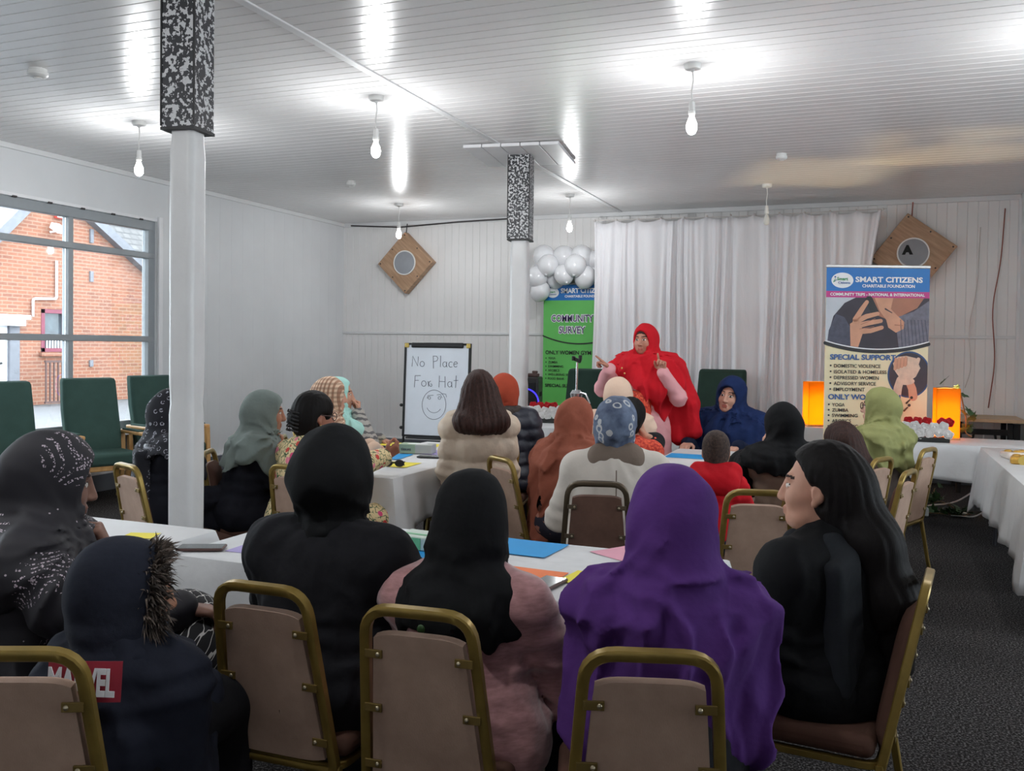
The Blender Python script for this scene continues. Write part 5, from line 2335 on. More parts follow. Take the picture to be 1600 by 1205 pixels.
# lower block with the blue foot of the print
rectp(mb, -hw, hw, .10, .36, E0, IX['skirt_blue_print'])
rectp(mb, -hw, hw, .36, .43, E0, IX['printed_magenta'])
ph = mb.build('printed_picture', [MATS[n_] for n_ in mats], ban)
mb = MB()
D = FLAT
zl = z1 + .004
lm = ['ink_white', 'ink_blue', 'ink_black', 'ink_green']
text_mesh(mb, 'SMART CITIZENS', .066, -hw + .262, T_ - .128, 0, zl, 'LEFT', .0022, .612, D)
text_mesh(mb, 'CHARITABLE FOUNDATION', .038, -hw + .325, T_ - .176, 0, zl, 'LEFT', .0012, .478, D)
text_mesh(mb, 'COMMUNITY TRIPS - NATIONAL & INTERNATIONAL', .036, -hw + .035, T_ - .254, 0, zl, 'LEFT', .0012, .86, D)
text_mesh(mb, 'Smart', .040, -hw + .095, T_ - .115, 3, zl, 'LEFT', .001, .10, D)
text_mesh(mb, 'Citizens', .028, -hw + .105, T_ - .146, 1, zl, 'LEFT', .0005, .11, D)
stroke(mb, [(-hw + .065, T_ - .13), (-hw + .08, T_ - .10)], .008, .004, zl, 3)
stroke(mb, [(-hw + .075, T_ - .125), (-hw + .093, T_ - .11)], .007, .003, zl, 1)
poly(mb, ellp(-hw + .078, T_ - .085, .008, .008, 12), zl, 1)
text_mesh(mb, 'SPECIAL SUPPORT', .066, -hw + .045, T_ - .835, 1, zl, 'LEFT', .002, .60, D)
for k, (s_, w_) in enumerate((('DOMESTIC VIOLENCE', .425), ('ISOLATED & HOMELESS', .48), ('DEPRESSED WOMEN', .41), ('ADVISORY SERVICE', .385), ('EMPLOYMENT', .285))):
    y = T_ - .908 - .0535 * k
    text_mesh(mb, s_, .044, -hw + .083, y, 2, zl, 'LEFT', .0007, w_, D)
    poly(mb, ellp(-hw + .053, y + .017, .0085, .0085, 12), zl, 2)
text_mesh(mb, 'ONLY WOMEN GYM', .066, -hw + .035, T_ - 1.198, 1, zl, 'LEFT', .002, .66, D)
for k, (s_, w_) in enumerate((('YOGA', .115), ('ZUMBA', .15), ('SWIMMING', .235), ('AROBICS', .175), ('WELLBEING', .24), ('FOOD BANK', .24))):
    y = T_ - 1.262 - .0490 * k
    text_mesh(mb, s_, .042, -hw + .073, y, 2, zl, 'LEFT', .0007, w_, D)
    poly(mb, ellp(-hw + .043, y + .016, .0085, .0085, 12), zl, 2)
text_mesh(mb, '5  2', .10, hw - .30, .245, 0, zl, 'LEFT', .003, .22, D)
# small figures exercising at the right
for (x, y) in ((.26, .96), (.28, 1.03)):
    stroke(mb, [(x, y), (x + .03, y + .03)], .018, .012, zl, 2)
    poly(mb, ellp(x + .045, y + .05, .014, .014, 12), zl, 2)
mb.build('lettering', [MATS[n_] for n_ in lm], ban)

# green survey banner by the far column
gw, gh = .88, 2.32
gb = empty('roll_up_banner', (-3.985 + gw / 2, 11.22, 0))
tag(gb, 'green and blue survey banner under the balloons, partly behind the curtain', 'banner')
banner_base(gb, gw)
mb = MB()
mb.box((0, 0, gh / 2 + .04), (gw, .004, gh - .08))
mb.build('banner_sheet', MATS['printed_green'], gb)
mb = MB()
mb.box((0, 0, gh), (gw + .01, .022, .024))
mb.build('top_rail', MATS['aluminium'], gb, bevel=.005)
hw = gw / 2
mb = MB()
lm = ['printed_blue', 'ink_white', 'ink_purple', 'ink_black', 'ink_yellow', 'ink_skin', 'ink_green', 'ink_blue']
T_ = gh - .014
rectp(mb, -hw, hw, T_ - .20, T_, E0, 0)
poly(mb, ellp(-hw + .125, T_ - .10, .085, .065), E0 + .001, 1)
text_mesh(mb, 'Smart', .035, -hw + .06, T_ - .10, 6, zl, 'LEFT', .001, .10, D)
text_mesh(mb, 'Citizens', .024, -hw + .075, T_ - .128, 7, zl, 'LEFT', .0005, .10, D)
text_mesh(mb, 'SMART CITIZENS', .085, -hw + .235, T_ - .105, 1, zl, 'LEFT', .003, .60, D)
text_mesh(mb, 'CHARITABLE FOUNDATION', .042, -hw + .29, T_ - .162, 1, zl, 'LEFT', .0015, .53, D)
for (s_, y, w_, x) in (('COMMUNITY', T_ - .475, .56, -.035), ('SURVEY', T_ - .625, .35, -.035)):
    text_mesh(mb, s_, .125, x - w_ / 2 - .02, y, 1, zl - .001, 'LEFT', .010, w_ + .022, D)
    text_mesh(mb, s_, .125, x - w_ / 2 - .012, y, 2, zl, 'LEFT', .0015, w_ + .006, D)
stroke(mb, [(-hw + gw * i / 20, T_ - .76 + .10 * ((i - 11) / 11) ** 2) for i in range(21)], .016, .016, zl, 3)
text_mesh(mb, 'ONLY WOMEN GYM', .070, -hw + .035, T_ - .90, 3, zl, 'LEFT', .0015, .62, D)
for k, (s_, w_) in enumerate((('YOGA', .10), ('ZUMBA', .13), ('SWIMMING', .21), ('AROBICS', .155), ('WELLBEING SESSIONS', .42), ('FOOD BANK', .225))):
    y = T_ - .965 - .053 * k
    text_mesh(mb, s_, .042, -hw + .075, y, 3, zl, 'LEFT', .0005, w_, D)
    poly(mb, ellp(-hw + .045, y + .014, .008, .008, 12), zl, 3)
text_mesh(mb, 'SPECIAL SUPPORT', .055, -hw + .035, T_ - 1.325, 3, zl, 'LEFT', .0015, .5, D)
# the exercisers on their mats
poly(mb, [(.13, T_ - 1.17), (.30, T_ - 1.10), (.36, T_ - 1.04), (.20, T_ - 1.10)], zl, 2)
poly(mb, [(.24, T_ - 1.24), (.36, T_ - 1.20), (.42, T_ - 1.12), (.30, T_ - 1.17)], zl, 4)
stroke(mb, [(.25, T_ - 1.07), (.26, T_ - 1.00), (.265, T_ - .95)], .035, .015, zl + .001, 2)
poly(mb, ellp(.265, T_ - .93, .018, .02, 12), zl + .001, 5)
stroke(mb, [(.34, T_ - 1.05), (.39, T_ - 1.02)], .03, .02, zl + .001, 5)
mb.build('lettering', [MATS[n_] for n_ in lm], gb)

# ------------------------------------------------------------------ loudspeaker and its clutter
r = empty('loudspeaker', (-3.78, 9.95, 0), math.radians(12))
tag(r, 'black floor loudspeaker with a blue ring light behind the far column', 'loudspeaker')
mb = MB()
mb.box((0, 0, .575), (.42, .40, 1.15))
mb.build('cabinet', MATS['black_plastic'], r, bevel=.02)
mb = MB()
mb.box((0, -.204, .60), (.36, .012, .98))
mb.build('speaker_grille', MATS['black_matt'], r, bevel=.006)
mb = MB()
mb.lathe([(.150, 0), (.165, 0), (.165, .01), (.150, .01)], (.06, -.213, .86), 32, 0, Matrix.Rotation(PI / 2, 3, 'X'), True)
mb.build('ring_light', MATS['blue_led'], r, smooth='auto')
for sx in (-1, 1):
    mb = MB()
    mb.box((sx * .212, 0, .95), (.012, .14, .05))
    mb.build('handle', MATS['black_matt'], r, bevel=.004)
mb = MB()
mb.box((0, 0, .012), (.13, .10, .024), 1)
mb.tube([(-.03, 0, .02), (-.03, 0, .11)], .022, 10)
mb.tube([(-.03, 0, .11), (-.02, 0, .20)], .004, 6)
o = mb.build('microphone_receiver', [MATS['black_plastic'], MATS['rose_red']], bevel=.004)
o.location = (-3.76, 9.88, 1.151)
tag(o, 'small red and black gadget with an aerial standing on the loudspeaker', 'receiver')
mb = MB()
mb.box((0, 0, .02), (.13, .08, .04))
mb.box((.02, 0, .055), (.06, .05, .03))
o = mb.build('black_case', MATS['iron_brown'], bevel=.01)
o.location = (-3.64, 9.92, 1.151)
tag(o, 'small dark brown case lying on the right of the loudspeaker top', 'case')

# ------------------------------------------------------------------ tripod
r = empty('tripod', (-2.36, 7.52, 0))
tag(r, 'silver camera tripod with a black clip, in front of the dark green chair', 'tripod')
for k in range(3):
    a = math.radians(100 + 120 * k)
    mb = MB()
    mb.tube([(.02 * math.cos(a), .02 * math.sin(a), 1.12), (.18 * math.cos(a), .18 * math.sin(a), .62)], .013, 8)
    mb.tube([(.18 * math.cos(a), .18 * math.sin(a), .62), (.38 * math.cos(a), .38 * math.sin(a), .012)], .009, 8)
    mb.ball((.38 * math.cos(a), .38 * math.sin(a), .014), .014, 8, 1)
    mb.build('leg', [MATS['chrome'], MATS['black_plastic']], r, smooth='auto')
mb = MB()
mb.tube([(0, 0, .80), (0, 0, 1.14)], .012, 10)
mb.tube([(0, 0, 1.12), (.01, -.02, 1.37)], .010, 8)
mb.build('centre_post', MATS['chrome'], r, smooth='auto')
mb = MB()
mb.lathe([(.0, -.03), (.05, -.03), (.055, 0), (.035, .03), (0, .03)], (0, 0, 1.10), 14)
mb.tube([(.03, -.02, 1.11), (.10, -.05, 1.10), (.14, -.06, 1.02)], .008, 8)
mb.build('collar', MATS['chrome'], r, smooth='auto')
mb = MB()
mb.box((.01, -.02, 1.39), (.07, .03, .03), 0, Matrix.Rotation(.4, 3, 'Y'))
mb.box((-.02, -.03, 1.405), (.02, .05, .04))
mb.box((.04, -.03, 1.41), (.02, .05, .045))
mb.build('phone_clip', MATS['black_plastic'], r, bevel=.004)


# ------------------------------------------------------------------ flower boxes
def rose_mesh(mb, c, s_, mi):
    """a paper rose facing the room: nested cups of petals round a bud"""
    c = Vector(c)
    rr = random.Random(int(c.x * 991 + c.z * 77 + c.y * 313))
    R3 = Matrix.Rotation(PI / 2 - .35 + rr.uniform(-.2, .2), 3, 'X')
    n = 18
    for ring, (rad, z0, lobes) in enumerate(((1.0, 0, 5), (.74, .16, 4), (.50, .28, 3), (.28, .36, 2))):
        prof = [(.25, -.55), (.80, -.40), (1.0, .05), (1.04, .22), (.94, .22), (.86, .0), (.62, -.28), (.15, -.35)]
        ph = rr.uniform(0, 6)
        vs, fs = [], []
        for (r, z) in prof:
            for j in range(n):
                a = 2 * PI * j / n
                w = 1 + .10 * math.sin(lobes * a + ph)
                vs.append(c + R3 @ Vector((r * rad * w * math.cos(a), r * rad * w * math.sin(a), (z * rad * .8 + z0) * (1 if z < 0 else 1 + .3 * math.sin(lobes * a + ph)))) * s_)
        for i in range(len(prof) - 1):
            for j in range(n):
                j2 = (j + 1) % n
                fs.append((i * n + j, i * n + j2, (i + 1) * n + j2, (i + 1) * n + j))
        mb.add(vs, fs, mi)
    mb.ball(c + R3 @ Vector((0, 0, .25)) * s_, s_ * .2, 8, mi)


def flower_box(loc, rz, label, n, red):
    r = empty('flower_arrangement', loc, rz)
    tag(r, label, 'flower arrangement', 'boxes of paper roses')
    mb = MB()
    mb.box((0, 0, .022), (n * .064, .13, .042))
    mb.build('tray', MATS['tray_black'], r, bevel=.006)
    for row, (y, z) in enumerate(((-.05, .075), (-.03, .125))):
        for k in range(n if row == 0 else n - 1):
            x = (k - (n - 1) / 2 + (.5 if row else 0)) * .072
            mb = MB()
            rose_mesh(mb, (x, y, z + .008 * math.sin(k * 2.1)), .040, 0)
            mb.build('white_rose', MATS['rose_white'], r, smooth=True)
    for x in red:
        mb = MB()
        rose_mesh(mb, (x, .01, .165), .040, 0)
        mb.build('red_rose', MATS['rose_red'], r, smooth=True)
    mb = MB()
    rr = random.Random(4)
    for k in range(14):
        x = rr.uniform(-.5, .5) * n * .066
        a = rr.uniform(0, 6)
        c = Vector((x, .035, .06 + rr.random() * .06))
        mb.add([c, c + Vector((.02 * math.cos(a), .02, .02)), c + Vector((.045 * math.cos(a), .03, .035 * math.sin(a) + .02)), c + Vector((.015 * math.cos(a + 1), .03, .03))], [(0, 1, 2, 3)])
    mb.build('leaves', MATS['leaf_green'], r, solid=.001)
    return r


flower_box((-2.99, 8.50, .7485), .2, 'box of white and red roses on the front table by the far column', 6, (-.12, -.05, .02, .09))
flower_box((.43, 8.32, .7485), .05, 'box of white and red roses on the front table beside the right banner', 6, (-.12, -.05, .02, .14, .19))

# ------------------------------------------------------------------ orange lanterns
def lantern(loc, rz, label, w=.185, h=.44):
    r = empty('lantern', loc, rz)
    tag(r, label, 'lantern')
    mb = MB()
    for a in range(4):
        R3 = rotz(a * PI / 2)
        vs = [R3 @ Vector(p) for p in ((-w / 2, -w / 2, .015), (w / 2, -w / 2, .015), (w / 2, -w / 2, h), (-w / 2, -w / 2, h))]
        mb.add(vs, [(0, 1, 2, 3)])
    mb.build('shade', MATS['lantern_orange'], r, solid=.003)
    mb = MB()
    mb.box((0, 0, .009), (w + .012, w + .012, .018))
    mb.build('base', MATS['beech_wood'], r, bevel=.003)
    mb = MB()
    mb.lathe([(.0, .018), (.022, .018), (.022, .05), (.016, .07), (.0, .085)], n=14)
    mb.build('lamp', MATS['flame_glow'], r, smooth='auto')
    ld = bpy.data.lights.new('lantern_light', 'POINT')
    ld.energy = LANTERN_W
    ld.color = (1.0, .74, .36)
    ld.shadow_soft_size = .03
    lo = bpy.data.objects.new('lantern_light', ld)
    COL.objects.link(lo)
    lo.parent = r
    lo.location = (0, 0, .135)
    return r


lantern((-.50, 9.50, .7485), _psi, 'glowing orange lantern left of the roll-up banner')
lantern((.62, 8.66, .7485), .1, 'glowing orange lantern with ivy right of the roll-up banner')


# ------------------------------------------------------------------ ivy and cords
def leaf(mb, c, s_, R3, mi=1):
    out = [(0, -.1), (.35, -.25), (.5, .05), (.32, .2), (.38, .5), (.12, .5), (0, .95), (-.12, .5), (-.38, .5), (-.32, .2), (-.5, .05), (-.35, -.25)]
    vs = [Vector(c) + R3 @ (Vector((x, y, .10 * abs(x))) * s_) for x, y in out]
    mb.add(vs, [tuple(range(len(out)))], mi)


def ivy(label, path, n, s_, seed, loc=(0, 0, 0)):
    r = empty('ivy_garland', loc)
    tag(r, label, 'ivy')
    rr = random.Random(seed)
    pts = fillet(path, .08, 4)
    mb = MB()
    mb.tube(pts, .006, 6)
    mb.build('vine', MATS['vine_brown'], r, smooth=True)
    mb = MB()
    for k in range(n):
        t = rr.random() * (len(pts) - 1)
        i = int(t)
        p = pts[i].lerp(pts[min(i + 1, len(pts) - 1)], t - i)
        e = Matrix.Rotation(rr.uniform(0, 6.28), 3, 'Z') @ Matrix.Rotation(rr.uniform(.2, 1.3), 3, 'X')
        p = p + Vector((rr.uniform(-.05, .05), rr.uniform(-.05, .05), rr.uniform(0.005, .045)))
        leaf(mb, p, s_ * rr.uniform(.7, 1.25), e, 0)
    o = mb.build('leaves', MATS['leaf_green'], r, solid=.0015)
    o['kind'] = 'stuff'
    return r


ivy('ivy sprig climbing the right lantern', [(-.08, 0, .44), (.0, -.03, .45), (.10, -.02, .43), (.13, .0, .30), (.16, .0, .16), (.15, 0, .06), (.2, -.02, .03)], 11, .095, 3, (.62, 8.66, .7485))
ivy('ivy garland lying on the carpet under the right front table', [(0, 0, .02), (.12, .03, .02), (.28, -.02, .03), (.42, .04, .02), (.52, .0, .03), (.44, .22, .04), (.30, .30, .10), (.2, .34, .05), (.26, .40, .2)], 34, .085, 9, (.34, 9.12, .0))
for i, (path, lab) in enumerate([([(.46, 9.42, .012), (.55, 9.36, .06), (.75, 9.3, .10), (.98, 9.2, .30), (1.06, 9.1, .62)], 'white mains cord running up from the ivy under the right front table'),
                                 ([(.78, 9.18, .012), (.9, 9.12, .012), (1.0, 9.06, .10), (1.10, 9.0, .30), (1.12, 8.95, .60)], 'white mains cord ending in a plug on the carpet right of the ivy'),
                                 ([(.48, 9.3, .02), (.46, 9.32, .3), (.47, 9.3, .70)], 'thin brown cord hanging behind the right front table')]):
    mb = MB()
    mb.tube(fillet(path, .1), .007 if i < 2 else .004, 6)
    if i < 2:
        p = Vector(path[0])
        mb.box(p + Vector((.0, 0, .012)), (.13, .05, .032))
    o = mb.build('mains_cord', MATS['cord_white'] if i < 2 else MATS['vine_brown'], smooth='auto')
    tag(o, lab, 'cord')

# ------------------------------------------------------------------ paper, phones, tissues on the tables
SHEETS = [('yellow', -3.20, 6.06, .46, .22, 10, 'yellow sheet at the far end of the left table'),
          ('yellow', -2.80, 5.02, .34, .24, 2, 'yellow sheet under the sunglasses on the left table'),
          ('blue', -2.98, 5.36, .22, .30, 8, 'blue sheet beside the tissue box on the left table'),
          ('lilac', -2.72, 5.70, .30, .25, 4, 'lilac sheet behind the phone on the left table'),
          ('lilac', -2.00, 2.76, .297, .21, 2, 'lilac sheet right of the phone at the left end of the nearest table'),
          ('orange', -1.60, 3.10, .30, .21, -4, 'orange sheet at the far edge of the nearest table, behind the leaflets'),
          ('blue', -1.55, 2.84, .297, .21, -14, 'blue sheet beside the leaflets on the nearest table'),
          ('blue', -1.20, 3.15, .30, .24, -4, 'large blue sheet right of the black headscarf on the nearest table'),
          ('pink', -.76, 3.20, .297, .21, -32, 'pink sheet half under the purple shawl on the nearest table'),
          ('orange', -1.06, 2.76, .28, .21, -4, 'orange sheet under the dark phone on the nearest table'),
          ('yellow', -.76, 2.80, .297, .16, -8, 'yellow sheet beside the dark phone on the nearest table'),
          ('yellow', -2.60, 2.72, .12, .10, 20, 'scrap of yellow paper on the table end by the near column'),
          ('blue', -1.16, 6.33, .297, .26, 0, 'blue sheet on the table behind the child in red'),
          ('orange', -.85, 6.28, .20, .26, -3, 'orange sheet on the table beyond the child in red')]
for i, (c_, x, y, w, d, a, lab) in enumerate(SHEETS):
    mb = MB()
    vs, fs = [], []
    for q in range(7):
        for p in range(5):
            u, v = q / 6 - .5, p / 4 - .5
            vs.append((u * w, v * d, .0012 + .0035 * max(0, abs(u) + abs(v) - .75) * (1 + math.sin(i + q))))
    for q in range(6):
        for p in range(4):
            k = q * 5 + p
            fs.append((k, k + 5, k + 6, k + 1))
    mb.add(vs, fs)
    o = mb.build('paper_sheet', MATS['paper_' + c_], solid=.0007)
    o.location = (x, y, .7505 + .0008 * (i % 4))
    o.rotation_euler = (0, 0, math.radians(a))
    tag(o, lab, 'paper', 'coloured sheets of paper on the tables')


def phone(loc, rz, label, case='phone_black', size=(.075, .155, .0085)):
    r = empty('phone', loc, rz)
    tag(r, label, 'phone')
    mb = MB()
    mb.box((0, 0, size[2] / 2), size)
    mb.build('case', MATS[case], r, bevel=.004, seg=3)
    mb = MB()
    mb.box((0, 0, size[2] + .0004), (size[0] - .008, size[1] - .010, .0008))
    mb.build('screen', MATS['phone_screen'], r)
    mb = MB()
    for k in range(3):
        mb.box((-.012 + .012 * k, -size[1] / 2 - .0003, size[2] / 2), (.006, .001, .003))
    mb.build('port', MATS['stud'], r)


phone((-.930, 2.672, .7545), math.radians(-8), 'dark phone lying screen up between the pink jacket and the purple shawl', 'phone_case', (.080, .160, .010))
phone((-2.235, 2.635, .7535), math.radians(-64), 'phone in a brown case at the left end of the nearest table', 'phone_case', (.080, .165, .010))
phone((-2.72, 5.42, .7545), math.radians(-78), 'black phone lying by the tissue box on the left table', 'phone_black')
r = empty('tissue_box', (-2.91, 5.62, .7525), math.radians(12))
tag(r, 'pale green and grey tissue box on the left table', 'tissue box')
mb = MB()
mb.box((0, 0, .032), (.235, .125, .062))
mb.build('carton', MATS['tissue_grey'], r, bevel=.004)
mb = MB()
mb.box((-.06, -.001, .034), (.118, .127, .061))
mb.build('carton_print', MATS['tissue_green'], r, bevel=.002)
mb = MB()
mb.prism([(x, y) for x, y in ellp(0, 0, .075, .03, 20)], .0015, Matrix.Translation((0, 0, .0632)))
mb.build('slot', MATS['ink_white'], r)
mb = MB()
text_mesh(mb, 'tissues', .030, -.10, .022, 0, .0655, 'LEFT', .0005, .07, FLAT)
mb.build('lettering', MATS['ink_navy'], r)
for i, (x, y, a, lab) in enumerate([(-1.50, 2.99, -6, 'pale green and clear tissue packet left of the black headscarf on the nearest table')]):
    r = empty('tissue_packet', (x, y, .7535), math.radians(a))
    tag(r, lab, 'tissue packet')
    mb = MB()
    mb.box((0, 0, .026), (.23, .12, .05))
    mb.build('packet', MATS['leaflet'], r, bevel=.006)
    mb = MB()
    mb.box((-.05, -.0615, .026), (.11, .002, .042))
    mb.box((-.02, -.02, .0518), (.17, .02, .001))
    mb.build('green_print', MATS['leaflet_green'], r)
    mb = MB()
    text_mesh(mb, '4271', .026, -.085, .018, 0, .0635, 'LEFT', .001, .055, FLAT)
    mb.build('lettering', MATS['ink_navy'], r)
# sunglasses
r = empty('sunglasses', (-2.70, 4.90, .7545), math.radians(20))
tag(r, 'black sunglasses folded on the yellow sheet of the left table', 'sunglasses')
mb = MB()
for sx in (-1, 1):
    mb.prism(ellp(sx * .036, .022, .030, .022, 18), .004, Matrix.Rotation(PI / 2, 4, 'X'))
mb.build('lenses', MATS['black_plastic'], r)
mb = MB()
mb.tube([(-.012, 0, .028), (.012, 0, .028)], .003, 6)
for sx in (-1, 1):
    mb.tube(fillet([(sx * .066, 0, .03), (sx * .068, .02, .03), (-sx * .04, .05, .010), (-sx * .06, .055, .003)], .02), .0028, 6)
mb.build('frame', MATS['black_plastic'], r)
# clear packs of food on the right-hand table
for i, (x, y, a, c_, lab) in enumerate([(1.02, 7.30, 12, 'film_clear', 'clear film pack lying on the right edge table'),
                                        (1.03, 6.98, -8, 'food_gold', 'gold pack of food in front of the clear film pack')]):
    r = empty('food_pack', (x, y, .7495), math.radians(a))
    tag(r, lab, 'food pack')
    mb = MB()
    mb.box((0, 0, .025), (.26, .17, .05))
    mb.build('tray', MATS[c_], r, smooth='auto', bevel=.02, seg=3)
    mb = MB()
    for k in range(5):
        mb.ball((-.09 + .045 * k, .02 * (-1) ** k, .05), (.03, .03, .014), 10)
    mb.build('contents', MATS['food_gold'], r, smooth=True)
    if i:
        mb = MB()
        mb.lathe([(.0, 0), (.032, 0), (.032, .003), (0, .003)], (-.05, -.088, .028), 20, 0, Matrix.Rotation(PI / 2, 3, 'X'))
        mb.build('seal', MATS['corner_brass'], r)
mb = MB()
for k in range(5):
    leaf(mb, (.02 * k, .01 * (k % 2), .01 + .008 * k), .06, Matrix.Rotation(k * 1.3, 3, 'Z') @ Matrix.Rotation(.5, 3, 'X'), 0)
o = mb.build('ivy_leaf', MATS['leaf_green'], solid=.002)
o.location = (1.0, 6.72, .752)
tag(o, 'green ivy leaves in front of the gold food pack', 'leaf')
# plastic bag on the carpet under the left table
V, Q = surface([('+', Ell((0, 0, .13), (.16, .12, .13)), .02), ('+', Ell((.05, .03, .2), (.09, .07, .10)), .05), ('cut', lambda X, Y, Z: .003 - Z + 0 * X + 0 * Y)], .012, (lambda f: (lambda X, Y, Z: .012 * f(X, Y, Z)))(wob(3, 26)))
o = np_mesh('carrier_bag', V, Q, MATS['bag_plastic'])
o.location = (-2.30, 4.32, 0)
tag(o, 'shiny grey plastic bag on the carpet under the left table', 'bag')

# ------------------------------------------------------------------ the people (and the chairs they sit on)
M_ = MATS


def P_(*a, **k):
    return Person(*a, **k)


# black headscarf and abaya, nearest row
p = P_((-1.405, 2.22, 1.245), 2, lean=8, nod=-4, girth=1.02, wide=.98, seed=8, hk=1.04, handL=dict(pos=(-.20, .40, .80)), handR=dict(pos=(.20, .40, .80)))
p.body('woman in a black headscarf and wide black abaya, left of the pink jacket')
p.coat(M_['black_cloth'], 'abaya', t=.032, skirt=True, arm_t=.040, sk=.08, fold=.006)
p.scarf(M_['black_jersey'], t=.024, kind='wrap', bun=.040, fold=.005, neckw=1.12)
p.shoes(M_['shoe_black'])
chair(-1.426, 1.90, 1, 'gold-framed banquet chair under the woman in the black abaya')

# black headscarf, pink velvet jacket
p = P_((-.985, 2.215, 1.155), 4, lean=7, turn=3, nod=-6, girth=1.02, wide=1.03, seed=9, handL=dict(pos=(-.16, .36, .80)), handR=dict(pos=(.20, .34, .70)))
p.body('woman in a pink velvet jacket with a black headscarf falling to her shoulders')
p.coat(M_['pink_velvet'], 'jacket', t=.024, arm_t=.026, hem=.36, fold=.006, extra=[('+', Cap(p.pel + V3(-.13, .0, -.06), p.pel + V3(.13, 0, -.06), .12, .12), .05)])
p.trousers(M_['black_cloth'])
p.scarf(M_['black_jersey'], t=.018, kind='cape', back=.105, front=.105, fold=.004, side_len=-.10, shoulders=False, extra=[('+', Cap(p.headL(0, -.03, -.03), p.neck + V3(0, -.03, -.06), .088, .125), .05), ('+', Cap(p.neck + V3(-.055, -.045, -.06), p.neck + V3(.055, -.045, -.06), .115, .115), .04)])
mb = MB()
mb.tube(fillet([p.neck + V3(.02, -.165, -.10), p.neck + V3(.024, -.176, -.17), p.neck + V3(.014, -.182, -.23), p.neck + V3(.03, -.186, -.29)], .04), .0035, 6)
mb.build('dangling_cord', M_['black_cloth'], p.o, smooth=True)
mb = MB()
mb.ball(p.neck + V3(-.045, -.196, -.070), (.011, .004, .012), 10)
mb.build('green_motif', M_['leaf_green'], p.o, smooth=True)
p.shoes(M_['shoe_black'])
chair(-.965, 1.87, 5, 'gold-framed banquet chair under the woman in the pink velvet jacket')

# purple headscarf and shawl
p = P_((-.436, 2.17, 1.205), 15, lean=6, nod=-3, girth=.92, wide=.86, seed=10, handL=dict(pos=(-.12, .26, .66)), handR=dict(pos=(.12, .26, .66)), elbL=(-.1, -.3, -1), elbR=(.1, -.3, -1))
p.body('woman wrapped in a purple headscarf and shawl, seated at the near right')
p.coat(M_['black_cloth'], 'dress', t=.020, skirt=True)
p.scarf(M_['purple_cloth'], 'shawl', t=.020, kind='shawl', back=.42, front=.42, flare=.0, fold=.0065, side_len=-.47, nfold=7,
        extra=[('+', Cap(p.headL(0, -.05, .0), p.neck + V3(0, -.07, -.12), .088, .115), .06)])
p.shoes(M_['shoe_black'])
chair(-.400, 1.80, 17, 'gold-framed banquet chair under the woman in purple, nearest the camera')

# dark-haired woman in black with a scarf, profile
p = P_((-.128, 2.79, 1.222), 62, lean=0, turn=20, nod=2, girth=1.02, wide=1.10, seed=11, h=.0045, skin_rgb=(186, 140, 118), nose=1.6, hk=1.05,
       handL=dict(pos=(-.12, .30, .64)), handR=dict(pos=(.12, .30, .64)))
p.body('woman in profile with long black hair and a black coat, at right', nose=.7)
p.coat(M_['black_jersey'], 'coat', t=.032, skirt=True, arm_t=.034, sk=.07, fold=.006, neck=.02)
nk = p.neck
p.piece('scarf', M_['black_wool'], [('+', Cap(nk + V3(-.05, .07, .005), nk + V3(-.08, -.04, .0), .052, .058), .04), ('+', Cap(nk + V3(-.08, -.04, .0), nk + V3(.06, -.08, -.01), .058, .055), .04),
                                    ('+', Cap(nk + V3(.06, -.06, -.01), nk + V3(.07, .06, .0), .055, .052), .04),
                                    ('+', Box(nk + V3(-.105, -.112, -.18), (.042, .014, .17), rotm('Y', 7), .022), .05)], .008,
        (lambda f: (lambda X, Y, Z: .005 * f(X, Y, Z) + .003 * np.sin(Y * 120)))(wob(4, 20)))
hx = [('+', Cap(p.headL(.0, -.085, .0), nk + V3(.03, -.115, .03), .070, .075), .06), ('+', Cap(nk + V3(.03, -.115, .03), nk + V3(.05, -.155, -.12), .085, .085), .05),
      ('+', Cap(nk + V3(.05, -.155, -.12), nk + V3(.07, -.175, -.30), .085, .050), .05)]
p.hair(M_['black_hair'], t=.016, face=1.0, extra=hx + [('-', Ell(p.headL(0, .086, -.012), V3(.16, .076, .098) * p.K, p.Hm), .012)], ears=True, line=.0)
p.shoes(M_['shoe_black'])
chair(.160, 2.72, 84, 'gold-framed banquet chair under the dark-haired woman in profile at right, seen from its side')

# sparkling black headscarf at the left edge
p = P_((-2.185, 1.95, 1.215), -50, lean=6, turn=10, nod=-8, girth=1.18, wide=1.12, seed=12, hk=1.04, h=.005, skin_rgb=(132, 98, 84),
       handL=dict(face=(.035, .165, -.185), d=(.1, -.35, 1), n=(0, -1, -.2), curl=(.8, .85, .9, .9), thumb=.6), elbL=(-.5, .2, -1),
       handR=dict(pos=(.17, .42, .745), d=(-.1, 1, -.2)), elbR=(.7, -.5, -.1))
p.body('woman in a black sequinned headscarf at the left edge, one fist by her mouth')
p.coat(M_['sequin_cloth'], 'tunic', t=.034, arm_t=.028, hem=.50, fold=.005)
p.trousers(M_['black_cloth'], 'skirt', t=.03)
p.piece('patterned_lap_cloth', M_['trellis_cloth'], [('+', Cap(V3(-.10, .20, .60), V3(-.11, .42, .60), .12, .125), .05), ('+', Cap(V3(.11, .20, .60), V3(.12, .43, .60), .12, .128), .05), ('+', Cap(V3(-.08, .46, .56), V3(-.08, .50, .40), .12, .10), .05),
                                                     ('+', Cap(V3(.10, .46, .56), V3(.10, .50, .38), .12, .11), .05), ('+', Cap(V3(-.08, .3, .60), V3(.09, .3, .60), .10, .10), .06), ('cut', lambda X, Y, Z: .42 - Z + .02 * np.sin(X * 30) + 0 * Y)], .009)
p.scarf(M_['sequin_cloth'], t=.024, kind='cape', bun=.022, back=.14, front=.25, fold=.005, side_len=-.11)
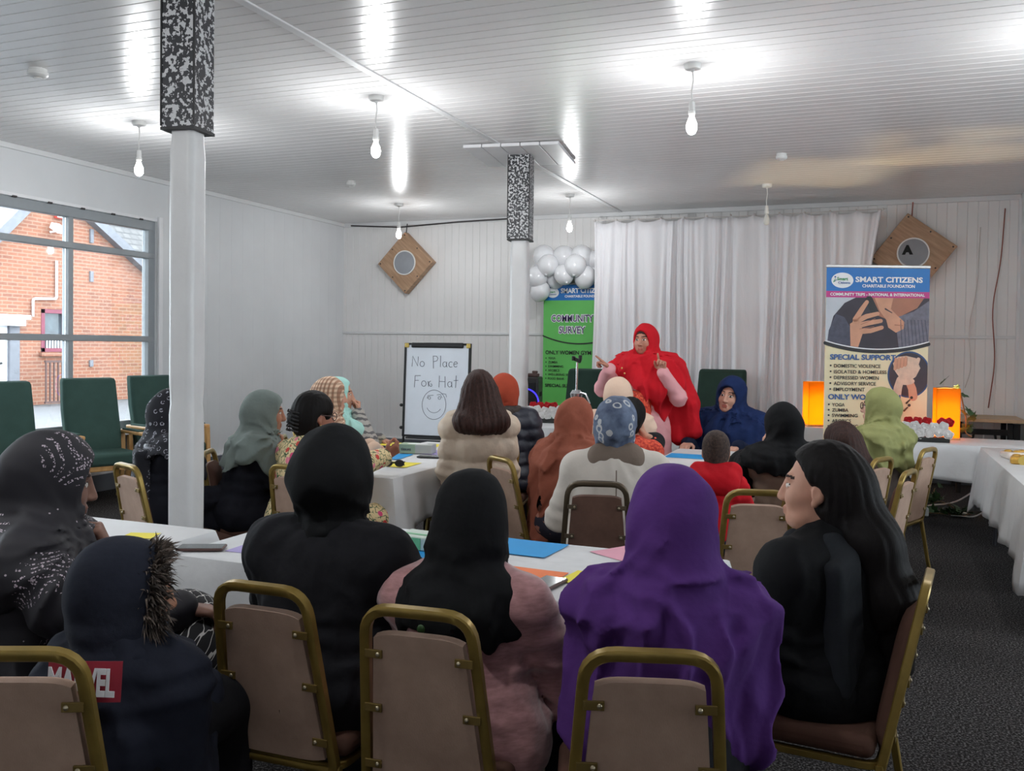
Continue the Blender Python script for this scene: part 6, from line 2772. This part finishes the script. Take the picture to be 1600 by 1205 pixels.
p.shoes(M_['shoe_black'])
chair(-2.42, 1.86, -62, 'banquet chair at the left edge under the woman in the sequinned headscarf')

# child in a dark parka, fur-trimmed hood up
p = P_((-1.612, 1.653, 1.02), 18, lean=5, turn=-64, nod=-4, hk=.93, girth=.86, wide=.74, seed=13, hipz=.58, knee=.34, h=.007,
       handL=dict(pos=(-.08, .20, .62)), handR=dict(pos=(.10, .22, .62)), elbL=(-.1, -.3, -1), elbR=(.1, -.3, -1))
p.body('child in a dark navy parka with a fur-edged hood up, seated at the lower left', 'child')
p.coat(M_['navy_black'], 'parka', t=.038, arm_t=.034, hem=.42, fold=.007, sk=.05)
p.trousers(M_['black_cloth'])
ops = [('+', Ell(p.headL(0, -.020, .020), V3(.112, .128, .124) * .93, p.Hm), .02), ('+', Cap(p.headL(0, -.02, -.05), p.neck + V3(0, -.01, .0), .105, .115), .06),
       ('-', Ell(p.headL(0, .125, -.02), V3(.080, .100, .105) * .93, p.Hm), .02)]
hood = p.piece('hood', M_['navy_black'], ops, .009, (lambda f, g: (lambda X, Y, Z: .004 * f(X, Y, Z) + .004 * np.exp(-((Z - p.neck[2] - .05) / .06) ** 2) * np.sin(Z * 110 + 4 * g(X, Y, Z))))(wob(3, 14), wob(7, 9)))
# fur: a ring of tufts round the hood opening
rr = np.random.RandomState(5)
mb = MB()
for k in range(2600):
    a = rr.uniform(0, 2 * PI)
    q = rr.uniform(-.5, .5)
    x, z = .096 * math.sin(a), -.015 + .118 * math.cos(a)
    c = p.headL(x * (1 + .12 * q), .050 + .012 * rr.normal() + .010 * q, z * (1 + .1 * q))
    o_ = (V3(math.sin(a) + .5 * rr.normal(), .75 + .5 * rr.normal(), math.cos(a) + .5 * rr.normal()))
    d = unit(o_) @ p.Hm
    L_ = rr.uniform(.028, .058)
    s_ = unit(np.cross(d, rr.normal(size=3))) * .0032
    bnd = c + d * L_ * .6 + V3(0, 0, -.004)
    tip = c + d * L_ + V3(0, 0, -.014)
    mb.add([c - s_, c + s_, bnd + s_ * .7, bnd - s_ * .7, tip], [(0, 1, 2, 3), (3, 2, 4)], 0 if rr.rand() < .5 else 1)
fo = mb.build('fur_trim', [M_['fur'], M_['fur_dark']], p.o)
fo['kind'] = 'stuff'
mb = MB()
CH = Matrix.Translation((-.004, -.158, .772)) @ Matrix.Rotation(math.radians(-7), 4, 'X')
vs, fs = [], []
for i in range(13):
    for j in range(3):
        u = (i / 12 - .5) * .21
        vs.append(CH @ Vector((u * .78, .9 * u * u, (j / 2 - .5) * .085)))
for i in range(12):
    for j in range(2):
        q = i * 3 + j
        fs.append((q, q + 3, q + 4, q + 1))
mb.add(vs, fs, 0)
text_mesh(mb, 'MARVEL', .078, -.074, -.027, 1, .004, 'LEFT', .003, .148, CH @ FLAT)
mb.build('back_patch', [M_['patch_red'], M_['ink_white']], p.o, solid=.002)
p.shoes(M_['shoe_black'])
chair(-1.565, 1.30, 24, 'gold-framed banquet chair in the lower left corner, under the child in the parka')

# behind the near column
p = P_((-3.60, 4.02, 1.215), -40, lean=9, turn=8, nod=-10, girth=1.08, wide=1.06, seed=14, handL=dict(pos=(.02, .40, .66), d=(.4, 1, -.2)), handR=dict(pos=(.12, .38, .66), d=(-.3, 1, -.2)))
p.body('woman half hidden by the near column in a black headscarf with a white border pattern')
p.coat(M_['black_coat'], 'abaya', t=.032, skirt=True, fold=.006)
p.scarf(M_['border_scarf'], t=.022, kind='cape', bun=.026, back=.04, front=.16, fold=.004, side_len=-.03)
nk = p.neck
p.piece('scarf_border', M_['border_band'], [('+', Cap(nk + V3(-.12, -.04, .005), nk + V3(.12, -.05, .0), .092, .092), .04), ('cut', lambda X, Y, Z: np.maximum(nk[2] - .075 - Z, Z - nk[2] - .02) + 0 * X + 0 * Y)], .009)
p.piece('scarf_end', M_['border_scarf'], [('+', Box(nk + V3(.10, -.155, -.20), (.055, .022, .17), rotm('Y', -3), .02), .02)], .008, (lambda f: (lambda X, Y, Z: .006 * f(X, Y, Z)))(wob(2, 18)))
p.shoes(M_['shoe_black'])
chair(-3.44, 3.50, -22, 'banquet chair with a pale back panel just left of the near column')

# grey-green headscarf, chin on hand
p = P_((-3.20, 4.30, 1.225), -54, lean=17, turn=2, nod=-4, girth=1.0, wide=1.02, seed=15, h=.005, skin_rgb=(160, 112, 88),
       handR=dict(face=(.012, .092, -.215), d=(0, .15, 1), n=(0, -1, .2), curl=(.65, .75, .85, .9), thumb=.5), elbR=(.3, .5, -1), handL=dict(pos=(-.1, .36, .66)))
p.body('woman in a grey-green headscarf and dark coat resting her chin on her hand')
p.coat(M_['black_coat'], 'coat', t=.030, skirt=True, sleeve=.80, fold=.005)
p.scarf(M_['grey_green_cloth'], t=.018, kind='cape', bun=.012, back=.12, front=.30, fold=.006, side_len=-.06)
p.shoes(M_['shoe_black'])
chair(-3.49, 4.16, -64, 'banquet chair just right of the near column, behind the grey-green headscarf')

# floral top, hair in a claw clip, glasses
p = P_((-2.80, 4.20, 1.225), -18, lean=9, turn=-14, nod=-4, girth=1.10, wide=1.06, seed=16, h=.005, skin_rgb=(158, 106, 86),
       handR=dict(at=(-2.60, 4.62, .85), d=(.35, .5, .45), n=(-.8, .2, .5), curl=(.5, .6, .7, .8), thumb=.6), handL=dict(pos=(-.1, .36, .80)))
p.body('woman in a pale floral top with dark hair clipped up and glasses')
p.coat(M_['floral_cloth'], 'tunic', t=.022, arm_t=.024, hem=.46, fold=.005, sleeve=.95)
p.trousers(M_['floral_cloth'], 'trousers', t=.022)
p.hair(M_['black_hair'], t=.020, bun=.048, ears=True, line=.0)
mb = MB()
for k in range(6):
    for sx in (-1, 1):
        q0 = p.headL(sx * .012, -.150, .03 - .020 * k)
        q1 = p.headL(sx * .045, -.140, .02 - .020 * k)
        mb.tube([q0, q1, p.headL(sx * .05, -.115, .015 - .02 * k)], .005, 6)
mb.build('hair_claw', M_['black_plastic'], p.o, smooth='auto')
mb = MB()
for sx in (-1, 1):
    mb.tube([p.headL(sx * .078, -.01, .010), p.headL(sx * .072, .085, .008)], .0028, 6)
    mb.tube([p.headL(*(sx * (.034 + .026 * math.cos(a)), .098, .004 + .021 * math.sin(a))) for a in [2 * PI * i / 16 for i in range(16)]], .0026, 6, closed=True)
mb.tube([p.headL(-.009, .100, .008), p.headL(.009, .100, .008)], .0026, 6)
mb.build('glasses', M_['iron_brown'], p.o, smooth='auto')
mb = MB()
for sx in (-1, 1):
    mb.ball(p.headL(sx * .082, -.002, -.046), .006, 8)
mb.build('earring', M_['gold_glint'], p.o, smooth=True)
p.shoes(M_['shoe_black'])
chair(-2.70, 3.83, -8, 'gold-framed banquet chair behind the woman in the floral top')

# plaid headscarf
p = P_((-3.40, 5.28, 1.265), -50, lean=10, turn=2, nod=0, girth=1.0, seed=17, h=.005, skin_rgb=(192, 146, 124), handR=dict(pos=(.10, .40, .80)), handL=dict(pos=(-.1, .4, .80)))
p.body('woman in a brown and cream checked headscarf, in profile on the left')
p.coat(M_['beige_cloth'], 'top', t=.024, skirt=True)
p.scarf(M_['plaid_cloth'], t=.018, kind='cape', bun=.018, back=.20, front=.22, fold=.005, side_len=-.12)
chair(-3.62, 5.05, -62, 'banquet chair under the woman in the checked headscarf')

# mint headscarf, fist at her mouth
p = P_((-3.67, 5.82, 1.245), -58, lean=9, turn=0, nod=-2, girth=1.0, seed=18, h=.005, skin_rgb=(186, 140, 118), nose=1.2,
       handR=dict(face=(.035, .140, -.135), d=(-.5, .1, .7), n=(0, -1, 0), curl=(.9, .9, .95, .95), thumb=.7), elbR=(.6, .6, -1), handL=dict(pos=(-.1, .4, .78)))
p.body('woman in a mint headscarf and grey striped knit holding a fist to her mouth')
p.coat(M_['striped_knit'], 'jumper', t=.028, skirt=True, arm_t=.030)
p.scarf(M_['mint_cloth'], t=.016, kind='cape', back=.16, front=.24, fold=.005, side_len=-.10, face_open=1.12)
chair(-3.91, 5.62, -62, 'banquet chair under the woman in the mint headscarf')

# beige puffer jacket, long hair
p = P_((-2.19, 5.02, 1.340), 30, lean=4, turn=-2, nod=-4, girth=.94, wide=.90, seed=19, hipz=.58, handL=dict(pos=(-.12, .3, .74)), handR=dict(pos=(.12, .28, .72)), elbL=(-.15, -.3, -1), elbR=(.15, -.3, -1))
p.body('woman with long dark brown hair in a cream puffer jacket, seen from behind')
p.coat(M_['beige_puffer'], 'puffer_jacket', t=.040, arm_t=.036, hem=.55, fold=.006, puff=(.135, .022), neck=.03)
p.trousers(M_['grey_trousers'], t=.022)
p.hair(M_['brown_hair'], t=.017, long=.045, spread=.118, ears=False, thick=.055, strand=.002)
p.shoes(M_['shoe_black'])
chair(-2.07, 5.14, 70, 'banquet chair seen edge-on at the right elbow of the cream puffer jacket')

# rust turban, navy puffer with a fur collar
p = P_((-2.42, 6.00, 1.290), 15, lean=6, turn=-8, girth=1.06, wide=1.06, seed=20, h=.008, handR=dict(pos=(.18, .34, .78)), handL=dict(pos=(-.18, .34, .78)))
p.body('woman in a rust-red headscarf and navy puffer jacket with a fur collar')
p.coat(M_['navy_puffer'], 'puffer_jacket', t=.050, arm_t=.046, hem=.50, puff=(.085, .016))
p.trousers(M_['black_cloth'])
p.scarf(M_['rust_cloth'], t=.022, kind='wrap', bun=.018, fold=.006)
nk = p.neck
ring = [V3(.105 * math.sin(a), .095 * math.cos(a) - .005, .035) + nk for a in [2 * PI * i / 14 for i in range(14)]]
p.piece('fur_collar', M_['fur_dark'], [('+', Cap(ring[i], ring[(i + 1) % 14], .036), .02) for i in range(14)], .007, lambda X, Y, Z: .006 * np.sin(X * 170) * np.sin(Y * 190) * np.sin(Z * 160))
chair(-2.36, 5.66, 12, 'banquet chair under the woman in the navy puffer jacket')
chair(-1.99, 5.95, -38, 'empty gold banquet chair further back, second of the pair left of the terracotta headscarf')
chair(-2.10, 6.66, -38, 'empty gold banquet chair furthest back, beside the navy puffer jacket')

# terracotta headscarf and patterned dress
p = P_((-1.50, 4.79, 1.215), -24, lean=12, turn=-12, nod=-6, girth=.95, wide=.95, hk=.95, seed=21, h=.005, skin_rgb=(150, 104, 84),
       handR=dict(face=(.085, .055, -.16), d=(-.15, .1, 1), n=(-1, 0, 0), curl=(.5, .6, .7, .75), thumb=.4), elbR=(.7, .3, -1), handL=dict(pos=(-.05, .42, .70)))
p.body('woman in a long terracotta headscarf, her head propped on her right hand')
p.coat(M_['dark_floral_hem'], 'dress', t=.022, skirt=True, fold=.003)
p.scarf(M_['terracotta_cloth'], t=.012, kind='shawl', bun=.006, back=.50, front=.42, flare=.0, fold=.0065, side_len=-.40, slope=0.0,
        extra=[('+', Cap(p.neck + V3(-.05, -.10, -.1), p.neck + V3(-.07, -.11, -.46), .105, .09), .06)])
p.shoes(M_['shoe_black'])
chair(-1.885, 4.62, -38, 'gold banquet chair with a wide tan back seen at an angle, under the terracotta shawl')

# cream coat, blue flowered headscarf
p = P_((-1.16, 4.36, 1.23), 16, lean=8, turn=-12, nod=-8, girth=1.10, wide=1.14, seed=22, h=.008, handL=dict(pos=(-.22, .32, .74)), handR=dict(pos=(.2, .36, .78)))
p.body('woman in a cream coat and a blue headscarf with white flowers, seen from behind')
p.coat(M_['white_coat'], 'coat', t=.036, arm_t=.032, skirt=True, fold=.0045)
nk = p.neck
p.piece('collar', M_['taupe_collar'], [('+', Cap(nk + V3(-.06, -.03, .01), nk + V3(.06, -.03, .01), .084, .084), .03), ('+', Cap(nk + V3(-.085, -.055, -.015), nk + V3(.085, -.055, -.015), .064, .064), .04)], .008)
p.scarf(M_['blue_flower_scarf'], t=.026, kind='wrap', bun=.040, fold=.006, h=.007)
mb = MB()
sp = [V3(0, -.0, 0)] * 0
mb2 = []
for i in range(10):
    z = nk[2] - .05 - .045 * i
    mb2.append(p.neck + V3(.0, 0, 0) - p.ax * (.05 + .045 * i) - p.fwd * (.158 + .010 * math.sin(i * .5)))
mb.tube(mb2, .003, 6)
mb.build('back_seam', M_['taupe_collar'], p.o, smooth=True)
p.shoes(M_['shoe_black'])
chair(-1.145, 3.98, 15, 'dark bronze banquet chair with a brown back under the woman in the cream coat', bronze)

# beige headscarf beyond
p = P_((-1.66, 6.28, 1.275), 8, lean=8, turn=-6, seed=23, h=.008, handR=dict(pos=(.16, .38, .78)), handL=dict(pos=(-.16, .38, .78)))
p.body('woman in a plain beige headscarf seated in front of the standing speaker')
p.coat(M_['beige_cloth'], 'top', t=.026, skirt=True)
p.scarf(M_['beige_cloth'], t=.020, kind='cape', bun=.02, back=.30, front=.28, side_len=-.24)
chair(-1.66, 5.90, 4, 'banquet chair under the woman in the beige headscarf')

# dark-haired girl in orange leaning on her arm
p = P_((-1.40, 5.62, 1.165), 6, lean=16, turn=-16, nod=-10, seed=24, h=.006, wide=.92, girth=.92, hk=.97, skin_rgb=(196, 150, 126),
       handR=dict(face=(.085, .035, -.10), d=(-.3, .1, 1), n=(-1, 0, 0), curl=(.35, .4, .45, .5), thumb=.2), elbR=(.6, .4, -1), handL=dict(pos=(-.16, .4, .78)))
p.body('girl with black hair in a black and orange top, her head on her raised hand')
p.coat(M_['orange_lace'], 'kameez', t=.022, skirt=True, sleeve=.3)
p.piece('sleeve', M_['black_cloth'], [('+', Cap(a['sh'] + (a['el'] - a['sh']) * .3, a['el'], .068, .062), .02) for a in p.arms] + [('+', Cap(a['el'], a['el'] + (a['wr'] - a['el']) * .35, .062, .05), .02) for a in p.arms], .008)
p.hair(M_['black_hair'], t=.020, ears=False)
chair(-1.36, 5.22, 2, 'banquet chair under the girl in orange and black')

# the speaker standing in red
p = P_((-1.665, 7.10, 1.685), 170, lean=2, turn=-2, nod=-3, sit=False, seed=25, h=.0045, skin_rgb=(176, 124, 104), girth=1.02,
       handR=dict(at=(-1.885, 6.86, 1.335), d=(.55, .25, .55), n=(.2, .3, -1), curl=(.03, .75, .85, .9), thumb=.3), elbR=(.8, -.2, -1),
       handL=dict(at=(-1.475, 6.90, 1.315), d=(.05, .12, 1), n=(.2, 1, .1), curl=(.05, .75, .85, .9), thumb=.5), elbL=(-.5, -.2, -1))
p.body('standing woman in a red headscarf and pale pink coat, gesturing with both hands')
pl = p.pel
sk = [('+', Cap(pl + V3(0, -.01, .05), pl + V3(0, 0, -.62), .15, .19), .08), ('+', Cap(pl + V3(-.08, 0, -.1), pl + V3(-.11, 0, -.60), .12, .13), .06), ('+', Cap(pl + V3(.08, 0, -.1), pl + V3(.11, 0, -.60), .12, .13), .06)]
p.coat(M_['pink_coat'], 'coat', t=.030, arm_t=.030, extra=sk, hem=.30, fold=.006)
p.piece('kameez', M_['orange_lace'], [('+', Box(pl + V3(.04, .170, -.02), (.110, .045, .28), None, .03), .03), ('cut', lambda X, Y, Z: pl[2] - .36 - Z + 0 * X + 0 * Y)], .008)
nk = p.neck
shl = p.arms[0]['sh']
dr = [('+', Cap(nk + V3(.02, .10, -.03), nk + V3(-.02, .135, -.20), .11, .12), .06), ('+', Cap(nk + V3(.1, .06, -.05), nk + V3(.12, .12, -.24), .10, .10), .06), ('+', Cap(nk + V3(-.12, .05, -.05), nk + V3(-.13, .10, -.22), .10, .09), .06),
      ('+', Cap(p.arms[1]['sh'], p.arms[1]['el'] + V3(.01, 0, .03), .085, .085), .05),
      ('+', Cap(shl + V3(-.03, -.06, .0), shl + V3(-.16, -.10, -.30), .085, .075), .05), ('+', Cap(shl + V3(-.16, -.10, -.30), shl + V3(-.20, -.10, -.50), .075, .06), .05),
      ('+', Cap(shl + V3(-.03, -.08, -.2), shl + V3(-.08, -.10, -.55), .08, .07), .06)]
p.scarf(M_['red_cloth'], t=.020, kind='cape', bun=.02, back=.50, front=.20, fold=.006, slope=.75, side_len=-.50, face_open=1.0, open_y=.006, extra=dr)
p.hair(M_['brown_hair'], t=.004, ears=False, nape=False, extra=[('-', Box(p.headL(0, -.16, 0), V3(.2, .20, .3), p.Hm), .005)])
mb = MB()
for q in ((.10, .24, -.06), (.07, .255, -.10), (.03, .26, -.30)):
    mb.ball(nk + V3(*q), .008, 8)
mb.build('scarf_pin', M_['gold_glint'], p.o, smooth=True)
p.shoes(M_['shoe_black'])

# navy headscarf, facing the room
p = P_((-1.02, 7.36, 1.26), 162, lean=3, turn=2, nod=2, tilt=-8, seed=26, h=.0045, skin_rgb=(194, 150, 130), girth=1.12, wide=1.18, hk=1.13, handL=dict(pos=(-.2, .34, .76)), handR=dict(pos=(.22, .34, .76)))
p.body('woman in a navy headscarf and navy shawl, seated facing the room')
p.coat(M_['navy_dark'], 'dress', t=.028, skirt=True, neck=-.03)
p.scarf(M_['navy_cloth'], t=.024, kind='shawl', back=.40, front=.34, flare=.02, fold=.0065, side_len=-.42, face_open=1.07)
chair(-.93, 7.72, 158, 'banquet chair under the woman in navy, hidden by her shawl')

# child in a red hoodie
p = P_((-.715, 4.64, 1.085), 8, lean=5, turn=0, nod=-8, hk=.86, wide=.62, girth=.78, hipz=.60, knee=.30, seed=27, h=.007, skin_rgb=(176, 130, 106),
       handR=dict(pos=(.11, .26, .80), d=(.2, 1, .1)), handL=dict(pos=(-.10, .28, .76)), elbR=(.3, -.2, -.8))
p.body('small child with cropped hair in a red hooded top, seen from behind', 'child')
p.coat(M_['red_fleece'], 'hoodie', t=.030, arm_t=.028, hem=.55, fold=.006)
nk = p.neck
p.piece('hood', M_['red_fleece'], [('+', Cap(nk + V3(-.080, -.040, .050), nk + V3(.080, -.040, .050), .048, .048), .05), ('+', Cap(nk + V3(-.055, -.100, .0), nk + V3(.055, -.100, .0), .060), .06), ('+', Cap(nk + V3(-.07, .03, .015), nk + V3(-.03, .08, -.02), .03), .05),
                                 ('+', Cap(nk + V3(.07, .03, .015), nk + V3(.03, .08, -.02), .03), .05)], .007, (lambda f: (lambda X, Y, Z: .005 * f(X, Y, Z)))(wob(6, 24)))
p.trousers(M_['jeans'], t=.018)
p.hair(M_['cropped_hair'], t=.005, ears=True, strand=.0006)
p.shoes(M_['shoe_black'])
chair(-.440, 4.05, 14, 'gold-framed banquet chair behind the child in red, left of the profile woman')

# black headscarf, taupe coat, hand to her cheek
p = P_((-.46, 5.38, 1.19), 38, lean=10, turn=4, nod=-6, seed=28, h=.0055, skin_rgb=(188, 144, 122), handL=dict(face=(-.088, .04, -.15), d=(.12, .12, 1), n=(1, 0, 0), curl=(.25, .3, .35, .4), thumb=.2), elbL=(-.8, .6, -1),
       handR=dict(pos=(.16, .34, .76)))
p.body('woman in a long black headscarf and taupe coat, one hand against her cheek')
p.coat(M_['taupe_coat'], 'coat', t=.032, arm_t=.034, skirt=True)
p.scarf(M_['black_jersey'], t=.020, kind='cape', bun=.02, back=.12, front=.30, side_len=-.05)
chair(-.28, 5.12, 46, 'banquet chair under the woman in the taupe coat')

# dark head beyond the profile woman
p = P_((-.16, 5.74, 1.06), 60, lean=8, nod=-8, seed=29, h=.009, hk=.9, wide=.8, girth=.85, hipz=.58, knee=.32)
p.body('child with dark brown hair sitting between the black headscarf and the olive headscarf', 'child')
p.coat(M_['grey_fleece'], 'jacket', t=.034, hem=.5)
p.trousers(M_['black_cloth'])
p.hair(M_['brown_hair'], t=.018, ears=False, long=.08, spread=.05)
chair(.08, 5.62, 66, 'banquet chair under the dark-haired child at the right')

# olive headscarf, glasses
p = P_((.06, 6.46, 1.25), 62, lean=4, turn=12, nod=2, seed=30, h=.0055, skin_rgb=(196, 152, 132), handL=dict(pos=(-.15, .36, .80)), handR=dict(pos=(.12, .38, .80)))
p.body('woman in an olive green headscarf and glasses in front of the roll-up banner')
p.coat(M_['grey_fleece'], 'fleece', t=.030, skirt=True)
nk = p.neck
p.scarf(M_['olive_cloth'], t=.018, kind='cape', bun=.035, back=.22, front=.24, side_len=-.20, fold=.0065,
        extra=[('+', Box(nk + V3(-.10, -.06, -.36), (.07, .05, .24), rotm('Y', 4), .03), .06)], cuts=())
mb = MB()
for sx in (-1, 1):
    mb.tube([p.headL(sx * .076, .02, .010), p.headL(sx * .072, .088, .008)], .003, 6)
    mb.tube([p.headL(*(sx * (.034 + .026 * math.cos(a)), .100, .003 + .021 * math.sin(a))) for a in [2 * PI * i / 16 for i in range(16)]], .003, 6, closed=True)
mb.tube([p.headL(-.009, .102, .006), p.headL(.009, .102, .006)], .003, 6)
mb.build('glasses', M_['iron_brown'], p.o, smooth='auto')
mb = MB()
mb.ball(nk + V3(-.155, .03, -.02), .010, 8)
mb.build('scarf_pin', M_['ink_white'], p.o, smooth=True)
chair(.36, 6.32, 68, 'banquet chair under the woman in the olive headscarf')
chair(.20, 5.08, 74, 'empty banquet chair in the right aisle, beyond the dark-haired woman in profile')
